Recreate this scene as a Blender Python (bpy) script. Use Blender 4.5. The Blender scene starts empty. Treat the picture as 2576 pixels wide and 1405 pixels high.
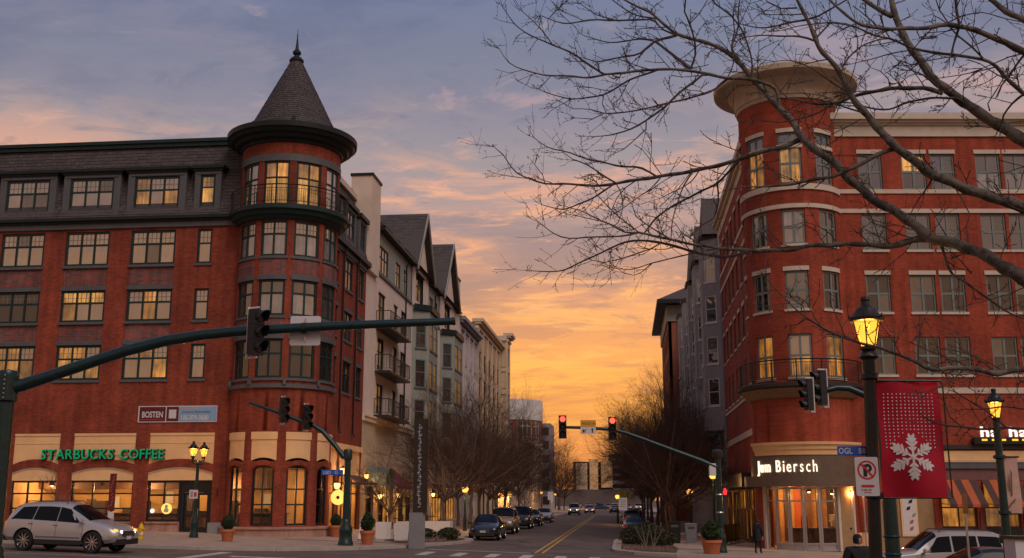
import bpy, bmesh, math, random
from mathutils import Vector, Matrix
R = math.radians
rng = random.Random(7)
scene = bpy.context.scene
col = scene.collection

# ---------------------------------------------------------------- camera
CAM_Z = 1.95; YAW = R(6.0); FPX = 2680.0; HORIZON = 1258.0
PITCH = math.atan((HORIZON-702.5)/FPX)
cam_d = bpy.data.cameras.new('camera'); cam = bpy.data.objects.new('camera', cam_d); col.objects.link(cam)
cam_d.sensor_width = 36; cam_d.lens = 36*FPX/2576; cam_d.clip_end = 6000; cam_d.clip_start = .1
cam.location = (0, 0, CAM_Z); cam.rotation_euler = (math.pi/2+PITCH, 0, YAW)
scene.camera = cam

# ---------------------------------------------------------------- sky
FILL_EL = 47.0; FILL_AZ = 142.0      # soft fill lamp added behind the viewer to lift the darker facades
w = bpy.data.worlds.new('World'); scene.world = w; w.use_nodes = True
nt = w.node_tree; nt.nodes.clear(); L = nt.links.new
def nd(t, **k):
    n = nt.nodes.new(t)
    for a, b in k.items(): setattr(n, a, b)
    return n
def srgb(r, g, b):
    f = lambda c: (c/255/12.92 if c <= 10 else ((c/255+.055)/1.055)**2.4)
    return (f(r), f(g), f(b), 1)
def wramp(stops, fac):
    n = nd('ShaderNodeValToRGB'); e = n.color_ramp.elements
    while len(e) < len(stops): e.new(.5)
    for i, (p, c) in enumerate(stops): e[i].position = p; e[i].color = c
    L(fac, n.inputs['Fac']); return n.outputs['Color']
def wmath(op, a, b=None, c=None):
    n = nd('ShaderNodeMath', operation=op)
    for i, v in enumerate((a, b, c)):
        if v is None: continue
        if isinstance(v, (int, float)): n.inputs[i].default_value = v
        else: L(v, n.inputs[i])
    return n.outputs[0]
tc = nd('ShaderNodeTexCoord'); sp = nd('ShaderNodeSeparateXYZ'); L(tc.outputs['Generated'], sp.inputs[0])
X, Y, Z = sp.outputs
zc = wmath('MAXIMUM', Z, 0.0)
# cloud sheet: directions projected on a flat layer overhead
inv = wmath('DIVIDE', 1.0, wmath('ADD', zc, .075))
cv = nd('ShaderNodeCombineXYZ'); L(wmath('MULTIPLY', X, inv), cv.inputs[0]); L(wmath('MULTIPLY', Y, inv), cv.inputs[1])
mp = nd('ShaderNodeMapping'); mp.inputs['Scale'].default_value = (1.05, 1.5, 1); mp.inputs['Rotation'].default_value = (0, 0, R(14)); L(cv.outputs[0], mp.inputs[0])
def wnoise(scale, detail, rough, dist, off):
    m2 = nd('ShaderNodeMapping'); m2.inputs['Location'].default_value = (off, off*.7, off*.3); L(mp.outputs[0], m2.inputs[0])
    n = nd('ShaderNodeTexNoise'); n.inputs['Scale'].default_value = scale; n.inputs['Detail'].default_value = detail
    n.inputs['Roughness'].default_value = rough; n.inputs['Distortion'].default_value = dist; L(m2.outputs[0], n.inputs['Vector']); return n.outputs['Fac']
def wsm(v, a, b):
    n = nd('ShaderNodeMapRange'); n.interpolation_type = 'SMOOTHSTEP'; L(v, n.inputs['Value'])
    n.inputs['From Min'].default_value = a; n.inputs['From Max'].default_value = b; return n.outputs[0]
def wmix(f, a, b):
    n = nd('ShaderNodeMix', data_type='RGBA'); L(f, n.inputs[0]); L(a, n.inputs[6]); L(b, n.inputs[7]); return n.outputs[2]
clear = wramp([(.0, srgb(204,124,76)), (.055, srgb(220,142,80)), (.105, srgb(250,170,80)), (.15, srgb(234,160,100)), (.20, srgb(206,150,122)), (.27, srgb(174,148,144)), (.31, srgb(156,145,149)), (.35, srgb(136,132,148)), (.40, srgb(121,125,146)), (.46, srgb(110,120,150)), (.8, srgb(88,104,144))], zc)
warm = wramp([(.0, srgb(208,126,76)), (.055, srgb(228,148,80)), (.105, srgb(254,178,84)), (.16, srgb(252,178,104)), (.22, srgb(246,174,120)), (.28, srgb(226,166,136)), (.33, srgb(166,147,147)), (.38, srgb(134,130,146)), (.46, srgb(122,125,152)), (.8, srgb(104,114,148))], zc)
cool = wramp([(.0, srgb(202,122,76)), (.055, srgb(208,132,78)), (.105, srgb(222,148,86)), (.15, srgb(204,142,104)), (.20, srgb(172,136,122)), (.27, srgb(148,134,140)), (.35, srgb(118,119,138)), (.46, srgb(98,108,140)), (.8, srgb(82,96,134))], zc)
n1 = wnoise(1.6, 9, .64, .5, 3.1); n2 = wnoise(1.0, 8, .60, .3, 11.7); n3 = wnoise(3.4, 9, .62, .6, 23.3)
base_ = wmix(wsm(n1, .48, .61), clear, warm)
wisp = wmath('SUBTRACT', 1.0, wsm(n3, .32, .45)); hi_ = wramp([(.0, srgb(210,128,76)), (.10, srgb(255,184,90)), (.18, srgb(252,182,118)), (.28, srgb(238,174,140)), (.36, srgb(176,152,156)), (.46, srgb(140,136,156)), (.8, srgb(112,120,150))], zc)
sunward = wmix(wmath('MULTIPLY', wisp, .7), wmix(wmath('MULTIPLY', wsm(n3, .52, .66), .75), wmix(wsm(n2, .50, .66), base_, cool), cool), hi_)
# the sky away from the sunset: paler, pink-lavender
away = wramp([(.0, srgb(158,120,96)), (.10, srgb(184,138,106)), (.22, srgb(174,140,122)), (.4, srgb(138,130,140)), (.8, srgb(108,116,144))], zc)
awayc = wmix(wsm(n1, .40, .70), away, wramp([(.0, srgb(160,118,92)), (.2, srgb(200,148,112)), (.45, srgb(160,138,138)), (.8, srgb(120,122,146))], zc))
full = wmix(wsm(Y, -.55, .55), awayc, sunward)
hz = wmix(wsm(Z, -.10, .0), wramp([(0, srgb(70,58,52)), (1, srgb(70,58,52))], zc), full)
nish = nd('ShaderNodeTexSky', sky_type='NISHITA'); nish.sun_disc = False; nish.sun_elevation = R(2); nish.sun_rotation = 0
bg = nd('ShaderNodeBackground'); L(hz, bg.inputs['Color']); bg.inputs['Strength'].default_value = 1.0
bg2 = nd('ShaderNodeBackground'); L(nish.outputs[0], bg2.inputs['Color']); bg2.inputs['Strength'].default_value = .004
ad = nd('ShaderNodeAddShader'); L(bg.outputs[0], ad.inputs[0]); L(bg2.outputs[0], ad.inputs[1])
wo = nd('ShaderNodeOutputWorld'); L(ad.outputs[0], wo.inputs['Surface'])

fill_sun_d = bpy.data.lights.new('fill_sun', 'SUN'); fill_sun_d.energy = 1.5; fill_sun_d.angle = R(38); fill_sun_d.color = (1.0, .83, .74)
fill_sun = bpy.data.objects.new('fill_sun', fill_sun_d); col.objects.link(fill_sun)
sdir = Vector((math.sin(R(FILL_AZ))*math.cos(R(FILL_EL)), math.cos(R(FILL_AZ))*math.cos(R(FILL_EL)), math.sin(R(FILL_EL))))
fill_sun.rotation_euler = sdir.to_track_quat('Z', 'Y').to_euler(); fill_sun.location = (-40, -40, 60)
vs = scene.view_settings; vs.view_transform = 'Standard'; vs.look = 'None'; vs.exposure = 0.12; vs.gamma = 1.0; vs.use_curve_mapping = False

# ---------------------------------------------------------------- materials
M = {}
def mat(name, color, rough=.7, metal=0.0, var=.12, scale=3.0, bump=0.0, bscale=40., spec=.4, emit=None, estr=0.0):
    m = bpy.data.materials.new(name); m.use_nodes = True; t = m.node_tree; b = t.nodes['Principled BSDF']
    b.inputs['Roughness'].default_value = rough; b.inputs['Metallic'].default_value = metal; b.inputs['Specular IOR Level'].default_value = spec
    if var > 0:
        tcn = t.nodes.new('ShaderNodeTexCoord'); g = t.nodes.new('ShaderNodeNewGeometry')
        n = t.nodes.new('ShaderNodeTexNoise'); n.inputs['Scale'].default_value = scale; n.inputs['Detail'].default_value = 6; n.inputs['Roughness'].default_value = .65
        t.links.new(g.outputs['Position'], n.inputs['Vector'])
        r = t.nodes.new('ShaderNodeValToRGB'); r.color_ramp.elements[0].position = .3; r.color_ramp.elements[1].position = .7
        r.color_ramp.elements[0].color = tuple(c*(1-var) for c in color)+(1,); r.color_ramp.elements[1].color = tuple(min(1, c*(1+var)) for c in color)+(1,)
        t.links.new(n.outputs['Fac'], r.inputs['Fac']); t.links.new(r.outputs['Color'], b.inputs['Base Color'])
        if bump:
            n2 = t.nodes.new('ShaderNodeTexNoise'); n2.inputs['Scale'].default_value = bscale; n2.inputs['Detail'].default_value = 4
            t.links.new(g.outputs['Position'], n2.inputs['Vector'])
            bp = t.nodes.new('ShaderNodeBump'); bp.inputs['Strength'].default_value = bump; bp.inputs['Distance'].default_value = .02
            t.links.new(n2.outputs['Fac'], bp.inputs['Height']); t.links.new(bp.outputs['Normal'], b.inputs['Normal'])
    else: b.inputs['Base Color'].default_value = tuple(color)+(1,)
    if emit: b.inputs['Emission Color'].default_value = tuple(emit)+(1,); b.inputs['Emission Strength'].default_value = estr
    M[name] = m; return m
def brickmat(name, c1, c2, mortar, bw=.215, bh=.075, ms=.010, rough=.85, blot=.25, frow=0.5):
    m = bpy.data.materials.new(name); m.use_nodes = True; t = m.node_tree; b = t.nodes['Principled BSDF']; l = t.links.new
    b.inputs['Roughness'].default_value = rough; b.inputs['Specular IOR Level'].default_value = .25
    g = t.nodes.new('ShaderNodeNewGeometry'); s = t.nodes.new('ShaderNodeSeparateXYZ'); l(g.outputs['Position'], s.inputs[0])
    a = t.nodes.new('ShaderNodeMath'); l(s.outputs[0], a.inputs[0]); l(s.outputs[1], a.inputs[1])
    c = t.nodes.new('ShaderNodeCombineXYZ'); l(a.outputs[0], c.inputs[0]); l(s.outputs[2], c.inputs[1])
    br = t.nodes.new('ShaderNodeTexBrick'); l(c.outputs[0], br.inputs['Vector'])
    br.inputs['Scale'].default_value = 1; br.inputs['Brick Width'].default_value = bw; br.inputs['Row Height'].default_value = bh; br.inputs['Mortar Size'].default_value = ms
    br.inputs['Color1'].default_value = c1+(1,); br.inputs['Color2'].default_value = c2+(1,); br.inputs['Mortar'].default_value = mortar+(1,); br.inputs['Bias'].default_value = 0; br.offset = frow
    n = t.nodes.new('ShaderNodeTexNoise'); n.inputs['Scale'].default_value = .55; n.inputs['Detail'].default_value = 9; n.inputs['Roughness'].default_value = .7; l(g.outputs['Position'], n.inputs['Vector'])
    mr = t.nodes.new('ShaderNodeMapRange'); l(n.outputs['Fac'], mr.inputs['Value']); mr.inputs['From Min'].default_value = .3; mr.inputs['From Max'].default_value = .7
    mr.inputs['To Min'].default_value = 1-blot; mr.inputs['To Max'].default_value = 1+blot
    # vertical streaks of weather
    mp = t.nodes.new('ShaderNodeMapping'); mp.inputs['Scale'].default_value = (1, .06, 1); l(c.outputs[0], mp.inputs[0])
    n3 = t.nodes.new('ShaderNodeTexNoise'); n3.inputs['Scale'].default_value = 2.2; n3.inputs['Detail'].default_value = 5; l(mp.outputs[0], n3.inputs['Vector'])
    mr3 = t.nodes.new('ShaderNodeMapRange'); l(n3.outputs['Fac'], mr3.inputs['Value']); mr3.inputs['From Min'].default_value = .35; mr3.inputs['From Max'].default_value = .7; mr3.inputs['To Min'].default_value = .72; mr3.inputs['To Max'].default_value = 1.16
    mm = t.nodes.new('ShaderNodeMath'); mm.operation = 'MULTIPLY'; l(mr.outputs[0], mm.inputs[0]); l(mr3.outputs[0], mm.inputs[1])
    vm = t.nodes.new('ShaderNodeVectorMath'); vm.operation = 'SCALE'; l(br.outputs['Color'], vm.inputs[0]); l(mm.outputs[0], vm.inputs['Scale']); l(vm.outputs[0], b.inputs['Base Color'])
    bp = t.nodes.new('ShaderNodeBump'); bp.inputs['Strength'].default_value = .5; bp.inputs['Distance'].default_value = .01; bp.invert = True
    l(br.outputs['Fac'], bp.inputs['Height']); l(bp.outputs['Normal'], b.inputs['Normal'])
    M[name] = m
def panemat(name, refl, base, emit=None, estr=0., rough=.03, var=.35, wob=.06):
    """opaque window glass: a mirror layer over what can be seen in the room"""
    m = bpy.data.materials.new(name); m.use_nodes = True; t = m.node_tree; t.nodes.clear(); l = t.links.new
    o = t.nodes.new('ShaderNodeOutputMaterial'); mx = t.nodes.new('ShaderNodeMixShader'); gl = t.nodes.new('ShaderNodeBsdfGlossy'); gl.inputs['Roughness'].default_value = rough
    g = t.nodes.new('ShaderNodeNewGeometry'); n = t.nodes.new('ShaderNodeTexNoise'); n.inputs['Scale'].default_value = 1.3; n.inputs['Detail'].default_value = 4; l(g.outputs['Position'], n.inputs['Vector'])
    nb = t.nodes.new('ShaderNodeTexNoise'); nb.inputs['Scale'].default_value = .9; nb.inputs['Detail'].default_value = 1; l(g.outputs['Position'], nb.inputs['Vector'])
    bp = t.nodes.new('ShaderNodeBump'); bp.inputs['Strength'].default_value = wob; bp.inputs['Distance'].default_value = .3; l(nb.outputs['Fac'], bp.inputs['Height']); l(bp.outputs['Normal'], gl.inputs['Normal'])
    r = t.nodes.new('ShaderNodeMapRange'); l(n.outputs['Fac'], r.inputs['Value']); r.inputs['From Min'].default_value = .3; r.inputs['From Max'].default_value = .7; r.inputs['To Min'].default_value = 1-var; r.inputs['To Max'].default_value = 1+var
    oi = t.nodes.new('ShaderNodeObjectInfo'); rr = t.nodes.new('ShaderNodeMapRange'); l(oi.outputs['Random'], rr.inputs['Value']); rr.inputs['To Min'].default_value = .40 if emit else .72; rr.inputs['To Max'].default_value = 1.35 if emit else 1.25
    vs_ = t.nodes.new('ShaderNodeMapping'); vs_.inputs['Scale'].default_value = (7, 7, .7); l(g.outputs['Position'], vs_.inputs[0]); nv = t.nodes.new('ShaderNodeTexNoise'); nv.inputs['Scale'].default_value = 1.0; nv.inputs['Detail'].default_value = 3; l(vs_.outputs[0], nv.inputs['Vector'])
    rv = t.nodes.new('ShaderNodeMapRange'); l(nv.outputs['Fac'], rv.inputs['Value']); rv.inputs['From Min'].default_value = .35; rv.inputs['From Max'].default_value = .65; rv.inputs['To Min'].default_value = .55 if emit else .8; rv.inputs['To Max'].default_value = 1.3 if emit else 1.15
    m1 = t.nodes.new('ShaderNodeMath'); m1.operation = 'MULTIPLY'; l(r.outputs[0], m1.inputs[0]); l(rr.outputs[0], m1.inputs[1]); m2_ = t.nodes.new('ShaderNodeMath'); m2_.operation = 'MULTIPLY'; l(m1.outputs[0], m2_.inputs[0]); l(rv.outputs[0], m2_.inputs[1]); r = m2_
    if emit:
        e = t.nodes.new('ShaderNodeEmission'); e.inputs['Color'].default_value = emit+(1,)
        k = t.nodes.new('ShaderNodeMath'); k.operation = 'MULTIPLY'; l(r.outputs[0], k.inputs[0]); k.inputs[1].default_value = estr; l(k.outputs[0], e.inputs['Strength'])
        df = e
    else:
        df = t.nodes.new('ShaderNodeBsdfDiffuse'); v = t.nodes.new('ShaderNodeVectorMath'); v.operation = 'SCALE'; v.inputs[0].default_value = base; l(r.outputs[0], v.inputs['Scale']); l(v.outputs[0], df.inputs['Color'])
    mx.inputs[0].default_value = refl; l(df.outputs[0], mx.inputs[1]); l(gl.outputs[0], mx.inputs[2]); l(mx.outputs[0], o.inputs[0]); M[name] = m
def glassmat(name, refl, tint=(1, 1, 1)):
    m = bpy.data.materials.new(name); m.use_nodes = True; t = m.node_tree; t.nodes.clear(); l = t.links.new
    o = t.nodes.new('ShaderNodeOutputMaterial'); mx = t.nodes.new('ShaderNodeMixShader'); gl = t.nodes.new('ShaderNodeBsdfGlossy'); gl.inputs['Roughness'].default_value = .01
    tr = t.nodes.new('ShaderNodeBsdfTransparent'); tr.inputs['Color'].default_value = tint+(1,); mx.inputs[0].default_value = refl
    l(tr.outputs[0], mx.inputs[1]); l(gl.outputs[0], mx.inputs[2]); l(mx.outputs[0], o.inputs[0]); M[name] = m
def glow(name, color, strength):
    m = bpy.data.materials.new(name); m.use_nodes = True; t = m.node_tree; t.nodes.clear()
    o = t.nodes.new('ShaderNodeOutputMaterial'); e = t.nodes.new('ShaderNodeEmission'); e.inputs[0].default_value = color+(1,); e.inputs[1].default_value = strength; t.links.new(e.outputs[0], o.inputs[0]); M[name] = m

brickmat('brick', (.315,.055,.025), (.20,.033,.0165), (.19,.062,.040), blot=.32)
brickmat('brick_r', (.40,.062,.026), (.28,.042,.020), (.23,.068,.042), blot=.30)
brickmat('brick_dark', (.22,.062,.046), (.15,.050,.042), (.16,.08,.065), blot=.45)
brickmat('brick_mixed', (.27,.075,.06), (.115,.072,.075), (.22,.12,.10), bw=.43, bh=.15, blot=.3)
brickmat('brick_pale', (.42,.22,.17), (.36,.18,.13), (.40,.28,.22))
brickmat('brick_far', (.33,.10,.055), (.28,.085,.05), (.3,.14,.1))
mat('green_trim', (.013,.032,.030), .5, var=.2, scale=2, spec=.25); mat('dark_trim', (.014,.020,.020), .5, var=.2, scale=2, spec=.25)
mat('grey_trim', (.088,.088,.090), .6, var=.15); mat('slate', (.070,.056,.052), .75, var=.35, scale=9, bump=.4); mat('slate_b', (.053,.043,.042), .75, var=.4, scale=9, bump=.4)
mat('cream', (.74,.46,.22), .8, var=.10, scale=1.2, bump=.15); mat('cornice_tan_shaded', (.44,.355,.265), .8, var=.16, scale=1.3, bump=.1); mat('cream_light', (.54,.455,.36), .75, var=.10, scale=1.5); mat('stucco', (.64,.51,.41), .85, var=.10, scale=.8, bump=.2, bscale=25)  # warm lamp glow on the panels is put into the orange of cream
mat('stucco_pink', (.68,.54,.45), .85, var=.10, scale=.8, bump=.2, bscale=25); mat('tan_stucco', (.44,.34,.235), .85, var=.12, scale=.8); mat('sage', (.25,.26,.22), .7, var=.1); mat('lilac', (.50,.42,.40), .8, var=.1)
mat('lilac_grey', (.26,.25,.27), .8, var=.1); mat('tan_stone', (.50,.36,.235), .85, var=.14, scale=1); mat('beige_stone', (.60,.45,.29), .85, var=.1); mat('white_metal', (.58,.56,.54), .5, var=.06)
mat('sage_frame', (.16,.19,.17), .5, var=.12); mat('black_metal', (.012,.013,.014), .4, var=.2); mat('pole_green', (.010,.030,.030), .32, .25, var=.3, scale=6, spec=.5)
mat('pole_black', (.012,.014,.015), .33, .2, var=.3, scale=6); mat('dark_bronze', (.03,.022,.016), .5); mat('alum', (.42,.40,.40), .35, .7, var=.05); mat('steel', (.45,.45,.46), .35, .8, var=.05)
mat('asphalt', (.112,.084,.071), .8, var=.34, scale=.5, bump=.3, bscale=60, spec=.3); mat('pavement', (.32,.235,.185), .85, var=.16, scale=.9, bump=.2); mat('kerb', (.34,.29,.25), .8, var=.15, scale=2); mat('paver', (.20,.115,.085), .85, var=.2, scale=2)
mat('ground', (.10,.085,.07), .9, var=.2, scale=.1); mat('road_white', (.40,.36,.33), .8, var=.5, scale=6); mat('road_yellow', (.52,.30,.045), .8, var=.25, scale=4); mat('mulch', (.075,.048,.03), .95, var=.4, scale=9, bump=.6, bscale=50)
mat('terracotta', (.42,.13,.055), .75, var=.12, scale=6); mat('leaf', (.025,.045,.012), .7, var=.5, scale=8); mat('leaf_dark', (.035,.038,.014), .75, var=.5, scale=8); mat('bark', (.125,.098,.078), .85, var=.30, scale=7, bump=.5, bscale=20)
mat('bark_brown', (.13,.085,.065), .9, var=.25, scale=7); mat('twig', (.060,.042,.034), .85, var=.2, scale=4); mat('twig_red', (.070,.037,.025), .9, var=.25, scale=2); mat('concrete', (.22,.22,.225), .85, var=.1, scale=2, bump=.15)
mat('white_paint', (.70,.66,.62), .6, var=.05); mat('sign_white', (.54,.52,.53), .5, var=.04); mat('sign_blue', (.02,.09,.42), .45, var=.06); mat('sign_red', (.50,.02,.025), .5, var=0); mat('sign_black', (.012,.012,.014), .5, var=0)
mat('sign_yellow', (.62,.30,.02), .5, var=.05); mat('sign_lime', (.42,.42,.02), .5, var=.05); mat('maroon', (.10,.012,.016), .5, var=.08); mat('sky_print', (.20,.34,.52), .5, var=.15, scale=1.5); mat('banner_red', (.42,.002,.022), .75, var=.18, scale=3, bump=.3, bscale=3)
mat('banner_white', (.72,.66,.64), .75, var=.05); mat('banner_pale', (.48,.30,.24), .75, var=.2, scale=3); mat('awning_orange', (.42,.09,.025), .75, var=.15); mat('awning_brown', (.07,.032,.025), .8, var=.15); mat('awning_red', (.16,.02,.02), .8); mat('awning_teal', (.14,.20,.17), .6, var=.2)
mat('wood', (.16,.07,.025), .6, var=.25, scale=4); mat('wood_dark', (.06,.026,.014), .6, var=.3, scale=4); mat('tan_panel', (.30,.19,.09), .7, var=.12); mat('fascia', (.13,.085,.058), .5, var=.12); mat('soffit', (.20,.13,.06), .7, var=.15); mat('plum', (.16,.07,.065), .8, var=.1)
mat('ceiling_dark', (.10,.06,.03), .8, var=.2); mat('interior', (.46,.25,.075), .8, var=.25, scale=1.2); mat('interior_red', (.46,.23,.07), .8, var=.3, scale=1.2); mat('floor_in', (.18,.10,.05), .5, var=.2); mat('tyre', (.012,.012,.012), .8, var=.1); mat('rubber_trim', (.016,.016,.017), .6, var=.1)
mat('chrome', (.62,.60,.58), .12, 1.0, var=0); mat('rim_metal', (.50,.47,.45), .25, .9, var=0); mat('hydrant', (.60,.36,.01), .5, var=.1); mat('skin', (.45,.26,.18), .6, var=.05); mat('coat_black', (.010,.010,.012), .8, var=.2); mat('hair', (.015,.011,.009), .6, var=.1)
mat('car_glass', (.004,.005,.006), .05, 0, var=0, spec=.22); mat('lead_bar', (.22,.19,.16), .6, var=.1); mat('lamp_off', (.02,.02,.022), .3, var=0); mat('pinkish_mulch', (.30,.20,.16), .9, var=.3, scale=5)
for n, c, r in (('paint_silver', (.40,.375,.37), .30), ('paint_black', (.010,.010,.013), .22), ('paint_beige', (.30,.22,.16), .3), ('paint_dark', (.018,.014,.014), .25), ('paint_grey', (.075,.085,.10), .25), ('paint_white', (.30,.275,.265), .3), ('paint_red', (.18,.015,.012), .3), ('paint_blue', (.02,.03,.08), .3)):
    mat(n, c, r, .35 if 'silver' in n or 'beige' in n or 'grey' in n else 0., var=.03, spec=.5); b = M[n].node_tree.nodes['Principled BSDF']; b.inputs['Coat Weight'].default_value = .8; b.inputs['Coat Roughness'].default_value = .05
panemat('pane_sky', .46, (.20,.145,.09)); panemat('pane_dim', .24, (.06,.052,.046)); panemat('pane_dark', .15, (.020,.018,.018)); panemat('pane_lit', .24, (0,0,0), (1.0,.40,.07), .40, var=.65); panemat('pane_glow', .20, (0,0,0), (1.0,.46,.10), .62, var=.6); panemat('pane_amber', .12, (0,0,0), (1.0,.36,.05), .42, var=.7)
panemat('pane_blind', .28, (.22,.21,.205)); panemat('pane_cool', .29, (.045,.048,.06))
glassmat('glass', .075); glassmat('glass_lamp', .06, (1.0,.86,.55)); glow('bulb', (1.0,.55,.15), 3.2); glow('bulb_far', (1.0,.42,.07), 2.2); glow('lantern_glass', (1.0,.45,.055), 2.0); glow('signal_red', (1.0,.05,.03), 4); glow('signal_red_dim', (1.0,.03,.03), 1.6); glow('sign_glow', (1.0,.80,.58), 1.5); glow('sign_amber', (1.0,.55,.04), 1.4)
glow('green_tube', (.008,.36,.14), .62); glow('logo_yellow', (1.0,.55,.12), 1.5); glow('head_lamp', (1.0,.85,.62), 5.0); glow('head_amber', (1.0,.45,.08), 1.6); glow('tail_lamp', (1.0,.04,.02), 1.1); glow('tail_dim', (.5,.01,.01), .4); glow('ceiling_lamp', (1.0,.62,.25), 5.0); glow('cool_lamp', (1.0,.92,.82), 1.2)

mat('bark_mottled', (.12,.10,.08), .85, var=.45, scale=5, bump=.6, bscale=18)
r_ = [n for n in M['bark_mottled'].node_tree.nodes if n.type == 'VALTORGB'][0]; r_.color_ramp.elements[0].position = .44; r_.color_ramp.elements[1].position = .52; r_.color_ramp.elements[0].color = (.052, .042, .035, 1); r_.color_ramp.elements[1].color = (.130, .108, .085, 1)

mat('far_wall', (.10,.078,.07), .9, var=.15, scale=.3)

# ---------------------------------------------------------------- helpers
def gz(x):                                    # the cross street falls gently to the right
    x = max(-60., min(60., x)); return -.028*(x+20)
FW = Vector((-math.sin(YAW)*math.cos(PITCH), math.cos(YAW)*math.cos(PITCH), math.sin(PITCH))); RT = Vector((math.cos(YAW), math.sin(YAW), 0)); UP = RT.cross(FW); HD = Vector((-math.sin(YAW), math.cos(YAW), 0))
def at(px, py, dist):                         # a measured point of the place at a known distance from the viewer
    r = FW+RT*((px-1288)/FPX)+UP*((702.5-py)/FPX); return Vector((0, 0, CAM_Z))+r*(dist/r.dot(HD))
W = {}
def setp(o, label=None, cat=None, group=None, kind=None):
    for k, v in (('label', label), ('category', cat), ('group', group), ('kind', kind)):
        if v: o[k] = v
    return o
def thing(name, loc, label, cat, group=None):
    o = bpy.data.objects.new(name, None); col.objects.link(o); o.location = loc; o.empty_display_size = .2; W[o] = Vector(loc); return setp(o, label, cat, group)
def link_mesh(name, me, parent=None, center=True):
    o = bpy.data.objects.new(name, me); col.objects.link(o)
    if center and len(me.vertices):
        n = len(me.vertices); co = [0.]*(3*n); me.vertices.foreach_get('co', co)
        c = Vector([(min(co[i::3])+max(co[i::3]))/2 for i in range(3)])
        if not parent: c.z = min(co[2::3])
        me.transform(Matrix.Translation(-c))
    else: c = Vector((0, 0, 0))
    W[o] = c
    if parent: o.parent = parent; o.location = c-W[parent]
    else: o.location = c
    return o
class MB:
    def __init__(s): s.v = []; s.f = []; s.mi = []; s.m = 0
    def add(s, vs, fs):
        k = len(s.v); s.v += [tuple(v) for v in vs]; s.f += [tuple(i+k for i in f) for f in fs]; s.mi += [s.m]*len(fs); return s
    def quad(s, a, b, c, d): return s.add((a, b, c, d), ((0, 1, 2, 3),))
    def box(s, x0, x1, y0, y1, z0, z1): return s.add([(x, y, z) for z in (z0, z1) for y in (y0, y1) for x in (x0, x1)], ((0,2,3,1), (4,5,7,6), (0,1,5,4), (2,6,7,3), (0,4,6,2), (1,3,7,5)))
    def obox(s, c, ux, uy, uz, hx, hy, hz):   # oriented box
        c = Vector(c); ux = Vector(ux)*hx; uy = Vector(uy)*hy; uz = Vector(uz)*hz
        return s.add([c+ux*i+uy*j+uz*k for k in (-1, 1) for j in (-1, 1) for i in (-1, 1)], ((0,2,3,1), (4,5,7,6), (0,1,5,4), (2,6,7,3), (0,4,6,2), (1,3,7,5)))
    def tube(s, pts, rad, n=8, cap=True):
        pts = [Vector(p) for p in pts]; k = len(pts)
        if isinstance(rad, (int, float)): rad = [rad]*k
        rings = []; ref = None
        for i, p in enumerate(pts):
            d = (pts[min(i+1, k-1)]-pts[max(i-1, 0)]); d = d.normalized() if d.length > 1e-9 else Vector((0, 0, 1))
            if ref is None: ref = d.orthogonal().normalized()
            a = ref-d*ref.dot(d); a = a.normalized() if a.length > 1e-6 else d.orthogonal().normalized(); ref = a; b = d.cross(a)
            rings.append([p+(a*math.cos(2*math.pi*j/n)+b*math.sin(2*math.pi*j/n))*rad[i] for j in range(n)])
        vs = [v for r in rings for v in r]; fs = []
        for i in range(k-1):
            for j in range(n): fs.append((i*n+j, i*n+(j+1) % n, (i+1)*n+(j+1) % n, (i+1)*n+j))
        if cap: fs.append(tuple(range(n))[::-1]); fs.append(tuple((k-1)*n+j for j in range(n)))
        return s.add(vs, fs)
    def lathe(s, prof, c=(0, 0, 0), n=24, a0=0., a1=360., axis='Z'):
        full = abs(a1-a0-360) < 1e-6; m = n if full else n+1; vs = []
        for j in range(m):
            t = R(a0+(a1-a0)*j/n)
            for r, z in prof:
                if axis == 'Z': vs.append((c[0]+r*math.sin(t), c[1]-r*math.cos(t), c[2]+z))
                elif axis == 'Y': vs.append((c[0]+r*math.sin(t), c[1]+z, c[2]+r*math.cos(t)))
                else: vs.append((c[0]+z, c[1]+r*math.sin(t), c[2]+r*math.cos(t)))
        k = len(prof); fs = []
        for j in range(n):
            j2 = (j+1) % m
            for i in range(k-1): fs.append((j*k+i, j2*k+i, j2*k+i+1, j*k+i+1))
        return s.add(vs, fs)
    def prism(s, poly, vec):                  # extrude a closed 3D polygon
        n = len(poly); vec = Vector(vec); a = [Vector(p) for p in poly]
        return s.add(a+[p+vec for p in a], [tuple(range(n))[::-1], tuple(range(n, 2*n))]+[(i, (i+1) % n, (i+1) % n+n, i+n) for i in range(n)])
    def mesh(s, name, mats, smooth=None, weld=False):
        me = bpy.data.meshes.new(name); me.from_pydata(s.v, [], s.f)
        for m in (mats if isinstance(mats, (list, tuple)) else (mats,)): me.materials.append(M[m] if isinstance(m, str) else m)
        if any(s.mi): me.polygons.foreach_set('material_index', s.mi)
        bm = bmesh.new(); bm.from_mesh(me)
        if weld: bmesh.ops.remove_doubles(bm, verts=bm.verts, dist=.0005)
        bmesh.ops.recalc_face_normals(bm, faces=bm.faces); bm.to_mesh(me); bm.free()
        if smooth is not None:
            me.shade_smooth(); me.set_sharp_from_angle(angle=R(smooth))
        me.update(); return me
    def build(s, name, mats, parent=None, smooth=None, weld=False, center=True): return link_mesh(name, s.mesh(name, mats, smooth, weld), parent, center)
def copy_tree(o, loc=None, rot=None, label=None, parent=None):
    c = o.copy(); col.objects.link(c); c.parent = parent
    if loc is not None: c.location = loc
    if rot is not None: c.rotation_euler = (0, 0, rot)
    if label: c['label'] = label
    for ch in o.children: copy_tree(ch, parent=c)
    return c
class Flat:
    curved = False; k = 1.
    def __init__(s, o, u, n): s.o = Vector(o); s.u = Vector(u); s.n = Vector(n)
    def p(s, a, z, d): q = s.o+s.u*a+s.n*d; return Vector((q.x, q.y, z))
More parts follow.
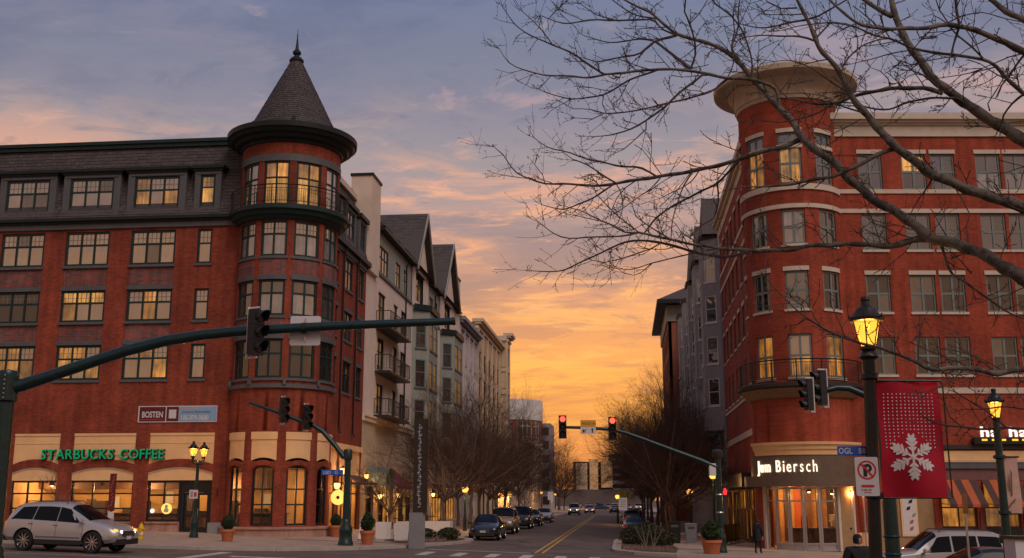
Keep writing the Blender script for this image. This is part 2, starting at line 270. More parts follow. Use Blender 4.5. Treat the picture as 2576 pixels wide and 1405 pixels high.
class Cyl:
    curved = True
    def __init__(s, c, r): s.c = c; s.r = r; s.k = math.degrees(1/r)     # s-units (degrees) per metre
    def p(s, a, z, d): t = R(a); return Vector((s.c[0]+(s.r+d)*math.sin(t), s.c[1]-(s.r+d)*math.cos(t), z))
def segs(m, a, b): return max(1, math.ceil(abs(b-a)/5.)) if m.curved else 1
def mbox(mb, m, s0, s1, z0, z1, d0, d1):
    n = segs(m, s0, s1); vs = []
    for i in range(n+1):
        a = s0+(s1-s0)*i/n; vs += [m.p(a, z0, d0), m.p(a, z0, d1), m.p(a, z1, d1), m.p(a, z1, d0)]
    fs = [(0, 1, 2, 3), (4*n+3, 4*n+2, 4*n+1, 4*n)]
    for i in range(n):
        for j in range(4): fs.append((4*i+j, 4*i+4+j, 4*i+4+(j+1) % 4, 4*i+(j+1) % 4))
    return mb.add(vs, fs)
def msheet(mb, m, s0, s1, z0, z1, d):
    n = segs(m, s0, s1)
    for i in range(n): a = s0+(s1-s0)*i/n; b = s0+(s1-s0)*(i+1)/n; mb.quad(m.p(a, z0, d), m.p(b, z0, d), m.p(b, z1, d), m.p(a, z1, d))
    return mb
def mwall(mb, m, s0, s1, z0, z1, ops=(), depth=.2, d=0.):
    S = sorted({s0, s1, *[o[0] for o in ops], *[o[1] for o in ops]}); Zs = sorted({z0, z1, *[o[2] for o in ops], *[o[3] for o in ops]})
    if m.curved:
        T = []
        for a, b in zip(S, S[1:]):
            n = segs(m, a, b); T += [a+(b-a)*i/n for i in range(n)]
        S = T+[S[-1]]
    for a, b in zip(S, S[1:]):
        for e, f in zip(Zs, Zs[1:]):
            ca, ce = (a+b)/2, (e+f)/2
            if any(o[0] < ca < o[1] and o[2] < ce < o[3] for o in ops): continue
            mb.quad(m.p(a, e, d), m.p(b, e, d), m.p(b, f, d), m.p(a, f, d))
    for a, b, e, f in [o[:4] for o in ops]:
        for q in (a, b): mb.quad(m.p(q, e, d), m.p(q, f, d), m.p(q, f, d-depth), m.p(q, e, d-depth))
        n = segs(m, a, b)
        for i in range(n):
            g = a+(b-a)*i/n; h = a+(b-a)*(i+1)/n
            for z in (e, f): mb.quad(m.p(g, z, d), m.p(h, z, d), m.p(h, z, d-depth), m.p(g, z, d-depth))
    return mb
def arcstrip(mb, m, s0, s1, zb, zt, d0, d1, n=12):      # strip between two curves zb(t), zt(t), t in -1..1, with thickness
    vs = []
    for i in range(n+1):
        a = s0+(s1-s0)*i/n; t = -1+2*i/n; b0, t0 = zb(t), zt(t); vs += [m.p(a, b0, d0), m.p(a, b0, d1), m.p(a, t0, d1), m.p(a, t0, d0)]
    fs = [(0, 1, 2, 3), (4*n+3, 4*n+2, 4*n+1, 4*n)]
    for i in range(n):
        for j in range(4): fs.append((4*i+j, 4*i+4+j, 4*i+4+(j+1) % 4, 4*i+(j+1) % 4))
    return mb.add(vs, fs)
def window(parent, m, s0, s1, z0, z1, cols, rows, pane, frame, fw=.08, rec=.15, sill=None, lintel=None, mull=None, munt=0, name='window', dep=.08, panes=None):
    """rows: heights (fractions) of the horizontal bars; pane: material or function(i,j)"""
    f = MB(); k = m.k; mull = mull or fw*.8; a0, a1 = s0+.01*k, s1-.01*k; zb, zt = z0+.01, z1-.01; d1 = -rec+dep; d0 = -rec
    mbox(f, m, a0, a0+fw*k, zb, zt, d0, d1); mbox(f, m, a1-fw*k, a1, zb, zt, d0, d1); mbox(f, m, a0+fw*k, a1-fw*k, zb, zb+fw, d0, d1); mbox(f, m, a0+fw*k, a1-fw*k, zt-fw, zt, d0, d1)
    i0, i1, j0, j1 = a0+fw*k, a1-fw*k, zb+fw, zt-fw
    ce = [i0+(i1-i0)*c/cols for c in range(cols+1)]; re = [j0]+[j0+(j1-j0)*r for r in rows]+[j1]
    for c in ce[1:-1]: mbox(f, m, c-mull*k/2, c+mull*k/2, j0, j1, d0, d1-.008)
    for r in re[1:-1]: mbox(f, m, i0, i1, r-mull/2, r+mull/2, d0, d1-.016)
    o = f.build(name, frame, parent)
    for i in range(cols):
        for j in range(len(re)-1):
            g = MB(); msheet(g, m, ce[i], ce[i+1], re[j], re[j+1], d0+.025); pm = pane(i, j) if callable(pane) else pane; g.build('pane', pm, o)
    if munt:
        g = MB(); r0, r1 = re[-2], re[-1]
        for i in range(cols):
            for q in range(1, munt+1): c = ce[i]+(ce[i+1]-ce[i])*q/(munt+1); mbox(g, m, c-.016*k, c+.016*k, r0, r1, d0+.03, d0+.045)
            mbox(g, m, ce[i], ce[i+1], (r0+r1)/2-.012, (r0+r1)/2+.012, d0+.03, d0+.047)
        g.build('muntin_grid', 'lead_bar', o)
    if sill:
        g = MB(); mbox(g, m, s0-.08*k, s1+.08*k, z0-.14, z0, -rec, .07); g.build('sill', sill, o)
    if lintel:
        g = MB(); mbox(g, m, s0-.06*k, s1+.06*k, z1, z1+.24, -.05, .05); g.build('lintel', lintel, o)
    return o
def text_mesh(body, size, extrude=.02, offset=0., shear=0., sx=1.):
    c = bpy.data.curves.new('lettering', 'FONT'); c.body = body; c.size = size; c.extrude = extrude; c.offset = offset; c.shear = shear; c.resolution_u = 3
    o = bpy.data.objects.new('lettering', c); col.objects.link(o); dg = bpy.context.evaluated_depsgraph_get(); me = bpy.data.meshes.new_from_object(o.evaluated_get(dg))
    bpy.data.objects.remove(o); bpy.data.curves.remove(c); me.materials.clear(); return me
def letters(parent, m, s0, z0, s1, body, size, material, d, name='letter', extrude=.02, offset=0., gap=.11):
    """letters one by one along a wall (flat or curved), stretched to fill s0..s1"""
    ms = []; x = 0.
    for ch in body:
        if ch == ' ': x += size*.42; continue
        me = text_mesh(ch, size, extrude, offset); xs = [v.co.x for v in me.vertices]; a, b = min(xs), max(xs); ms.append((me, x-a)); x += (b-a)+size*gap
    k = (s1-s0)/(x-size*gap)
    for me, off in ms:
        cs = sum((v.co.x+off)*k for v in me.vertices)/len(me.vertices)
        for v in me.vertices: v.co = m.p(s0+(v.co.x+off)*k, z0+v.co.y, d+v.co.z)
        me.materials.append(M[material]); o = link_mesh(name, me, parent)
def label_print(parent, m, s, z, body, size, material, d, sx=1., name='lettering', offset=0.):
    me = text_mesh(body, size, .002, offset)
    for v in me.vertices: v.co = m.p(s+v.co.x*sx, z+v.co.y, d+v.co.z)
    me.materials.append(M[material]); return link_mesh(name, me, parent)
def lampl(parent, loc, energy, color=(1, .6, .25), rad=.08, name='lamp_light'):
    l = bpy.data.lights.new(name, 'POINT'); l.energy = energy; l.color = color; l.shadow_soft_size = rad
    o = bpy.data.objects.new(name, l); col.objects.link(o); o.parent = parent; o.location = Vector(loc)-W[parent]; return o
def slates(parent, quad_rows, name, mats=('slate', 'slate_b')):
    """quad_rows: list of courses; each course a list of (bl, br, tr, tl, normal) quads; every slate its own lifted piece"""
    mb = MB()
    for row in quad_rows:
        for bl, br, tr, tl, n in row:
            mb.m = 0 if rng.random() < .55 else 1
            lift = Vector(n)*(.02+.012*rng.random()); dz = (Vector(tl)-Vector(bl))*rng.uniform(-.06, .06); bl2 = Vector(bl)+lift+dz; br2 = Vector(br)+lift+dz; g = (br2-bl2)*.03
            mb.add([bl2+g, br2-g, Vector(tr), Vector(tl), Vector(bl)+dz, Vector(br)+dz], ((0, 1, 2, 3), (4, 5, 1, 0)))
    return setp(mb.build(name, mats, parent), kind='stuff')
def plane_courses(P, s0, s1, n_rows, width, nrm, skip=None):
    """P(s, t) -> point, t 0..1 up the slope"""
    rows = []
    for r in range(n_rows):
        t0, t1 = r/n_rows, min(1., (r+1.25)/n_rows); a = s0-(width*.5 if r % 2 else 0); row = []
        while a < s1:
            b = a+width*rng.uniform(.85, 1.2); x0, x1 = max(a, s0), min(b, s1)
            if x1-x0 > .02 and not (skip and skip((x0+x1)/2, (t0+t1)/2)): row.append((P(x0, t0), P(x1, t0), P(x1, t1), P(x0, t1), nrm))
            a = b
        rows.append(row)
    return rows

# ---------------------------------------------------------------- the setting
def sheet(name, poly, z, material, kind='structure', parent=None):
    mb = MB(); mb.add([(x, y, gz(x)+z) for x, y in poly], (tuple(range(len(poly))),)); o = mb.build(name, material, parent); return setp(o, kind=kind) if kind else o
g = MB()
for a, b in ((-3000, -60), (-60, 60), (60, 3000)): g.quad((a, -400, gz(a)-.006), (b, -400, gz(b)-.006), (b, 5000, gz(b)-.006), (a, 5000, gz(a)-.006))
setp(g.build('ground', 'ground'), kind='structure')
cross = sheet('cross_street', [(-60, -20), (60, -20), (60, 58), (-60, 58)], 0, 'asphalt')
street = sheet('street', [(-30, 58), (30, 58), (30, 420), (-30, 420)], 0, 'asphalt')
left_edge = [(-60, 43.5), (-17.5, 43.5), (-14.6, 44.6), (-11.8, 47.6), (-10.3, 51), (-9.5, 54), (-8.9, 56), (-8.45, 58.5), (-8.6, 61), (-9.5, 63), (-9.5, 174)]
right_edge = [(1.95, 174), (1.95, 74), (1.1, 72), (-.4, 69.8), (-.75, 66), (-.75, 55), (-.6, 53.3), (.3, 51.7), (2.2, 50.6), (5, 50.3), (60, 56.1)]
def walk(name, edge, back):
    poly = edge+back; mb = MB(); top = [(x, y, gz(x)+.13) for x, y in poly]; n = len(top); mb.add(top, (tuple(range(n)),))
    for a, b in zip(poly, poly[1:]+poly[:1]): mb.quad((a[0], a[1], gz(a[0])-.05), (b[0], b[1], gz(b[0])-.05), (b[0], b[1], gz(b[0])+.13), (a[0], a[1], gz(a[0])+.13))
    o = setp(mb.build(name, 'pavement'), kind='structure'); k = MB()
    for i, (a, b) in enumerate(zip(edge, edge[1:])):
        d = Vector((b[0]-a[0], b[1]-a[1], 0)); L_ = d.length; d.normalize(); nn = Vector((-d.y, d.x, 0))
        m = max(1, int(L_/3))
        for j in range(m):
            p = Vector((a[0], a[1], 0))+d*(L_*j/m+.008); q = Vector((a[0], a[1], 0))+d*(L_*(j+1)/m-.008)
            k.add([(v.x, v.y, gz(v.x)+zz) for v, zz in ((p-nn*.03, -.04), (q-nn*.03, -.04), (q-nn*.03, .134), (p-nn*.03, .134), (q+nn*.15, .137), (p+nn*.15, .137))], ((0, 1, 2, 3), (3, 2, 4, 5)))
    k.build('kerb', 'kerb', o); return o
lw = walk('pavement_left', left_edge, [(-60, 174)]); rw = walk('pavement_right', right_edge, [(60, 174)])
walk('pavement_far_left', [(-9.5, 184), (-9.5, 400)], [(-60, 400), (-60, 184)]); walk('pavement_far_right', [(1.95, 400), (1.95, 184)], [(60, 184), (60, 400)])
# paving joints on the pavements (expansion lines) as strips of brick pavers
for i, (x0, x1, y0, y1) in enumerate(((-60, -22, 44.2, 44.9), (-17, -10.6, 52.4, 53.0), (-16.8, -10.4, 62, 62.6))): sheet('paver_band', [(x0, y0), (x1, y0), (x1, y1), (x0, y1)], .137, 'paver', None, lw)
for i, (x0, x1, y0, y1) in enumerate(((2.4, 7.6, 56.2, 56.9), (2.2, 7.6, 70, 70.6))): sheet('paver_band', [(x0, y0), (x1, y0), (x1, y1), (x0, y1)], .137, 'paver', None, rw)
# painted markings
for dx in (-.16, .16): sheet('yellow_line', [(-4.05+dx-.055, 50.2), (-4.05+dx+.055, 50.2), (-4.95+dx+.055, 172), (-4.95+dx-.055, 172)], .004, 'road_yellow', None, street)
sheet('stop_line', [(-9.2, 50.1), (-4.4, 49.8), (-4.4, 50.15), (-9.2, 50.45)], .008, 'road_white', None, street)
for i in range(6): x = -8.9+i*1.45; sheet('crosswalk_stripe', [(x, 45.4), (x+.48, 45.4), (x+.48, 48.2), (x, 48.2)], .008, 'road_white', None, street)
for i in range(7): y = 26+i*2.3; sheet('crosswalk_stripe', [(-14.9, y), (-11.9, y), (-11.9, y+.6), (-14.9, y+.6)], .008, 'road_white', None, cross)
sheet('lane_line', [(-60, 37.6), (-15.4, 37.6), (-15.4, 37.75), (-60, 37.75)], .008, 'road_white', None, cross)
sheet('stop_line', [(-16.2, 30), (-15.7, 30), (-15.7, 42.6), (-16.2, 42.6)], .008, 'road_white', None, cross)
sheet('brick_crosswalk', [(-9.3, 174.5), (1.8, 174.5), (1.8, 178), (-9.3, 178)], .008, 'paver', None, street)
sheet('yellow_line', [(-10, 27.6), (30, 31.6), (30, 31.75), (-10, 27.75)], .008, 'road_yellow', None, cross)
# tar-sealed cracks and patches
for i in range(9):
    x, y = rng.uniform(-7, -1), rng.uniform(54, 120); a = rng.uniform(.2, .9); b = rng.uniform(.3, 1.6); sheet('tar_patch', [(x, y), (x+a, y+.1), (x+a*1.1, y+b), (x-.1, y+b*.9)], .003, 'rubber_trim', None, street)
def disc(name, x, y, r, material, parent): mb = MB(); mb.add([(x+r*math.cos(k*math.pi/10), y+r*math.sin(k*math.pi/10), gz(x+r*math.cos(k*math.pi/10))+.006) for k in range(20)], (tuple(range(20)),)); return mb.build(name, material, parent)
for x, y in ((-5.9, 58), (-2.4, 71), (-6.2, 92), (-18.5, 36.2), (-2, 47)): disc('manhole_cover', x, y, .36, 'dark_bronze', street)
for i in range(14):      # sealed cracks wandering over the asphalt
    x, y = rng.uniform(-8.5, -1), rng.uniform(50, 105); a = rng.choice((0., math.pi/2))+rng.uniform(-.35, .35); pts = [(x, y)]
    for k in range(7): a += rng.uniform(-.35, .35); x += math.cos(a)*.7; y += math.sin(a)*.9; pts.append((max(-8.9, min(-.9, x)), y))
    q = MB()
    for (xa, ya), (xb, yb) in zip(pts, pts[1:]):
        d = Vector((xb-xa, yb-ya, 0)); n_ = Vector((-d.y, d.x, 0)); n_ = n_.normalized()*.025 if n_.length > 1e-6 else Vector((.025, 0, 0)); q.quad(*[(px+s_*n_.x, py+s_*n_.y, gz(px)+.0035) for px, py, s_ in ((xa, ya, -1), (xb, yb, -1), (xb, yb, 1), (xa, ya, 1))])
    q.build('sealed_crack', 'rubber_trim', street)
# planting beds
bedl = sheet('planting_bed_left', [(-11.2, 53.0), (-9.9, 54.6), (-9.2, 56.4), (-8.8, 58.6), (-9.0, 60.6), (-10.4, 62.5), (-12.2, 62.5), (-12.4, 55)], .15, 'mulch')
bedr = sheet('planting_bed_right', [(-.3, 54.2), (.8, 52.6), (2.3, 52.3), (2.6, 57), (2.2, 68), (.3, 68), (-.3, 66)], .15, 'mulch')

# ---------------------------------------------------------------- left corner building
B = thing('corner_building', (-26, 57, 0), 'red brick corner block with slate mansard and round turret under a cone roof', 'building')
FL = Flat((0, 57, 0), (1, 0, 0), (0, -1, 0)); SL = Flat((-17.5, 0, 0), (0, 1, 0), (1, 0, 0)); CL = (-19.1, 58.2); TL = Cyl(CL, 2.82)
cols3 = [(-39.85, -37.2), (-35.93, -33.28), (-31.99, -29.34), (-28.05, -25.37)]; small = (-24.08, -23.22)
F4, F3, F2 = (15.14, 17.15), (11.86, 13.68), (8.55, 10.52)
bays = [(-34.0, -31.3), (-30.5, -26.9), (-26.1, -22.4)]
gb = 3.0
ops = [(a, b, F2[0], F4[1]) for a, b in cols3]+[(small[0], small[1], f[0], f[1]) for f in (F2, F3, F4)]+[(a, b, -.3, 5.58) for a, b in bays]
mb = MB(); mwall(mb, FL, -42, -21.6, -.6, 17.3, ops, .16); mb.build('wall', 'brick', B)
mb = MB(); mb.box(-42, -21, 58.6, 70.3, 3.75, 17.2); mb.box(-42, -17.75, 63.2, 70.3, 3.76, 17.19); mb.box(-42, -20.5, 62.75, 70.29, -.5, 3.74); mb.box(-42, -34.4, 57.3, 62.7, -.5, 3.73); mb.build('wall_core', 'brick_dark', B)
lit3 = {(1, 1): 'pane_sky'}
def upper_pane(kind):
    def f(i, j):
        r = rng.random()
        if kind == 'dark': return 'pane_dark'
        if kind == 'lit': return 'pane_glow' if r < .3 else 'pane_lit' if r < .75 else 'pane_sky'
        if kind == 'half': return ('pane_lit' if r < .5 else 'pane_sky') if j == 1 else ('pane_lit' if r < .28 else 'pane_sky')
        return 'pane_sky' if r < .86 else 'pane_dim'
    return f
kinds = {(1,4): 'sky', (2,4): 'sky', (3,4): 'sky', (1,3): 'dark', (2,3): 'lit', (3,3): 'half', (1,2): 'lit', (2,2): 'lit', (3,2): 'half', (0,2): 'sky', (0,3): 'sky', (0,4): 'sky'}
for c, (a, b) in enumerate(cols3):
    for fl, f in ((4, F4), (3, F3), (2, F2)):
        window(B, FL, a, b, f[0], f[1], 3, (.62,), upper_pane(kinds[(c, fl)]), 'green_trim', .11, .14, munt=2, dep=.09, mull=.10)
        g = MB(); mbox(g, FL, a-.06, b+.06, f[0]-.15, f[0]-.005, -.14, .07); g.build('sill', 'grey_trim', B)
    for z0, z1 in ((F3[1]+.25, F4[0]-.16), (F2[1]+.25, F3[0]-.16)):
        g = MB(); mbox(g, FL, a+.005, b-.005, z0, z1, -.16, -.06); g.build('spandrel', 'brick_mixed', B)
        g = MB(); mbox(g, FL, a-.04, b+.04, z0-.24, z0-.005, -.14, .05); g.build('lintel', 'grey_trim', B)
for fl, f in ((4, F4), (3, F3), (2, F2)):
    window(B, FL, small[0], small[1], f[0], f[1], 1, (.6,), lambda i, j: 'pane_sky', 'green_trim', .10, .14, sill='grey_trim', munt=2)
# eaves and mansard
g = MB(); mbox(g, FL, -42, -21.3, 17.3, 17.62, -.2, .12); g.build('frieze', 'grey_trim', B)
g = MB(); mbox(g, FL, -42, -21.2, 17.62, 17.74, -.2, .24); mbox(g, FL, -42, -21.2, 17.74, 17.92, -.2, .38); g.build('gutter', 'dark_trim', B)
MT = 22.55
def PL(s, t): return Vector((s, 57-.12+1.15*t, 17.9+(MT-17.9)*t))
nl = Vector((0, -1, .25)).normalized()
dorm = [(a-.42, b+.42) for a, b in cols3]+[(small[0]-.36, small[1]+.36)]
def skipd(s, t):
    z = 17.9+(MT-17.9)*t; return any(a-.02 < s < b+.02 and 18.3 < z < 20.6 for a, b in dorm)
g = MB(); g.quad(PL(-42, 0), PL(-21, 0), PL(-21, 1), PL(-42, 1)); g.quad(PL(-42, 1), PL(-18.7, 1), Vector((-18.7, 70.3, MT+.02)), Vector((-42, 70.3, MT+.02))); g.build('roof', 'slate_b', B)
slates(B, plane_courses(PL, -42, -21.2, 22, .30, nl, skipd), 'slates')
g = MB(); g.box(-42, -20.6, 57.85, 58.35, MT-.08, MT+.30); g.box(-42, -20.6, 57.75, 58.0, MT+.16, MT+.36); g.build('coping', 'green_trim', B)
for i, (a, b) in enumerate(dorm):
    w0, w1 = (cols3+[small])[i]
    g = MB(); mwall(g, FL, a, b, 18.2, 20.62, [(w0-.02, w1+.02, 18.42, 20.38)], .2, d=.02)
    for q in (a, b): g.quad(FL.p(q, 18.2, .02), FL.p(q, 20.62, .02), FL.p(q, 20.62, -.9), FL.p(q, 18.2, -.2))
    mbox(g, FL, a+.16, b-.16, 20.42, 20.5, .02, .06); d_ = g.build('dormer', 'grey_trim', B)
    g = MB(); mbox(g, FL, a-.10, b+.10, 20.62, 20.74, -1.0, .12); mbox(g, FL, a-.20, b+.20, 20.74, 20.92, -1.0, .22); g.build('dormer_cornice', 'dark_trim', d_)
    g = MB(); mbox(g, FL, a-.06, b+.06, 18.1, 18.2, -.3, .1); g.build('dormer_sill', 'grey_trim', d_)
    if i < 4: window(B, FL, w0, w1, 18.42, 20.36, 3, (.60,), upper_pane('half' if i == 3 else 'sky'), 'green_trim', .10, .12, munt=2, mull=.10)
    else: window(B, FL, w0, w1, 18.45, 20.36, 1, (.64,), lambda i, j: 'pane_glow', 'green_trim', .10, .12, munt=2)
# ground floor shop bays
def zb_(zs, rise): return lambda t: zs+rise*(1-t*t)
for i, (a, b) in enumerate(bays):
    lo = a-.0
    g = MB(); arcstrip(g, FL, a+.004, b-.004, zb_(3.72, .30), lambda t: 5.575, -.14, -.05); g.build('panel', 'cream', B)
    g = MB(); mbox(g, FL, a+.004, b-.004, 5.44, 5.575, -.05, -.01); mbox(g, FL, a+.004, b-.004, 5.0, 5.05, -.05, -.03); g.build('panel_moulding', 'cream', B)
    g = MB(); arcstrip(g, FL, a, b, zb_(3.42, .30), zb_(3.86, .30), -.2, .012); g.build('arch_band', 'brick', B)
    g = MB(); arcstrip(g, FL, a+.004, b-.004, lambda t: gb, zb_(3.44, .30), -.16, -.07); t_ = g.build('tympanum', 'cream', B)
    g = MB(); arcstrip(g, FL, a+.004, b-.004, zb_(3.34, .30), zb_(3.42, .30), -.07, -.03); g.build('arch_moulding', 'cream_light', t_)
    if i < 2:
        window(B, FL, a, b, .78, gb, 3, (.30, .70), 'glass', 'black_metal', .10, .26, name='shop_window', dep=.1)
        g = MB(); mbox(g, FL, a+.002, b-.002, -.3, .70, -.22, -.03); mbox(g, FL, a+.002, b-.002, .70, .78, -.22, .05); g.build('stall_riser', 'brick_pale', B)
    else:
        window(B, FL, a, -24.2, .78, gb, 2, (.66,), 'glass', 'black_metal', .12, .26, name='shop_window', dep=.1)
        g = MB(); mbox(g, FL, a+.002, -24.2, -.3, .70, -.22, -.03); mbox(g, FL, a+.002, -24.2, .70, .78, -.22, .05); g.build('stall_riser', 'brick_pale', B)
        g = MB(); mbox(g, FL, -24.2, b, 2.35, gb, -.34, -.2); mbox(g, FL, -24.2, -24.02, .05, 2.35, -.34, -.2); mbox(g, FL, b-.2, b, .05, 2.35, -.34, -.2); g.build('door_surround', 'black_metal', B)
        dx = (b-.2+24.02)/2
        for j in (0, 1):
            d_ = window(B, FL, -24.02+j*dx, -24.02+(j+1)*dx, .06, 2.35, 1, (.12, .55), lambda i, j: 'black_metal' if j == 0 else 'glass', 'black_metal', .13, .34, name='door', dep=.06)
            g = MB(); x = -24.02+dx+(-.1 if j == 0 else .1); g.tube([FL.p(x, .9, -.22), FL.p(x, 1.5, -.22)], .02, 6); g.build('handle', 'alum', d_)
g = MB(); mbox(g, FL, -22.4, -21.7, -.3, .75, 0, .35); g.build('pedestal', 'concrete', B)
for x, z0 in ((-22.05, 2.2), (-31.0, 4.3), (-26.6, 4.25)): g = MB(); g.tube([FL.p(x, z0, .04), FL.p(x, z0+.35, .06)], .05, 6); g.build('wall_fixture', 'dark_bronze', B)
g = MB(); g.tube([FL.p(-21.95, .1, .05), FL.p(-21.95, 4.4, .05), FL.p(-21.95, 4.8, .10)], .05, 6); g.build('downpipe', 'brick', B)
# shop interior: room, counter and lamps behind the glass
g = MB(); g.quad((-34.3, 57.3, .02), (-17.7, 57.3, .02), (-17.7, 62.8, .02), (-34.3, 62.8, .02)); g.quad((-20.5, 62.8, .02), (-17.6, 62.8, .02), (-17.6, 70.2, .02), (-20.5, 70.2, .02)); g.build('shop_floor', 'floor_in', B)
g = MB(); g.quad((-34.3, 62.6, 0), (-20.4, 62.6, 0), (-20.4, 62.6, 3.7), (-34.3, 62.6, 3.7)); g.quad((-20.4, 62.6, -.3), (-20.4, 70.2, -.3), (-20.4, 70.2, 3.7), (-20.4, 62.6, 3.7)); g.quad((-20.4, 70.1, -.3), (-17.6, 70.1, -.3), (-17.6, 70.1, 3.7), (-20.4, 70.1, 3.7)); g.quad((-20.5, 62.5, 3.69), (-17.6, 62.5, 3.69), (-17.6, 70.2, 3.69), (-20.5, 70.2, 3.69)); g.quad((-34.3, 57.3, 0), (-34.3, 62.6, 0), (-34.3, 62.6, 3.7), (-34.3, 57.3, 3.7)); g.build('shop_wall', 'interior', B); g = MB(); g.quad((-34.3, 57.25, 3.7), (-17.7, 57.25, 3.7), (-17.7, 62.6, 3.7), (-34.3, 62.6, 3.7)); g.build('shop_ceiling', 'ceiling_dark', B); g = MB(); g.box(-34.2, -20.5, 60.4, 60.5, 2.55, 3.69); g.build('shop_dark_strip', 'wood', B); g = MB(); [g.box(-33.5+i*.9, -33.5+i*.9+.7, 62.2, 62.55, .1, 1.0+.9*((i*7) % 3)/2) for i in range(14)]; g.build('shop_shelves', 'wood_dark', B)  # dark strip across the room is added to darken the upper panes
g = MB(); g.box(-30.5, -19.5, 60.6, 61.3, .02, 1.15); g.box(-30.6, -19.4, 60.5, 61.4, 1.15, 1.21); g.build('shop_counter', 'wood_dark', B)
for i in range(9):
    x = -33.4+i*1.55+rng.uniform(-.3, .3); g = MB(); wd = rng.uniform(.3, .7); zc_ = rng.uniform(1.6, 2.2); g.box(x-wd/2, x+wd/2, 62.5, 62.58, zc_-.35, zc_+.35); g.build('wall_picture', rng.choice(['wood_dark', 'cream_light', 'maroon', 'wood']), B)
for i in range(7):
    x = -32.8+i*2.1; y = rng.uniform(58.2, 59.8); g = MB(); g.lathe([(.0, .74), (.36, .74), (.36, .70), (.04, .68), (.04, .06), (.22, .03), (.22, 0)], (x, y, .03), 12); g.build('cafe_table', 'wood', B)
    for q in (-.55, .55): g = MB(); g.box(x+q-.2, x+q+.2, y-.2, y+.2, .42, .48); g.box(x+q+(.16 if q > 0 else -.2), x+q+(.2 if q > 0 else -.16), y-.2, y+.2, .48, .92); g.box(x+q-.18, x+q-.14, y-.18, y-.14, .03, .42); g.box(x+q+.14, x+q+.18, y+.14, y+.18, .03, .42); g.build('cafe_chair', 'wood_dark', B)
def pendant(x, y, z, e=26, where='over the counter of the coffee shop', grp='pendant lamps inside the coffee shop', top=3.7, colr=(1, .62, .28)):
    t = thing('pendant_lamp', (x, y, z), 'small glowing pendant lamp hanging '+where, 'lamp', grp)
    g = MB(); g.lathe([(.03, .28), (.12, .2), (.17, 0), (.15, 0), (.02, .2)], (x, y, z), 12); g.build('lamp_shade', 'dark_bronze', t, 40)
    g = MB(); g.lathe([(0, -.07), (.07, -.05), (.09, .02), (.05, .1), (0, .12)], (x, y, z), 10); g.build('bulb', 'ceiling_lamp', t, 60)
    g = MB(); g.tube([(x, y, z+.28), (x, y, top)], .008, 4); g.build('cord', 'black_metal', t); lampl(t, (x, y, z-.12), e, colr, .1); return t
for i, x in enumerate((-33, -30.4, -27.8, -25.2, -22.6)): pendant(x, 59.6+(i % 2)*.9, 2.75, 250, ('first', 'second', 'third', 'fourth', 'fifth')[i]+' from the left inside the coffee shop')

# ---- turret
wc = [-37, 1, 39, 77, 115]; hw = 15.3; tops = []
for c in wc:
    tops += [(c-hw, c+hw, 15.1, 17.12), (c-hw, c+hw, 11.78, 13.78), (c-hw, c+hw, 8.38, 10.5), (c-hw, c+hw, 18.0, 20.56), (c-12.6, c+12.6, .62, 3.74), (c-14.2, c+14.2, 3.96, 5.52)]
mb = MB(); mwall(mb, TL, -67, 147, -.6, 22.1, tops, .16); mb.build('turret_wall', 'brick', B, 25, True)
for c in wc:
    vis = c < 100
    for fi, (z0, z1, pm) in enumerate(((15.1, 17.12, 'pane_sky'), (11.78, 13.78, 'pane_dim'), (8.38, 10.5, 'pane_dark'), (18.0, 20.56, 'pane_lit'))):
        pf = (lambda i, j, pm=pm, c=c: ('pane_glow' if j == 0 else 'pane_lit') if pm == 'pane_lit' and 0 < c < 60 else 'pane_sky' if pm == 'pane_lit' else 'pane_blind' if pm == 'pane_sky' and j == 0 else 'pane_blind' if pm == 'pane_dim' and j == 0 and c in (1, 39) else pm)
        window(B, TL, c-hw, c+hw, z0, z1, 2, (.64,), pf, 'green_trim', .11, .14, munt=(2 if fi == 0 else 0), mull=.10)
        if fi < 3: g = MB(); mbox(g, TL, c-hw-2, c+hw+2, z0-.15, z0-.005, -.12, .08); g.build('sill', 'grey_trim', B, 25, True)
        if fi in (1, 2): g = MB(); mbox(g, TL, c-hw-1.5, c+hw+1.5, z1+.005, z1+.27, -.1, .06); g.build('lintel', 'grey_trim', B, 25, True)
    for z0, z1 in ((14.06, 14.94), (10.78, 11.62)): g = MB(); mbox(g, TL, c-hw, c+hw, z0, z1, -.05, .012); g.build('spandrel', 'brick_mixed', B, 25, True)
    # arched shop window with its cream panel above
    g = MB(); arcstrip(g, TL, c-12.6, c+12.6, lambda t: 3.36+.36*math.sqrt(max(0, 1-t*t)), lambda t: 3.745, -.15, .004, 14); g.build('arch_spandrel', 'brick', B)
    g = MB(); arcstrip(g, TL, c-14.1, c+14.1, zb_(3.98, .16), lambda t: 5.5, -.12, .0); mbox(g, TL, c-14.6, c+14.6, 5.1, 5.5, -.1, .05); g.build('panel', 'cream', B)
    g = MB(); arcstrip(g, TL, c-13.6, c+13.6, lambda t: 3.42+.34*math.sqrt(max(0, 1-t*t)), lambda t: 3.60+.42*math.sqrt(max(0, 1-t*t)), -.02, .05, 14); g.build('arch_band', 'brick', B)
    window(B, TL, c-12.6, c+12.6, .62, 3.70, 2, (.34, .62), 'glass', 'black_metal', .10, .22, name='shop_window', dep=.1)
for z0, z1, d, m_ in ((20.57, 20.98, .035, 'grey_trim'), (7.84, 8.05, .14, 'grey_trim'), (5.53, 5.56, .01, 'brick')): g = MB(); mbox(g, TL, -67, 147, z0, z1, -.1, d); g.build('band', m_, B, 25, True)
for c in (-56, -18, 20, 58): g = MB(); mbox(g, TL, c-1.6, c+1.6, 8.0, 8.32, 0, .22); g.build('bracket', 'grey_trim', B)
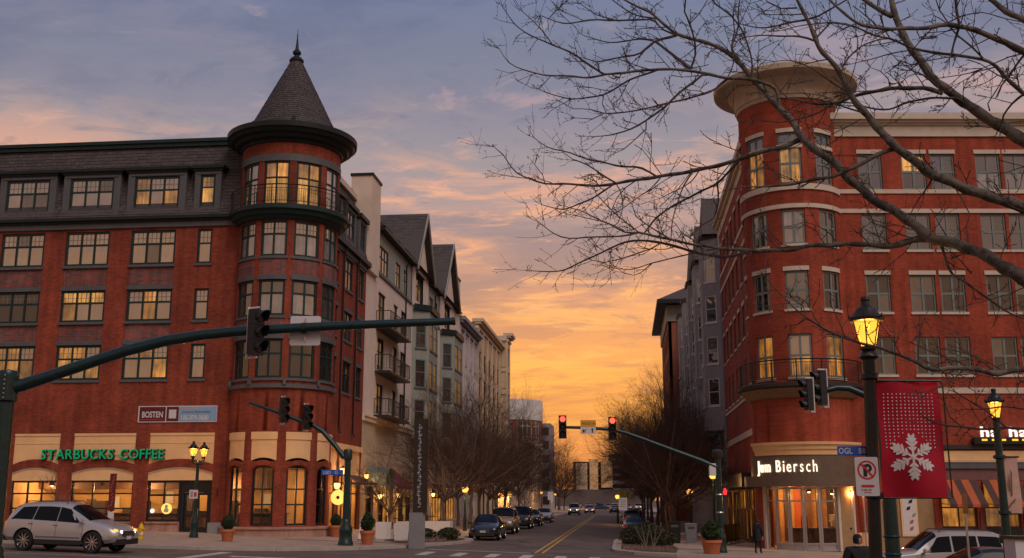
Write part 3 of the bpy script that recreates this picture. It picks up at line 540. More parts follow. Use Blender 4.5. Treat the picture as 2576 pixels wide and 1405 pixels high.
g = MB(); g.lathe([(3.06, -.6), (3.06, .42), (3.14, .44), (3.14, .54), (2.8, .56)], (*CL, 0), 60, -75, 120); g.build('plinth', 'brick_pale', B, 25, True)
g = MB(); g.lathe([(2.7, 21.62), (2.9, 21.66), (2.96, 21.8), (3.2, 21.88), (3.3, 22.05), (3.52, 22.12), (3.62, 22.3), (3.74, 22.34), (3.76, 22.62), (3.6, 22.7), (2.6, 22.9)], (*CL, 0), 72); g.build('turret_cornice', 'dark_trim', B, 25, True)
g = MB(); g.lathe([(2.66, 22.74), (.26, 27.72)], (*CL, 0), 48); g.build('cone_roof', 'slate_b', B, 40)
rows = []; NR = 34
for r in range(NR):
    t0, t1 = r/NR, min(1, (r+1.2)/NR); r0 = 2.72+(.30-2.72)*t0; r1 = 2.72+(.30-2.72)*t1; z0 = 22.72+5.0*t0; z1 = 22.72+5.0*t1; n = max(8, int(2*math.pi*r0/.27)); row = []; o_ = rng.random()*30
    for j in range(n):
        a0 = R(o_+360*j/n); a1 = R(o_+360*(j+1)/n); P_ = lambda q, a, z: Vector((CL[0]+q*math.sin(a), CL[1]-q*math.cos(a), z)); am = (a0+a1)/2
        row.append((P_(r0, a0, z0), P_(r0, a1, z0), P_(r1, a1, z1), P_(r1, a0, z1), Vector((math.sin(am), -math.cos(am), .45)).normalized()))
    rows.append(row)
slates(B, rows, 'cone_slates')
g = MB(); g.lathe([(.30, 27.6), (.42, 27.62), (.44, 27.72), (.30, 27.9), (.16, 27.98), (.14, 28.06), (.24, 28.14), (.26, 28.26), (.14, 28.4), (.10, 28.5), (.03, 29.25), (.03, 29.35), (.05, 29.38), (.015, 29.42), (.012, 29.75), (0, 29.76)], (*CL, 0), 16); g.build('finial', 'dark_trim', B, 40)
for a in (-45, 18, 75): p = TL.p(a, 22.95, -.25); g = MB(); g.tube([p+Vector((0, 0, -.2)), p+Vector((0, 0, .3)), p+Vector((0, 0, .38))], [.09, .11, .03], 8); g.build('vent_pipe', 'dark_trim', B)
# balcony
g = MB(); g.lathe([(2.7, 17.12), (2.96, 17.2), (3.06, 17.34), (3.22, 17.42), (3.3, 17.62), (3.44, 17.68), (3.44, 17.9), (3.3, 17.98), (2.7, 17.99)], (*CL, 0), 64, -80, 140); bal = g.build('balcony', 'green_trim', B, 25, True)
RL = Cyl(CL, 3.32)
g = MB()
for z, rr in ((19.05, .035), (18.85, .015), (18.12, .018)): g.tube([RL.p(a, z, 0) for a in range(-72, 131, 6)], rr, 6)
for a in range(-72, 131, 2): g.tube([RL.p(a, 18.12, 0), RL.p(a, 18.86, 0)], .010, 4)
for a in range(-72, 131, 18): g.tube([RL.p(a, 17.98, 0), RL.p(a, 19.07, 0)], .03, 6)
g.build('railing', 'black_metal', bal)

# ---- side of the left building, along the street
sc = [(61.9, 63.4), (65.0, 66.9), (68.4, 69.8)]; sops = [(a, b, f[0], f[1]) for a, b in sc for f in (F2, F3, F4)]+[(61.6, 64.4, -.5, 5.0), (64.9, 70.0, -.5, 5.0)]
mb = MB(); mwall(mb, SL, 60.2, 70.35, -.6, 17.3, sops, .16); mb.build('side_wall', 'brick', B)
for a, b in sc:
    for f, pm in ((F4, 'pane_cool'), (F3, 'pane_dim'), (F2, 'pane_dark')): window(B, SL, a, b, f[0], f[1], 2, (.62,), pm, 'green_trim', .10, .14, sill='grey_trim', lintel='grey_trim')
    g = MB(); mwall(g, SL, a-.3, b+.3, 18.2, 20.62, [(a, b, 18.4, 20.4)], .2, d=.02)
    for q in (a-.3, b+.3): g.quad(SL.p(q, 18.2, .02), SL.p(q, 20.62, .02), SL.p(q, 20.62, -.9), SL.p(q, 18.2, -.2))
    d_ = g.build('dormer', 'grey_trim', B); g = MB(); mbox(g, SL, a-.45, b+.45, 20.62, 20.9, -1, .2); g.build('dormer_cornice', 'dark_trim', d_)
    window(B, SL, a, b, 18.4, 20.4, 2, (.62,), 'pane_cool', 'green_trim', .10, .12)
g = MB(); mbox(g, SL, 60.3, 70.4, 17.3, 17.62, -.2, .12); g.build('frieze', 'grey_trim', B); g = MB(); mbox(g, SL, 60.3, 70.45, 17.62, 17.92, -.2, .36); g.build('gutter', 'dark_trim', B)
def PS(s, t): return Vector((-17.5+.12-1.15*t, s, 17.9+(MT-17.9)*t))
g = MB(); g.quad(PS(60, 0), PS(70.4, 0), PS(70.4, 1), PS(60, 1)); g.build('roof', 'slate_b', B)
slates(B, plane_courses(PS, 60, 70.4, 22, .30, Vector((1, 0, .25)).normalized(), lambda s, t: any(a-.3 < s < b+.3 and 18.2 < 17.9+(MT-17.9)*t < 20.6 for a, b in sc)), 'slates')
g = MB(); g.box(-18.9, -18.3, 59.6, 70.5, MT-.05, MT+.34); g.build('coping', 'cream_light', B)
for y in (64.2, 67.6): g = MB(); g.tube([SL.p(y, 17.6, .3), SL.p(y, 17.2, .12), SL.p(y, 6.2, .10), SL.p(y, 5.9, .22)], .06, 6); g.build('downpipe', 'black_metal', B)
g = MB(); mbox(g, SL, 61.0, 70.3, 5.0, 5.35, -.1, .14); g.build('shop_cornice', 'cream', B); g = MB(); mbox(g, SL, 61.6, 64.4, 3.5, 5.0, -.1, -.02); mbox(g, SL, 64.9, 70.0, 3.5, 5.0, -.1, -.02); g.build('shop_fascia', 'cream', B)
window(B, SL, 61.6, 64.4, -.2, 3.5, 2, (.7,), 'glass', 'black_metal', .12, .2, name='shop_window'); window(B, SL, 64.9, 70.0, -.2, 3.5, 4, (.7,), 'glass', 'black_metal', .12, .2, name='shop_window')
g = MB(); g.box(-17.45, -16.2, 64.6, 70.0, 2.9, 3.0); g.quad((-17.45, 64.6, 3.5), (-17.45, 70, 3.5), (-16.2, 70, 2.98), (-16.2, 64.6, 2.98)); g.build('side_awning', 'awning_brown', B)
for y in (62.5, 66.5, 69): pendant(-18.6, y, 2.6, 110, {62.5: 'nearest', 66.5: 'in the middle', 69: 'farthest'}[y]+' in the side shop of the brick block', 'pendant lamps in the side shop window')

# ---------------------------------------------------------------- right corner building
RB = thing('corner_building', (14, 62, -.8), 'red brick corner block with cream bands and round tower under a wide flat cornice', 'building')
OR = Vector((10.11, 60.48, 0)); FR = Flat(OR, RT, (math.sin(YAW), -math.cos(YAW), 0)); CR = (9.98, 61.9); TR = Cyl(CR, 2.8); SR = Flat((7.9, 0, 0), (0, 1, 0), (-1, 0, 0))
rc = [(3.66, 5.04), (6.16, 7.58), (7.86, 9.26), (10.46, 11.9), (12.1, 13.52), (15.0, 16.4), (17.2, 18.6)]
f6, f5, f4, f3 = (19.48, 21.62), (15.9, 18.02), (12.3, 14.44), (8.77, 10.9)
rops = [(a, b, f[0], f[1]) for a, b in rc for f in (f3, f4, f5, f6)]+[(2.95, 6.55, -1.2, 2.5), (6.9, 8.85, -.2, 3.0), (9.25, 11.2, -.2, 3.0), (11.6, 13.6, -.2, 3.0), (14, 18, -.2, 3.0)]
mb = MB(); mwall(mb, FR, 2.2, 24, -1.6, 22.7, rops, .18); mb.build('wall', 'brick_r', RB)
mb = MB(); p = [FR.p(2.6, -1.6, -6.2), FR.p(24, -1.6, -6.2), FR.p(24, -1.6, -25), Vector((8.1, 84.8, -1.6)), Vector((8.1, 66.5, -1.6))]; mb.prism(p, (0, 0, 24.6)); mb.build('wall_core', 'brick_dark', RB)
mb = MB(); mb.quad(FR.p(2.2, 22.75, 0), FR.p(24, 22.75, 0), FR.p(24, 22.75, -25), Vector((8.0, 84.9, 22.75))); mb.build('roof', 'slate_b', RB)
for c, (a, b) in enumerate(rc):
    for f in (f3, f4, f5, f6):
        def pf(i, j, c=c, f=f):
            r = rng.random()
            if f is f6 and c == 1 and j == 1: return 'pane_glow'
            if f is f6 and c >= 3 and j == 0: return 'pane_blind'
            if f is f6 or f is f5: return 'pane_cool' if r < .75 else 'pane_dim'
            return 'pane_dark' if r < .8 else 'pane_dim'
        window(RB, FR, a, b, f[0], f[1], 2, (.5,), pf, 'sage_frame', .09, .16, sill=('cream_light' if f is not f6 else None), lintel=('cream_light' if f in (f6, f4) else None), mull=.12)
for z0, z1, d in ((19.22, 19.46, .07), (18.06, 18.30, .07), (7.72, 8.04, .06)): g = MB(); mbox(g, FR, 2.2 if z0 > 10 else 6.75, 24, z0, z1, -.03, d); g.build('band', 'cream_light', RB)
g = MB(); mbox(g, FR, 2.3, 24, 22.7, 23.34, -.3, .05); g.build('frieze', 'cream_light', RB)
g = MB(); mbox(g, FR, 2.2, 24, 23.34, 23.46, -.3, .16); mbox(g, FR, 2.15, 24, 23.46, 23.6, -.3, .30); mbox(g, FR, 2.0, 24, 23.6, 23.98, -.5, .46); g.build('cornice', 'cream_light', RB)
g = MB(); mbox(g, FR, 2.2, 24, 22.66, 22.70, -.05, .09); g.build('frieze_moulding', 'cream_light', RB)
# tower
tc_ = [-95, -51, -7, 37]; th = 13.2; to = []
for c in tc_: to += [(c-th, c+th, 19.48, 22.5), (c-th, c+th, 15.95, 17.95), (c-th, c+th, 12.28, 14.43), (c-th, c+th, 8.5, 10.88)]
to.append((-66, 54, -1.4, 3.2))
mb = MB(); mwall(mb, TR, -136, 76, -1.6, 24.7, to, .18); mb.build('tower_wall', 'brick_r', RB, 25, True)
for c in tc_:
    for fi, (z0, z1) in enumerate(((19.48, 22.5), (15.95, 17.95), (12.28, 14.43), (8.5, 10.88))):
        def pf(i, j, fi=fi, c=c):
            if fi == 0: return 'pane_cool' if j == 2 or c == 37 else ('pane_lit' if j == 0 else 'pane_glow') if c == -7 else 'pane_amber'
            if fi == 1: return 'pane_blind' if c == -7 else 'pane_dim'
            if fi == 2: return 'pane_cool' if c == -7 else 'pane_dark'
            return ('pane_amber' if c != -7 else 'pane_lit' if j == 0 else 'pane_sky')
        window(RB, TR, c-th, c+th, z0, z1, 2, (.38, .72) if fi == 0 else (.5,), pf, 'sage_frame', .10, .16, sill=(None if fi == 0 else 'cream_light'), lintel=('cream_light' if fi in (0, 2) else None), mull=.13)
        if fi == 0: g = MB(); mbox(g, TR, c-th-1, c+th+1, 21.55, 21.75, -.16, .06); g.build('transom_band', 'cream_light', RB, 25, True)
for z0, z1, d in ((19.09, 19.42, .08), (18.02, 18.26, .08)): g = MB(); mbox(g, TR, -136, 72, z0, z1, -.03, d); g.build('band', 'cream_light', RB, 25, True)
g = MB(); g.lathe([(2.7, 24.5), (2.88, 24.55), (2.90, 24.72), (2.98, 24.78), (3.0, 25.15), (3.1, 25.42), (3.3, 25.6), (3.36, 25.7), (3.95, 25.78), (4.08, 25.8), (4.18, 25.86), (4.2, 26.14), (4.12, 26.24), (3.95, 26.28), (0, 26.34)], (*CR, 0), 80); g.build('tower_cornice', 'cornice_tan_shaded', RB, 28, True)  # trim cream made tanner and darker, the cornice's shade put into its colour
# balcony
g = MB(); g.lathe([(2.7, 7.35), (2.95, 7.42), (3.2, 7.7), (3.34, 7.86), (3.34, 7.9), (2.7, 7.91)], (*CR, 0), 60, -110, 85); g.build('balcony_soffit', 'soffit', RB, 28, True)
g = MB(); g.lathe([(2.7, 7.92), (3.44, 7.92), (3.5, 7.98), (3.5, 8.14), (3.4, 8.2), (2.7, 8.21)], (*CR, 0), 60, -110, 85); bal = g.build('balcony', 'dark_bronze', RB, 28, True)
RR = Cyl(CR, 3.38); g = MB()
for z, rr in ((9.42, .04), (9.25, .016), (8.34, .02)): g.tube([RR.p(a, z, 0) for a in range(-104, 83, 6)], rr, 6)
for a in range(-104, 81, 2): g.tube([RR.p(a, 8.34, 0), RR.p(a, 9.26, 0)], .011, 4)
for a in range(-104, 81, 23): g.tube([RR.p(a, 8.2, 0), RR.p(a, 9.44, 0)], .035, 6)
g.build('railing', 'black_metal', bal)
# entrance: cornice, sign board, canopy, glazed doors
EC = Cyl(CR, 2.84)
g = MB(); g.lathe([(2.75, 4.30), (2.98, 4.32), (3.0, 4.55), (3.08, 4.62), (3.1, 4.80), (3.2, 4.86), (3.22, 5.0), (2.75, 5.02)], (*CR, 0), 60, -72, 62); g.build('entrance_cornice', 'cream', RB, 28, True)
g = MB(); mbox(g, EC, -100, 60, 3.21, 4.29, -.1, .10); g.build('sign_board', 'fascia', RB, 25, True)
g = MB(); mbox(g, EC, -86, 64, 2.64, 3.2, -.3, .56); g.build('canopy', 'fascia', RB, 25, True)
g = MB(); mbox(g, SR, 62.5, 66, 3.2, 4.3, 0, .2); g.build('sign_board', 'fascia', RB)
GZ = -.72
for (a, b, nm) in ((-66, -62, 0), (26, 29, 0)): g = MB(); mbox(g, TR, a, b, GZ, 2.64, -.2, -.02); g.build('jamb', 'cream_light', RB)
window(RB, TR, -62, -47, GZ, 2.62, 1, (.8,), 'glass', 'alum', .08, .24, name='side_light', dep=.1)
for a, b in ((-47, -30), (-30, -13), (-13, 5), (5, 26)):
    d_ = window(RB, TR, a, b, GZ, 2.62, 1, (.09, .8), lambda i, j: 'alum' if j == 0 else 'glass', 'alum', .10, .24, name='door' if b < 10 else 'side_light', dep=.1)
    if a in (-30, -13): g = MB(); q = b-3 if a == -30 else a+3; g.tube([TR.p(q, .1, -.05), TR.p(q, 1.1, -.05)], .022, 6); g.build('handle', 'black_metal', d_)
g = MB(); mbox(g, TR, 29, 50, GZ, 2.62, -.3, -.14); pd = g.build('panel_door', 'tan_panel', RB); g = MB(); g.tube([TR.p(46, .45, -.14), TR.p(46, .45, -.06)], .05, 8); g.build('handle', 'black_metal', pd)
g = MB(); mbox(g, TR, 50, 53.9, GZ, 2.62, -.25, 0); g.build('jamb', 'cream_light', RB)
g = MB(); mbox(g, FR, 2.25, 2.9, -1.4, .22, 0, .12); g.build('pier_base', 'cream', RB); g = MB(); mbox(g, TR, 54.1, 70, -1.4, .2, 0, .10); g.build('pier_base', 'cream', RB)
# vestibule behind the doors
g = MB(); g.lathe([(2.6, -.70), (0, -.70)], (*CR, 0), 32); g.quad((8.2, 62, -.7), (15, 63, -.7), (15, 66.3, -.7), (8.2, 66.3, -.7)); g.build('lobby_floor', 'floor_in', RB)
g = MB(); g.quad((8.15, 62.3, -.7), (8.15, 66.3, -.7), (8.15, 66.3, 3.2), (8.15, 62.3, 3.2)); g.quad((8.15, 66.2, -.7), (15, 66.2, -.7), (15, 66.2, 3.2), (8.15, 66.2, 3.2)); g.quad((15, 62, -.7), (15, 66.2, -.7), (15, 66.2, 3.2), (15, 62, 3.2)); g.build('lobby_wall', 'interior_red', RB)
g = MB(); g.lathe([(2.7, 3.22), (0, 3.22)], (*CR, 0), 32); g.quad((8, 61.9, 3.23), (15, 61.9, 3.23), (15, 66.3, 3.23), (8, 66.3, 3.23)); g.build('lobby_ceiling', 'ceiling_dark', RB)
g = MB(); g.box(9.0, 12.4, 62.3, 62.9, -.7, .36); g.box(8.9, 12.5, 62.2, 63.0, .36, .42); g.build('host_counter', 'wood_dark', RB)
for i in range(6): g = MB(); x = 8.7+i*.62; g.box(x, x+.34, 66.05, 66.15, -.7+rng.random()*.8, 2.6+rng.random()*.4); g.build('wall_hanging', rng.choice(['wood', 'awning_orange', 'wood_dark']), RB)
g = MB(); g.box(11.35, 11.65, 63.0, 63.06, .75, 1.15); g.build('framed_menu', 'white_paint', RB); g = MB(); g.box(11.4, 11.85, 62.75, 62.95, .48, .82); g.build('menu_stack', 'cream_light', RB)
for x, y, z, wh in ((8.9, 61.3, 2.35, 'at the left jamb of'), (10.4, 63.6, 2.4, 'in the middle of'), (11.6, 63.2, 2.3, 'at the right inside'), (9.4, 64.8, 2.4, 'at the back of')): pendant(x, y, z, 110, wh+' the glazed corner entrance', 'pendant lamps inside the corner entrance', 3.2, (1, .52, .18))
# lettering on the sign board
sg = thing('entrance_sign', (CR[0], CR[1]-2.9, 3.4), 'row of glowing white letters on dark board above the corner entrance', 'sign')
letters(sg, EC, -66, 3.42, 3, 'Jum Biersch', .90, 'sign_glow', .16, extrude=.04, offset=.002, gap=.24)
# ground floor of the front: piers, posters, shopfronts, awnings, bands
g = MB(); mbox(g, FR, 2.95, 6.55, -1.2, 2.5, -.18, -.1); g.build('shop_wall', 'tan_panel', RB); 
po = MB(); mbox(po, FR, 4.72, 5.62, .02, 2.2, -.1, -.03); f_ = po.build('poster_frame', 'cream', RB); po = MB(); mbox(po, FR, 4.8, 5.54, .1, 2.12, -.03, -.02); po.build('poster', 'white_metal', f_)
for i in range(5): po = MB(); a = 4.85+rng.random()*.45; z = .3+i*.36; po.prism([FR.p(a, z, -.018), FR.p(a+.2, z+.05, -.018), FR.p(a+.25, z+.25, -.018), FR.p(a+.06, z+.18, -.018)], FR.n*.004); po.build('poster_print', rng.choice(['coat_black', 'lilac_grey', 'awning_orange']), f_)
for z0, z1, m_, d in ((4.66, 4.9, 'dark_bronze', .2), (4.04, 4.58, 'cream', .1), (3.96, 4.02, 'cream_light', .18), (3.62, 3.94, 'grey_trim', .14), (3.0, 3.6, 'plum', .03)): g = MB(); mbox(g, FR, 6.7, 24, z0, z1, -.03, d); g.build('shop_band', m_, RB)
for a, b in ((6.9, 8.85), (9.25, 11.2), (11.6, 13.6), (14, 18)):
    window(RB, FR, a, b, .45, 3.0, 2, (.42,), lambda i, j: 'pane_amber' if rng.random() < .45 else 'pane_lit', 'wood_dark', .09, .2, name='shop_window'); g = MB(); mbox(g, FR, a, b, -.2, .45, -.16, .02); g.build('stall_riser', 'black_metal', RB)
    aw = MB(); n = 5; st = (b-a+.1)/n
    r_ = thing('shop_awning', FR.p((a+b)/2, 3.0, .1), 'sloping awning striped orange and brown, '+{6.9: 'next to the red banner', 9.25: 'behind the small street lamp', 11.6: 'at the right end of the shopfront', 14: 'past the right end of the view'}[a], 'awning', 'striped awnings over the shop windows')
    for i in range(n):
        q = MB(); x0 = a-.05+i*st; q.add([FR.p(x0, 3.02, .03), FR.p(x0+st, 3.02, .03), FR.p(x0+st+.12, 1.72, 1.05), FR.p(x0+.12, 1.72, 1.05), FR.p(x0+.12, 1.56, 1.05), FR.p(x0+st+.12, 1.56, 1.05)], ((0, 1, 2, 3), (3, 2, 5, 4))); q.build('awning_stripe', 'awning_orange' if i % 2 else 'awning_brown', r_)
    g = MB()
    for q in (a-.05, b+.05): g.tube([FR.p(q+.1, 1.72, 1.03), FR.p(q, 1.75, .02)], .02, 5)
    g.build('awning_bracket', 'black_metal', r_)
for s_ in (8.95, 11.3, 13.8):
    g = MB(); mbox(g, FR, s_-.0, s_+.24, -.8, 1.3, 0, .1); g.build('pier_panel', 'brick_dark', RB)
s2 = thing('shop_sign', FR.p(10.8, 4.9, .3), 'white bubble letters on a black and amber tray above the right shopfront', 'sign')
g = MB(); mbox(g, FR, 8.85, 14.5, 4.92, 5.28, .05, .42); g.build('sign_tray', 'black_metal', s2)
for i in range(9): g = MB(); a = 9.25+i*.55; mbox(g, FR, a, a+rng.uniform(.2, .42), 5.1, 5.2, .42, .44); g.build('amber_mark', 'sign_amber', s2)
letters(s2, FR, 9.3, 5.34, 12.6, 'ha hais', .78, 'cool_lamp', .24, extrude=.05, offset=.012)
# wall lamps
def wall_lamp(p, n, label, e=30, grp=None, s=1.):
    t = thing('wall_lamp', p, label, 'lamp', grp); n = Vector(n); c = Vector(p)+n*.22*s
    g = MB(); g.tube([Vector(p), Vector(p)+n*.1*s+Vector((0, 0, .12*s)), c+Vector((0, 0, .16*s))], .018*s, 6); g.build('arm', 'dark_bronze', t)
    g = MB(); g.lathe([(0, .22*s), (.05*s, .19*s), (.14*s, .12*s), (.15*s, .1*s), (0, .12*s)], c, 10); g.build('cap', 'dark_bronze', t)
    g = MB(); g.lathe([(.12*s, .1*s), (.13*s, 0), (.08*s, -.14*s), (0, -.16*s)], c, 10); g.build('globe', 'bulb', t, 50); lampl(t, c+n*.2*s, e, (1, .45, .14), .1); return t
wall_lamp(FR.p(1.9, 2.3, .3), FR.n, 'glowing wall lamp on the brick pier right of the glazed entrance', 60, s=.8)
wall_lamp(FR.p(13.95, 1.9, .1), FR.n, 'bright wall lantern between awnings at the far right shopfront', 60)
g = MB(); g.tube([FR.p(2.62, -1, .3), FR.p(2.62, 2.6, .3)], .05, 8); g.tube([FR.p(2.62, .35, .3), FR.p(2.62, .48, .3)], .085, 8); g.build('canopy_post', 'alum', RB)
# ---- side along the street
scol = [(66.6, 67.9), (69.4, 70.7), (72.2, 73.5), (75.0, 76.3), (77.8, 79.1), (80.6, 81.9), (83.2, 84.4)]
mb = MB(); mwall(mb, SR, 63.8, 85, -1.6, 22.7, [(a, b, f[0], f[1]) for a, b in scol for f in (f3, f4, f5, f6)], .18); mb.build('side_wall', 'brick_r', RB)
for a, b in scol:
    for f in (f3, f4, f5, f6): window(RB, SR, a, b, f[0], f[1], 2, (.5,), 'pane_dark', 'sage_frame', .08, .16, sill='cream_light', lintel='cream_light' if f in (f4, f6) else None)
for z0, z1, d in ((19.22, 19.46, .08), (18.06, 18.3, .08), (8.3, 8.5, .06), (5.9, 6.3, .07)): g = MB(); mbox(g, SR, 64.0, 85, z0, z1, -.03, d); g.build('band', 'cream_light', RB)
g = MB(); mbox(g, SR, 64.0, 85.1, 22.7, 23.34, -.3, .05); mbox(g, SR, 64.0, 85.2, 23.34, 23.6, -.3, .25); mbox(g, SR, 64.0, 85.3, 23.6, 23.98, -.5, .46); g.build('cornice', 'cream_light', RB)
g = MB(); mbox(g, SR, 64.2, 86, 2.7, 3.5, -.1, 1.2); g.build('side_canopy', 'dark_bronze', RB)
for i in range(9):
    a = 64.6+i*2.25; window(RB, SR, a, a+2.0, -.6, 2.65, 2, (.62,), (lambda i_, j_: rng.choice(['pane_amber', 'wood', 'wood_dark', 'pane_dark'])), 'wood', .12, -.1, name='shop_window'); g = MB(); mbox(g, SR, a+2.0, a+2.25, -.8, 2.7, 0, .18); g.build('pilaster', 'wood', RB)

# ---------------------------------------------------------------- buildings along the street, left side
GB = thing('gabled_building', (-17.5, 90, -.1), 'cream stucco apartment row with two steep slate gables and iron balconies', 'building')
fl3 = [(14.4, 16.75), (11.1, 13.45), (7.95, 10.1)]
gc = [(74.2, 76.6), (79.4, 81.0), (82.2, 84.4), (95.6, 97.6), (110.0, 111.0)]
gops = [(a, b, f[0], f[1]) for a, b in gc[:4] for f in fl3]+[(87.6, 90.9, 18.6, 20.9), (102.2, 105.4, 18.6, 20.9)]+[(71.8, 74.2, -.6, 3.2), (75.4, 80.6, -.6, 3.4), (82, 88, -.6, 3.4), (89.5, 95.5, -.6, 3.4), (97, 103, -.6, 3.4), (104.5, 110.5, -.6, 3.4)]
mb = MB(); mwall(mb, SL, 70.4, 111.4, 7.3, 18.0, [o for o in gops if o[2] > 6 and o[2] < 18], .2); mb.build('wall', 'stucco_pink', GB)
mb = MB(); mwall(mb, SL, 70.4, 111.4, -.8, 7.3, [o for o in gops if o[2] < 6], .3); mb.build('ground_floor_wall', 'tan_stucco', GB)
mb = MB(); mb.box(-30, -18.2, 70.5, 111.3, -.8, 20.9); mb.build('wall_core', 'stucco', GB)
g = MB(); mbox(g, SL, 70.4, 111.4, 7.2, 7.5, -.05, .16); mbox(g, SL, 70.4, 111.4, 7.5, 7.62, -.05, .26); g.build('cornice', 'stucco', GB)
for a, b in gc[:4]:
    for f in fl3: window(GB, SL, a, b, f[0], f[1], 2 if b-a > 1.8 else 1, (.6,), lambda i, j: 'pane_cool' if rng.random() < .6 else 'pane_dim', 'dark_trim', .09, .18)
# top floor strip in sage, its windows, eaves
strip = [(74.2, 77.2), (79.8, 81.6), (82.8, 84.4)]
for y0, y1, ws in ((73.8, 86.0, strip), (93.6, 99.4, [(94.4, 96.2), (97, 98.6)])):
    mb = MB(); mwall(mb, SL, y0, y1, 18.0, 21.2, [(a, b, 18.25, 20.2) for a, b in ws], .15); mb.build('top_storey', 'sage', GB)
    for a, b in ws: window(GB, SL, a, b, 18.25, 20.2, 3 if b-a > 2 else 2, (.6,), 'pane_sky', 'dark_trim', .07, .12)
    g = MB(); mbox(g, SL, y0, y1, 17.9, 18.1, -.05, .12); g.build('string_course', 'grey_trim', GB)
    g = MB(); mbox(g, SL, y0, y1+.1, 21.2, 21.5, -.3, .5); g.build('eaves', 'dark_trim', GB)
    g = MB(); g.tube([SL.p(y1-2.2, 21.2, .4), SL.p(y1-2.4, 20.6, .08), SL.p(y1-2.4, 7.6, .08)], .06, 5); g.build('downpipe', 'dark_trim', GB)
g = MB(); g.add([(-17.0, 73.8, 21.45), (-17.0, 111.3, 21.45), (-25, 111.3, 26.6), (-25, 73.8, 26.6), (-30, 73.8, 21.4), (-30, 111.3, 21.4)], ((0, 1, 2, 3), (3, 2, 5, 4), (0, 3, 4), (1, 2, 5))); g.build('roof', 'slate', GB)
slates(GB, plane_courses(lambda s, t: Vector((-17.0-8*t, s, 21.47+5.15*t)), 73.8, 111.3, 20, .9, Vector((.54, 0, .84))), 'slates')
for (y0, ya, y1, za, wn) in ((86.0, 89.8, 93.5, 26.2, (87.6, 90.9)), (99.4, 104.2, 108.8, 26.9, (102.2, 105.4))):
    g = MB(); zt = lambda y: 21.3+(za-21.3)*(1-abs(y-ya)/((ya-y0) if y < ya else (y1-ya)))
    wa, wb = wn; P_ = lambda y, z: SL.p(y, z, .06)
    g.add([P_(y0, 18), P_(wa, 18), P_(wa, zt(wa)), P_(y0, 21.3)], ((0, 1, 2, 3),)); g.add([P_(wb, 18), P_(y1, 18), P_(y1, 21.3), P_(wb, zt(wb))], ((0, 1, 2, 3),)); g.add([P_(wa, 20.9), P_(wb, 20.9), P_(wb, zt(wb)), P_(ya, za), P_(wa, zt(wa))], ((0, 1, 2, 3, 4),)); g.add([P_(wa, 18), P_(wb, 18), P_(wb, 18.6), P_(wa, 18.6)], ((0, 1, 2, 3),))
    gw = g.build('gable_wall', 'stucco_pink', GB)
    window(GB, SL, wa, wb, 18.6, 20.9, 2, (.6,), 'pane_dim', 'dark_trim', .1, .1); g = MB(); mbox(g, SL, wa-.1, wb+.1, 20.92, 21.2, .06, .3); g.build('window_hood', 'grey_trim', gw)
    g = MB(); mbox(g, SL, ya-.12, ya+.12, za-2.4, za-1.0, .06, .09); g.build('vent_slot', 'dark_trim', gw)
    e = .55
    for sgn, yb in ((-1, y0-.3), (1, y1+.3)):
        zb = 21.05; g = MB(); a_ = Vector((-17.5+e, yb, zb)); b_ = Vector((-17.5+e, ya, za+.25)); g.prism([a_, b_, b_+Vector((0, 0, .28)), a_+Vector((0, sgn*.1, .2))], (-9.5, 0, 0)); g.build('gable_roof', 'slate', GB)
        N_ = Vector((0, sgn*(za-zb), abs(ya-yb))).normalized(); slates(GB, plane_courses(lambda s, t, yb=yb, zb=zb: Vector((s, yb+(ya-yb)*t, zb+.26+(za+.53-zb-.26)*t)), -27, -17.5+e, 16, .5, N_), 'slates')
        g = MB(); g.prism([a_+Vector((.03, 0, -.2)), b_+Vector((.03, 0, -.2)), b_+Vector((.03, 0, .3)), a_+Vector((.03, 0, .2))], (.12, 0, 0)); g.build('bargeboard', 'sage', GB)
for (x0, x1, y0, y1, z1) in ((-18.75, -17.25, 70.45, 73.1, 24.3), (-19.8, -18.75, 70.45, 73.0, 23.2), (-20, -17.35, 108.9, 111.6, 25.0)):
    g = MB(); g.box(x0, x1, y0, y1, 17.5, z1); c_ = g.build('chimney', 'stucco', GB); g = MB(); g.box(x0-.08, x1+.08, y0-.08, y1+.08, z1, z1+.18); g.build('chimney_cap', 'dark_trim', c_)
# bays
for y0, y1 in ((86.7, 93.2), (100.2, 107.6)):
    pts = [(y0, 0), (y0+1.2, 1.25), (y1-1.2, 1.25), (y1, 0)]
    for i, (a, b) in enumerate(zip(pts, pts[1:])):
        A_, B_ = SL.p(a[0], 0, a[1]), SL.p(b[0], 0, b[1]); u = (B_-A_); ln = u.length; u.normalize(); F_ = Flat(A_, u, Vector((u.y, -u.x, 0)))
        ww = [(.35, ln-.35)] if i != 1 else [(.3, ln/2-.2), (ln/2+.2, ln-.3)]; mb = MB(); mwall(mb, F_, 0, ln, 7.0, 17.6, [(p, q, f[0], f[1]) for p, q in ww for f in fl3], .1); by = mb.build('bay_wall', 'sage', GB)
        for p, q in ww:
            for f in fl3: window(GB, F_, p, q, f[0], f[1], 1, (.55,), 'pane_dim', 'sage_frame', .07, .09, sill='grey_trim')
    g = MB(); g.prism([SL.p(a-(.2 if i == 0 else 0)+(.2 if i == 3 else 0), 17.6, d+.18) for i, (a, d) in enumerate(pts)], (0, 0, .5)); g.build('bay_roof', 'dark_trim', GB)
    g = MB(); g.prism([SL.p(a, 6.9, d+.05) for a, d in pts], (0, 0, .12)); g.build('bay_floor', 'sage', GB)
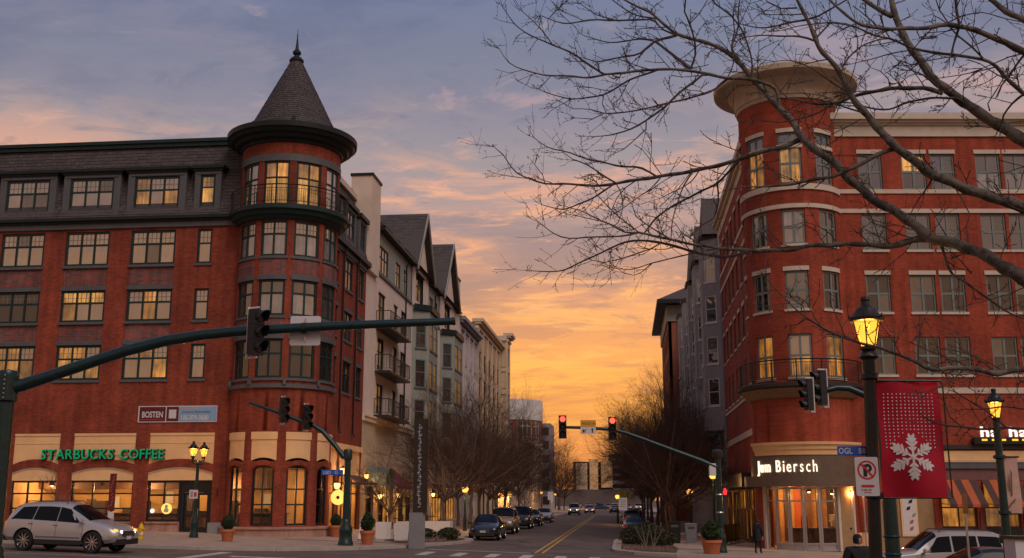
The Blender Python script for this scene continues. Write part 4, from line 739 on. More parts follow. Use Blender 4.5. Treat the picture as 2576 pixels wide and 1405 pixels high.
# balconies
for z in (13.9, 10.75, 7.62):
    g = MB(); mbox(g, SL, 73.6, 80.9, z, z+.18, 0, 1.1); bl = g.build('balcony', 'dark_bronze', GB); g = MB()
    path = [SL.p(73.65, 0, .02), SL.p(73.65, 0, 1.05), SL.p(80.85, 0, 1.05), SL.p(80.85, 0, .02)]
    for zz, rr in ((z+1.3, .035), (z+.32, .02)): g.tube([Vector((p.x, p.y, zz)) for p in path], rr, 5)
    for a, b in zip(path, path[1:]):
        n = max(2, int((b-a).length/.2))
        for i in range(n+1): p = a+(b-a)*i/n; g.tube([(p.x, p.y, z+.3), (p.x, p.y, z+1.3)], .013 if i % 9 else .03, 4)
    g.build('railing', 'black_metal', bl)
# lit shops at street level
for i, (a, b) in enumerate(((71.8, 74.2), (75.4, 80.6), (82, 88), (89.5, 95.5), (97, 103), (104.5, 110.5))): window(GB, SL, a, b, -.4, 3.2, 2 if b-a < 3 else 4, (.72,), (lambda i_, j_: rng.choice(['pane_amber', 'pane_lit', 'pane_dark', 'pane_glow', 'wood_dark', 'pane_amber'])), 'wood_dark', .12, .24, name='shop_window')
aw = thing('door_awning', (-16.9, 73, 3.2), 'arched teal fabric awning over the first lit shop door', 'awning'); g = MB()
for i in range(8):
    t0, t1 = math.pi*i/8, math.pi*(i+1)/8
    for t_, q in ((t0, t1),): a0, a1 = 73.0-1.5*math.cos(t_), 73.0-1.5*math.cos(q); z0, z1 = 3.0+1.1*math.sin(t_), 3.0+1.1*math.sin(q); g.quad(SL.p(a0, z0, 0), SL.p(a1, z1, 0), SL.p(a1, z1, 1.5), SL.p(a0, z0, 1.5))
g.build('awning_hood', 'awning_teal', aw); g = MB(); mbox(g, SL, 71.5, 74.5, 2.85, 3.0, 0, 1.5); g.build('awning_valance', 'awning_teal', aw)
aw = thing('shop_awning', (-16.9, 78, 3), 'dark red sloping awning over the lit shop beside the teal one', 'awning'); g = MB(); g.add([SL.p(75.4, 4.2, .02), SL.p(80.6, 4.2, .02), SL.p(80.6, 2.9, 1.5), SL.p(75.4, 2.9, 1.5), SL.p(80.6, 2.7, 1.5), SL.p(75.4, 2.7, 1.5)], ((0, 1, 2, 3), (3, 2, 4, 5))); g.build('awning_slope', 'awning_red', aw)
g = MB(); g.add([SL.p(75.4, 4.2, .02), SL.p(75.4, 2.9, 1.5), SL.p(75.4, 2.9, .02)], ((0, 1, 2),)); g.build('awning_cheek', 'awning_red', aw)
for y, h, lb in ((70.9, 3.5, 'glowing wall lantern at the seam between brick and cream buildings'), (75.0, 2.2, 'bright wall lamp beside the arched teal awning'), (81.3, 2.3, 'wall lamp glowing under the dark red awning'), (96.2, 2.4, 'wall lamp on the gabled row behind the street trees')): wall_lamp(SL.p(y, h, .02), SL.n, lb, 45, s=1.2)
wall_lamp(SL.p(64.65, 3.7, .02), SL.n, 'glowing wall lantern on the brick corner block above the side shop', 60, s=1.4)

def block(name, label, M_, s0, s1, z1, wallm, colsn, floors, frame, pane, depth, corn=None, pil=None, trim=None, ground=None, sgn=1, sills=None):
    p0 = M_.p((s0+s1)/2, 0, 0); root = thing(name, (p0.x, p0.y, gz(p0.x)), label, 'building'); st = (s1-s0)/colsn; cw = [(s0+i*st+st*.24, s0+(i+1)*st-st*.24) for i in range(colsn)]
    mb = MB(); mwall(mb, M_, s0, s1, -1.2, z1, [(a, b, f[0], f[1]) for a, b in cw for f in floors], .2); mb.build('wall', wallm, root)
    g = MB(); g.prism([M_.p(s0+.02, -1.2, -.4), M_.p(s1-.02, -1.2, -.4), M_.p(s1-.02, -1.2, -depth), M_.p(s0+.02, -1.2, -depth)], (0, 0, z1+1.1)); g.build('wall_core', wallm, root)
    g = MB(); g.quad(M_.p(s0, -1.2, 0), M_.p(s0, -1.2, -.4), M_.p(s0, z1, -.4), M_.p(s0, z1, 0)); g.build('end_wall', wallm, root)
    for a, b in cw:
        for f in floors: window(root, M_, a, b, f[0], f[1], 2 if b-a > 1.2 else 1, (.6,), pane, frame, .08, .18, sill=sills)
    if pil:
        for i in range(colsn+1): g = MB(); q = min(max(s0+i*st, s0+.25), s1-.25); mbox(g, M_, q-.25, q+.25, 3.5, z1-.6, 0, .2); g.build('pilaster', pil, root)
    if corn:
        g = MB(); mbox(g, M_, s0-.1, s1+.1, z1-.9, z1-.55, -.3, .18); mbox(g, M_, s0-.2, s1+.2, z1-.35, z1-.1, -.3, .5); mbox(g, M_, s0-.3, s1+.3, z1-.1, z1+.3, -.6, .75); g.build('cornice', corn, root)
    if trim:
        for z in trim: g = MB(); mbox(g, M_, s0, s1, z, z+.25, -.03, .14); g.build('band', corn or wallm, root)
    return root
flr = [(17.6, 19.8), (14.3, 16.6), (11.0, 13.3), (7.6, 9.9), (.2, 3.4)]
gp = lambda i, j: rng.choice(['pane_dim', 'pane_cool', 'pane_dark'])
block('pilastered_building', 'pale lilac apartment block with pilasters beyond the gabled row', SL, 111.8, 126, 21.0, 'lilac', 4, flr, 'white_metal', lambda i, j: 'pane_sky', 12, 'lilac_grey', 'lilac', (6.6,))
block('tan_building', 'tan stone apartment block with heavy bracketed cornice on the left side', SL, 126.4, 149.6, 23.2, 'tan_stone', 5, flr, 'dark_trim', gp, 12, 'beige_stone', 'beige_stone', (6.6, 10.3))
T5 = Flat((-16.4, 0, 0), (0, 1, 0), (1, 0, 0)); b5 = block('beige_building', 'narrow beige block with tall windows past the tan cornice', T5, 150, 153.5, 25.0, 'beige_stone', 1, [(20.6, 23.2)]+flr[:-1], 'sage_frame', gp, 12, 'cream_light', None, (6.6,))
E5 = Flat((-17.9, 149.95, 0), (1, 0, 0), (0, -1, 0)); f5e = [(20.6, 23.2)]+flr[:-1]; g = MB(); mwall(g, E5, 0, 1.49, -1, 24.9, [(.35, 1.2, f[0], f[1]) for f in f5e], .2); g.build('end_wall', 'beige_stone', b5)
for f in f5e: window(b5, E5, .35, 1.2, f[0], f[1], 1, (.5,), 'pane_cool', 'sage_frame', .1, .16, sill='cream_light', lintel='cream_light')
g = MB(); mbox(g, E5, -.2, 1.4, 24.2, 24.9, -.2, .5); g.build('cornice', 'cream_light', b5)
# round office
RO = thing('round_office', (-25, 236, 0), 'round brick and glass office with white drum top at the street bend', 'building'); OC = Cyl((-25.9, 238), 7.6); OC.k = math.degrees(1/7.6)
oo = []
for c in (-62, -38, -2, 36, 62): oo += [(c-(14 if c == -2 or c == 36 else 9), c+(14 if c in (-2, 36) else 9), z0, z1) for z0, z1 in ((14.3, 18.9), (10.2, 13.4), (2.6, 9.4))]
mb = MB(); mwall(mb, OC, -100, 110, -1, 19.4, oo, .3); mb.build('wall', 'brick_far', RO, 25, True)
for a, b, z0, z1 in oo: window(RO, OC, a, b, z0, z1, 3, (.2, .75) if z1-z0 > 3.5 else (.5,), 'pane_dark', 'white_metal', .16, .25, mull=.18)
for z0, z1 in ((13.5, 14.0), (9.5, 10.0), (19.0, 19.4)): g = MB(); mbox(g, OC, -100, 110, z0, z1, -.1, .15); g.build('band', 'white_metal', RO, 25, True)
g = MB(); g.lathe([(7.7, 19.4), (7.75, 19.5), (7.75, 23.4), (7.6, 23.5), (0, 23.6)], (-25.9, 238, 0), 60); g.build('drum', 'white_metal', RO, 25, True)
g = MB(); g.box(-18.6, -16.4, 238, 250, -1, 18.6); g.build('side_wing', 'lilac_grey', RO)
for i in range(6): g = MB(); z = 1+i*3; g.box(-18.2, -16.8, 237.9, 238, z, z+1.7); g.build('wing_window', 'pane_dark', RO)
# far end of the street
FO = thing('far_office', (-10, 335, 0), 'distant pale office slab with tall blank panels closing the street', 'building')
def fpt(px, py, d): return at(px, py, d)
for i, (xa, xb, ya, yb, m_) in enumerate(((1450, 1477, 1166, 1236, 'beige_stone'), (1484, 1504, 1155, 1232, 'cream'), (1513, 1540, 1160, 1227, 'cream'))):
    a, b = fpt(xa, yb, 335), fpt(xb, ya, 335); g = MB(); g.obox((a+b)/2+HD*1.5, RT, HD, (0, 0, 1), (b-a).dot(RT)/2, 1.5, (b.z-a.z)/2); g.build('blank_panel', m_, FO)
a, b = fpt(1446, 1240, 339), fpt(1542, 1162, 339); g = MB(); g.obox((a+b)/2+HD*4, RT, HD, (0, 0, 1), (b-a).dot(RT)/2, 3, (b.z-a.z)/2); g.build('glazed_core', 'pane_dark', FO)
for i in range(4): a, b = fpt(1446, 1240-i*20, 338), fpt(1542, 1236-i*20, 338); g = MB(); g.obox((a+b)/2, RT, HD, (0, 0, 1), (b-a).dot(RT)/2, .6, (b.z-a.z)/2); g.build('floor_edge', 'tan_stone', FO)
PG = thing('far_garage', (0, 330, 0), 'distant stepped parking deck with open concrete floors above the traffic', 'building')
for i in range(5): a, b = fpt(1538, 1237-i*19, 345), fpt(1720, 1229-i*19, 345); g = MB(); g.obox((a+b)/2+HD*6, RT, HD, (0, 0, 1), (b-a).dot(RT)/2, 6, (b.z-a.z)/2); g.build('deck', 'concrete', PG); g = MB(); g.obox((a+b)/2+HD*7+Vector((0, 0, 1.2)), RT, HD, (0, 0, 1), (b-a).dot(RT)/2-.2, 5, .7); g.build('deck_gap_shade', 'wood_dark', PG)  # dark boxes between decks paint in the shade of the open floors
RW = thing('far_wall', (-8, 322, 0), 'long grey retaining wall across the end of the street', 'wall'); a, b = fpt(1380, 1290, 325), fpt(1640, 1232, 325); g = MB(); g.obox((a+b)/2+HD, RT, HD, (0, 0, 1), (b-a).dot(RT)/2, 1, (b.z-a.z)/2); g.build('wall_face', 'far_wall', RW)
# ---------------------------------------------------------------- right side of the street
GY = block('bay_window_building', 'grey stucco apartment row with white bay windows beside the brick tower block', SR, 86, 133, 23.4, 'lilac_grey', 9, [(19.6, 21.8), (16.2, 18.4), (12.8, 15.0), (9.4, 11.6), (6.0, 8.0)], 'white_metal', 'pane_dim', 14, None)
for y0 in (87.0, 96.5, 106, 115.5, 125):
    pts = [(y0, 0), (y0+.9, 1.3), (y0+3.4, 1.3), (y0+4.3, 0)]
    for i, (a, b) in enumerate(zip(pts, pts[1:])):
        A_, B_ = SR.p(b[0], 0, b[1]), SR.p(a[0], 0, a[1]); u = (B_-A_); ln = u.length; u.normalize(); F_ = Flat(A_, u, Vector((u.y, -u.x, 0)))
        fls = [(19.6, 21.8), (16.2, 18.4), (12.8, 15.0), (9.4, 11.6)]
        mb = MB(); mwall(mb, F_, 0, ln, 7.6, 23.2, [(.28, ln-.28, f[0], f[1]) for f in fls], .1); mb.build('bay_wall', 'lilac_grey', GY)
        for f in fls: window(GY, F_, .28, ln-.28, f[0], f[1], 1 if i != 1 else 2, (.5,), 'pane_cool', 'white_metal', .07, .09, sill='white_metal')
    g = MB(); g.prism([SR.p(a, 23.2, d+.15) for a, d in pts], (0, 0, .4)); g.build('bay_roof', 'slate_b', GY); g = MB(); g.prism([SR.p(a, 7.4, d+.08) for a, d in pts], (0, 0, .22)); g.build('bay_floor', 'lilac_grey', GY)
    if y0 < 110:
        g = MB(); g.add([SR.p(y0-.2, 23.5, 1.2), SR.p(y0+4.5, 23.5, 1.2), SR.p(y0+2.15, 27.2, 1.0), SR.p(y0-.2, 23.5, -5), SR.p(y0+4.5, 23.5, -5), SR.p(y0+2.15, 27.2, -5)], ((0, 1, 2), (0, 2, 5, 3), (1, 4, 5, 2), (3, 5, 4))); g.build('gable_roof', 'slate', GY)
g = MB(); g.box(8.2, 11, 99, 104.8, 23, 28.6); g.build('roof_block', 'slate_b', GY)
g = MB(); g.box(8.3, 22, 86, 133, 23.3, 23.9); g.build('parapet', 'slate_b', GY)
for y in (90, 100, 109, 118): wall_lamp(SR.p(y, 22.3, .02), SR.n, 'small white eaves lamp on the grey row, %s from the brick tower' % {90: 'first', 100: 'second', 109: 'third', 118: 'fourth'}[y], 2, 'eaves lamps on the grey row', .7)
TW = Flat((5.8, 0, 0), (0, 1, 0), (-1, 0, 0))
RT_ = block('brick_tower_building', 'tall brown brick tower with overhanging hip roof down the right side', TW, 136, 160, 27.0, 'brick_far', 5, [(21, 23.5), (17.5, 20), (14, 16.5), (10.5, 13), (7, 9.5)], 'dark_trim', 'pane_dark', 12, None)
FT = Flat((5.8, 136, 0), (1, 0, 0), (0, -1, 0)); g = MB(); mwall(g, FT, 0, 12, -1, 27, [(1, 2.6, 21, 23.5), (4, 5.6, 21, 23.5)], .2); g.build('front_wall', 'brick_far', RT_); window(RT_, FT, 1, 2.6, 21, 23.5, 2, (.5,), 'pane_dim', 'white_metal', .1, .15)
g = MB(); g.box(5.6, 17.6, 135.8, 160.2, 24.3, 26.9); g.build('attic', 'sage', RT_)
g = MB(); g.add([(4.5, 134.2, 26.9), (19, 134.2, 26.9), (19, 162, 26.9), (4.5, 162, 26.9), (11.7, 142, 31.2), (11.7, 154, 31.2)], ((0, 1, 4), (1, 2, 5, 4), (2, 3, 5), (3, 0, 4, 5), (0, 3, 2, 1))); g.build('hip_roof', 'slate', RT_); g = MB(); g.box(4.4, 19.1, 134.1, 162.1, 26.4, 26.9); g.build('eaves', 'dark_trim', RT_)
block('low_brick_building', 'lower brick block behind the trees far down the right side', Flat((7.0, 0, 0), (0, 1, 0), (-1, 0, 0)), 186, 230, 15.0, 'brick_far', 9, [(10.5, 13), (7, 9.5), (3.6, 6)], 'white_metal', 'pane_dim', 14, 'beige_stone')
block('low_stone_building', 'lower stone block far down the left side before the round office', Flat((-17.5, 0, 0), (0, 1, 0), (1, 0, 0)), 186, 226, 12.0, 'tan_stone', 9, [(7, 9.5), (3.6, 6)], 'dark_trim', 'pane_dim', 14, 'beige_stone')

# ---------------------------------------------------------------- street furniture
def ground_at(px, dist):
    p = at(px, 1300, dist); return Vector((p.x, p.y, gz(p.x)))
def signal_head(loc, rz, label, lit=None, s=1., grp='traffic signal heads', bracket=True):
    """three-lamp head, facing local -y"""
    t = thing('traffic_signal', (0, 0, 0), label, 'traffic light', grp); g = MB()
    for k in (-1, 0, 1): g.box(-.17*s, .17*s, -.02*s, .18*s, (k*.345-.168)*s, (k*.345+.168)*s)
    g.box(-.15*s, .15*s, .0, .16*s, -.5*s, .5*s); g.build('housing', 'sign_black', t)
    for i, k in enumerate((1, 0, -1)):
        z = k*.345*s; g = MB(); g.lathe([(0, -.03*s), (.10*s, -.025*s), (.125*s, 0)], (0, -.02*s, z), 14, axis='Y'); g.build('lens', 'signal_red' if lit == i else 'lamp_off', t)
        g = MB()
        for q in range(-8, 9):
            if q == 8: break
            a0, a1 = R(q*15.5), R((q+1)*15.5); pt = lambda a, y: (.145*s*math.sin(a), y, z+.145*s*math.cos(a)); ln = .24*s
            g.quad(pt(a0, -.02*s), pt(a1, -.02*s), pt(a1, -.02*s-ln*(.55+.45*max(0, math.cos(a1)))), pt(a0, -.02*s-ln*(.55+.45*max(0, math.cos(a0)))))
        g.build('visor', 'sign_black', t)
    if bracket: g = MB(); g.tube([(-.02, .30*s, -.6*s), (-.02, .30*s, .6*s)], .026*s, 6); g.box(-.03, .0, .0, .25*s, .55*s, .59*s); g.box(-.03, .0, .0, .25*s, -.59*s, -.55*s); g.build('bracket', 'white_metal', t)
    t.location = loc; t.rotation_euler = (0, 0, rz); return t
def plate(name, label, cat, p, w_, h, material, facing=None, th=.012, radius=.04, grp=None, back='steel', group_parts=None):
    """flat sign facing the viewer at point p (centre)"""
    f = Flat(p, RT if facing is None else Vector((-facing[1], facing[0], 0)), -HD if facing is None else Vector(facing)); t = thing(name, p, label, cat, grp)
    pts = []
    for cx, cz, a0 in ((w_/2-radius, h/2-radius, 0), (-w_/2+radius, h/2-radius, 90), (-w_/2+radius, -h/2+radius, 180), (w_/2-radius, -h/2+radius, 270)):
        for q in range(0, 91, 30): pts.append((cx+radius*math.cos(R(a0+q)), cz+radius*math.sin(R(a0+q))))
    g = MB(); g.prism([f.p(a, p.z+b, 0) for a, b in pts], f.n*th); g.build('sign_plate', material, t); return t, f
def ring(mb, f, c, cz, r0, r1, d, a0=0, a1=360, n=28):
    for i in range(n):
        t0, t1 = R(a0+(a1-a0)*i/n), R(a0+(a1-a0)*(i+1)/n); mb.quad(*[f.p(c+r*math.cos(t), cz+r*math.sin(t), d) for r, t in ((r0, t0), (r1, t0), (r1, t1), (r0, t1))])
def flatpoly(f, pts, d, name, m_, parent): g = MB(); g.prism([f.p(a, b, d) for a, b in pts], f.n*.003); return g.build(name, m_, parent)
def pole_base(g, c, r, k=1.): g.lathe([(r*2.0*k, 0), (r*2.0*k, .12), (r*1.75*k, .2), (r*1.6*k, .55), (r*1.75*k, .62), (r*1.7*k, .75), (r*1.25, .95), (r*1.3, 1.05), (r*1.02, 1.15)], c, 16)

# mast arm near the viewer, left
D1 = 24.; b1 = ground_at(-14, D1); ms = thing('signal_mast', b1, 'thick dark green signal mast at the left edge with long curved arm', 'signal mast', 'signal masts at the crossing')
top = at(12, 945, D1); g = MB(); pole_base(g, b1, .21, 1.05); g.tube([b1+Vector((0, 0, .6)), Vector((b1.x, b1.y, top.z))], [.215, .185], 16); g.build('pole', 'pole_green', ms, 40)
g = MB(); g.lathe([(.22, -.02), (.22, .06), (.2, .1), (0, .14)], (b1.x, b1.y, top.z), 16); g.build('pole_cap', 'pole_green', ms, 40)
zb = at(20, 975, D1).z; g = MB(); g.lathe([(.19, -.34), (.245, -.3), (.245, .26), (.19, .3)], (b1.x, b1.y, zb), 16); g.build('arm_collar', 'pole_green', ms, 40)
arm = [(18, 980, 18), (60, 968, 16.5), (130, 945, 15.5), (220, 915, 15), (320, 882, 14.8), (420, 857, 14.3), (510, 843, 13.8), (600, 834, 13.2), (720, 827, 12.4), (850, 820, 11.5), (1000, 814, 10.6), (1138, 809, 9.5)]
g = MB(); g.tube([at(x, y, D1) for x, y, r in arm], [r*D1/2737 for x, y, r in arm], 12); g.build('arm', 'pole_green', ms, 50)
g = MB(); p = at(1138, 809, D1); g.tube([p, at(1146, 808.6, D1)], [.10, .09], 12); g.build('arm_cap', 'pole_black', ms)
for x, y in ((652, 832), (765, 826)): g = MB(); p = at(x, y, D1); g.tube([p-RT*.05, p+RT*.05], .125, 12); g.build('clamp', 'pole_black', ms)
for x, y in ((1000, 814),): g = MB(); p = at(x, y, D1); g.tube([p-RT*.02, p+RT*.02], .104, 12); g.build('weld_band', 'pole_green', ms)
for k in range(6): g = MB(); p = Vector((b1.x, b1.y, zb-.25+.1*k))-HD*.245+RT*.06; g.tube([p, p-HD*.025], .018, 6); g.build('bolt', 'steel', ms)
signal_head(at(656, 840, D1)-HD*.22, YAW+R(62), 'black signal head seen from the side, hung from the long curved arm', s=1.0)
t, f = plate('lane_sign', 'blank white back of a square sign crossed by the long curved arm', 'sign', at(765, 830, D1)+HD*.16, .70, .68, 'sign_white', radius=.05)
for z in (.23, -.2): g = MB(); c = at(765, 830, D1)+HD*.14; g.obox(c+Vector((0, 0, z)), RT, HD, (0, 0, 1), .022, .014, .06); g.build('bolt_bracket', 'steel', t)
# far-left mast
b2 = Vector((-12.73, 48.72, gz(-12.73)+.13)); D2 = b2.dot(HD); m2 = thing('signal_mast', b2, 'dark green signal mast with bent arm on the corner before the turret', 'signal mast', 'signal masts at the crossing')
tp = at(868, 1133, D2); g = MB(); pole_base(g, b2, .17, 1.05); g.tube([b2+Vector((0, 0, .6)), Vector((b2.x, b2.y, tp.z))], [.17, .14], 14); g.lathe([(.19, -.45), (.20, -.4), (.20, -.02), (.17, .03), (0, .06)], (b2.x, b2.y, tp.z), 14); g.build('pole', 'pole_green', m2, 40)
arm = [(866, 1152, 7), (840, 1118, 6.5), (812, 1086, 6), (790, 1072, 5.6), (760, 1061, 5.2), (700, 1038, 4.6), (628, 1013, 3.6)]
g = MB(); g.tube([at(x, y, D2) for x, y, r in arm], [r*D2/2737 for x, y, r in arm], 10); g.build('arm', 'pole_green', m2, 50)
signal_head(at(719, 1033, D2)-HD*.2, YAW+R(38), 'black signal head on the bent arm, the one nearer the arm tip', s=1.12); signal_head(at(777, 1051, D2)-HD*.2, YAW+R(42), 'black signal head on the bent arm, the one nearer its mast', s=1.1)
t, f = plate('street_name_sign', 'small blue street name blade on the mast before the turret', 'sign', at(836, 1189, D2), 1.0, .24, 'sign_blue', radius=.02); label_print(t, f, -.42, f.o.z-.07, 'LBD   G', .2, 'sign_white', .014)
# right mast
b3 = Vector((4.52, 53.95, gz(4.52)+.13)); D3 = b3.dot(HD); m3 = thing('signal_mast', b3, 'green signal mast at the right corner with arm over the street', 'signal mast', 'signal masts at the crossing')
tp = at(1806, 1142, D3); g = MB(); pole_base(g, b3, .15, 1.0); g.tube([b3+Vector((0, 0, .6)), Vector((b3.x, b3.y, tp.z))], [.17, .14], 14); g.build('pole', 'pole_green', m3, 40)
g = MB(); c = at(1800, 1146, D3); g.lathe([(.22, -.22), (.27, -.1), (.27, .12), (.2, .2), (0, .24)], (b3.x, b3.y, tp.z), 14); g.build('camera_housing', 'dark_bronze', m3, 40)
for py in (1245, 1290): g = MB(); g.lathe([(.18, -.04), (.2, 0), (.18, .04)], (b3.x, b3.y, at(1806, py, D3).z), 14); g.build('band', 'steel', m3)
g = MB(); c = at(1792, 1182, D3); g.obox(c, RT, HD, (0, 0, 1), .16, .12, .3); g.build('control_box', 'white_metal', m3)
arm = [(1806, 1178, 7), (1760, 1158, 6.5), (1700, 1136, 6), (1620, 1106, 5.2), (1575, 1090, 4.8), (1540, 1081, 4.4), (1480, 1077, 4), (1412, 1075, 3.6)]
g = MB(); g.tube([at(x, y, D3) for x, y, r in arm], [r*D3/2737 for x, y, r in arm], 10); g.build('arm', 'pole_green', m3, 50)
for px, py, lb in ((1415, 1075, 'signal head with lit red lamp at the tip of the right arm'), (1540, 1079, 'signal head with lit red lamp at the bend of the right arm')): signal_head(at(px, py, D3)-HD*.18, YAW, lb, 0, 1.1, bracket=False)
t, f = plate('lane_sign', 'small sign with yellow top and white arrow panel between two red lights', 'sign', at(1479, 1083.5, D3)-HD*.12, .76, .36, 'sign_white', radius=.02)
t2, f2 = plate('street_name_sign', 'yellow sign panel with dark lettering between two red lights', 'sign', at(1479, 1066.5, D3)-HD*.12, .76, .34, 'sign_yellow', radius=.02); label_print(t2, f2, -.32, f2.o.z-.06, 'MDLE LN', .17, 'sign_black', .014)
z = f.o.z; flatpoly(f, [(-.28, z-.12), (-.22, z-.12), (-.14, z+.04), (-.20, z+.02), (-.28, z+.06), (-.26, z+.02)], .014, 'arrow', 'sign_black', t); flatpoly(f, [(-.2, z-.12), (-.15, z-.12), (-.06, z+.08), (-.11, z+.06)], .014, 'arrow', 'sign_red', t); flatpoly(f, [(.18, z-.12), (.24, z-.12), (.24, z+.02), (.28, z+.02), (.21, z+.12), (.14, z+.02), (.18, z+.02)], .014, 'arrow', 'sign_black', t)
ps = thing('pedestrian_signal', at(1822, 1238, D3), 'pedestrian signal box showing a red hand beside the right mast', 'traffic light'); c = at(1822, 1238, D3+.1); g = MB(); g.obox(c, RT, HD, (0, 0, 1), .2, .14, .24); g.build('housing', 'sign_black', ps)
g = MB(); F_ = Flat(c-HD*.143, RT, -HD); g.prism([F_.p(a, c.z+b, 0) for a, b in ((-.06, -.14), (.08, -.14), (.10, 0), (.12, .1), (.07, .08), (.05, .17), (.01, .16), (-.01, .18), (-.05, .16), (-.06, .05), (-.1, .0))], F_.n*.004); g.build('hand_symbol', 'signal_red_dim', ps)

# lantern lamps
def lantern(parent, c, s, m_='pole_black', glassm='lantern_glass', e=130, n=6):
    """c: point at lantern foot"""
    c = Vector(c); g = MB(); g.lathe([(.055*s, -.22*s), (.09*s, -.18*s), (.07*s, -.12*s), (.08*s, -.05*s), (.12*s, -.02*s), (.12*s, .02*s), (0, .03*s)], c, 12); g.build('lantern_foot', m_, parent, 40)
    for i in range(n):
        a0, a1 = 2*math.pi*i/n+.2, 2*math.pi*(i+1)/n+.2; P_ = lambda r, a, z: c+Vector((r*math.cos(a), r*math.sin(a), z)); g = MB(); g.quad(P_(.108*s, a0, .02*s), P_(.108*s, a1, .02*s), P_(.205*s, a1, .42*s), P_(.205*s, a0, .42*s)); g.build('lantern_pane', glassm, parent)
        g = MB(); g.tube([P_(.112*s, a0, .0), P_(.215*s, a0, .43*s)], .011*s, 5); g.build('lantern_rib', m_, parent)
    g = MB(); g.lathe([(.20*s, .40*s), (.245*s, .41*s), (.255*s, .46*s), (.22*s, .49*s), (.17*s, .56*s), (.15*s, .60*s), (.12*s, .62*s), (.07*s, .66*s), (.06*s, .72*s), (.075*s, .74*s), (.06*s, .79*s), (0, .80*s)], c, n*2); g.build('lantern_roof', m_, parent, 25)
    for i in range(n): a = 2*math.pi*i/n+.2; g = MB(); p = c+Vector((.245*s*math.cos(a), .245*s*math.sin(a), .44*s)); g.tube([p, p+Vector((.03*s*math.cos(a), .03*s*math.sin(a), .05*s)), p+Vector((.035*s*math.cos(a), .035*s*math.sin(a), -.03*s))], [.018*s, .022*s, .006*s], 5); g.build('lantern_scroll', m_, parent)
    for z, r in ((.33, .05), (.12, .03)): g = MB(); g.lathe([(0, -r*s), (r*.7*s, -r*.7*s), (r*s, 0), (r*.7*s, r*.7*s), (0, r*s)], c+Vector((0, 0, z*s)), 10); g.build('bulb', 'bulb', parent, 60)
    lampl(parent, c+Vector((0, 0, .25*s)), e, (1, .62, .26), .12*s)
mx = bpy.data.materials['lantern_glass'].node_tree; em = [n for n in mx.nodes if n.type == 'EMISSION'][0]; tr = mx.nodes.new('ShaderNodeBsdfTransparent'); tr.inputs[0].default_value = (1, .72, .25, 1); ms_ = mx.nodes.new('ShaderNodeMixShader'); ms_.inputs[0].default_value = .62; mx.links.new(tr.outputs[0], ms_.inputs[1]); mx.links.new(em.outputs[0], ms_.inputs[2]); mx.links.new(ms_.outputs[0], [n for n in mx.nodes if n.type == 'OUTPUT_MATERIAL'][0].inputs[0])
D4 = 14.; b4 = ground_at(2188, D4); sl = thing('street_lamp', b4, 'large black lamp post in front with lit amber lantern beside the red banner', 'street lamp', 'lantern street lamps')
zf = at(2178, 876, D4).z; pv = lambda z: b4+RT*(.028*(z-b4.z))+Vector((0, 0, z-b4.z)); g = MB(); pole_base(g, b4, .085); g.tube([b4+Vector((0, 0, .6)), pv(at(2180, 940, D4).z)], [.088, .078], 14); g.lathe([(.08, -.32), (.12, -.29), (.085, -.26), (.09, -.1), (.13, -.06), (.10, 0), (.075, .02)], pv(zf-.06), 14)
for py in (948, 1247): g.lathe([(.08, -.05), (.115, -.03), (.115, .03), (.08, .05)], pv(at(2180, py, D4).z), 14)
g.build('post', 'pole_black', sl, 40); lantern(sl, pv(zf), .87, 'dark_bronze')
# red banner
bn = thing('banner', at(2285, 1255, D4+.05), 'red winter banner with rows of white dots and a snowflake on lamp post', 'banner'); bl_, br_ = at(2203, 960, D4+.05), at(2365, 960, D4+.05); BW = (br_-bl_).dot(RT)*.97; zt_ = bl_.z; zb2 = at(2285, 1253, D4+.05).z; BF = Flat(bl_, RT, -HD)
wob = lambda a, z: .030*math.sin(a*5+z*2.2)+.022*math.sin(z*5.5+a*4)+.022*math.sin(a*11+z*1.3)*(.25+.6*(zt_-z))
g = MB(); NX, NZ = 18, 26
for i in range(NX):
    for j in range(NZ):
        q = []
        for ii, jj in ((i, j), (i+1, j), (i+1, j+1), (i, j+1)): a = BW*ii/NX; z = zb2+(zt_-zb2)*jj/NZ; q.append(BF.p(a+.012*math.sin(z*3), z, wob(a, z)))
        g.quad(*q)
g.build('banner_cloth', 'banner_red', bn, 60, True)
g = MB()
for i in range(13):
    for j in range(17):
        a = BW*(.10+.78*i/12); z = zt_-.17-.046*j
        if j > 10 and abs(i-6) < (j-10)*1.0+.6: continue
        d = wob(a, z)+.006; r = .0085+.002*rng.random(); g.add([BF.p(a+r*math.cos(k*1.0472), z+r*math.sin(k*1.0472), d) for k in range(6)], ((0, 1, 2, 3, 4, 5),))
setp(g.build('printed_dots', 'banner_white', bn), kind='stuff')
sf = MB(); fc = (BW*.485, at(2285, 1150, D4+.05).z); k = .29
def sfp(pts, ang): 
    c, s_ = math.cos(ang), math.sin(ang); return [(fc[0]+k*(x*c-y*s_), fc[1]+k*(x*s_+y*c)) for x, y in pts]
for q in range(6):
    an = R(60*q); shapes = [[(-.05, 0), (.05, 0), (.045, .82), (-.045, .82)], [(0, .93), (.12, 1.06), (.17, .95), (.13, .84), (.05, .76), (-.05, .76), (-.13, .84), (-.17, .95), (-.12, 1.06)]]
    for yy, l_ in ((.22, .16), (.40, .24), (.58, .20)):
        for sx in (-1, 1): shapes.append([(0, yy), (sx*l_, yy+l_*.85), (sx*(l_+.05), yy+l_*.75+.1), (sx*(l_-.07), yy+l_*.95+.08), (0, yy+.14)])
    for sh in shapes: pts = sfp(sh, an); sf.add([BF.p(a, z, wob(a, z)+.010+.0004*q) for a, z in pts], (tuple(range(len(pts))),))
sf.build('snowflake_print', 'banner_white', bn)
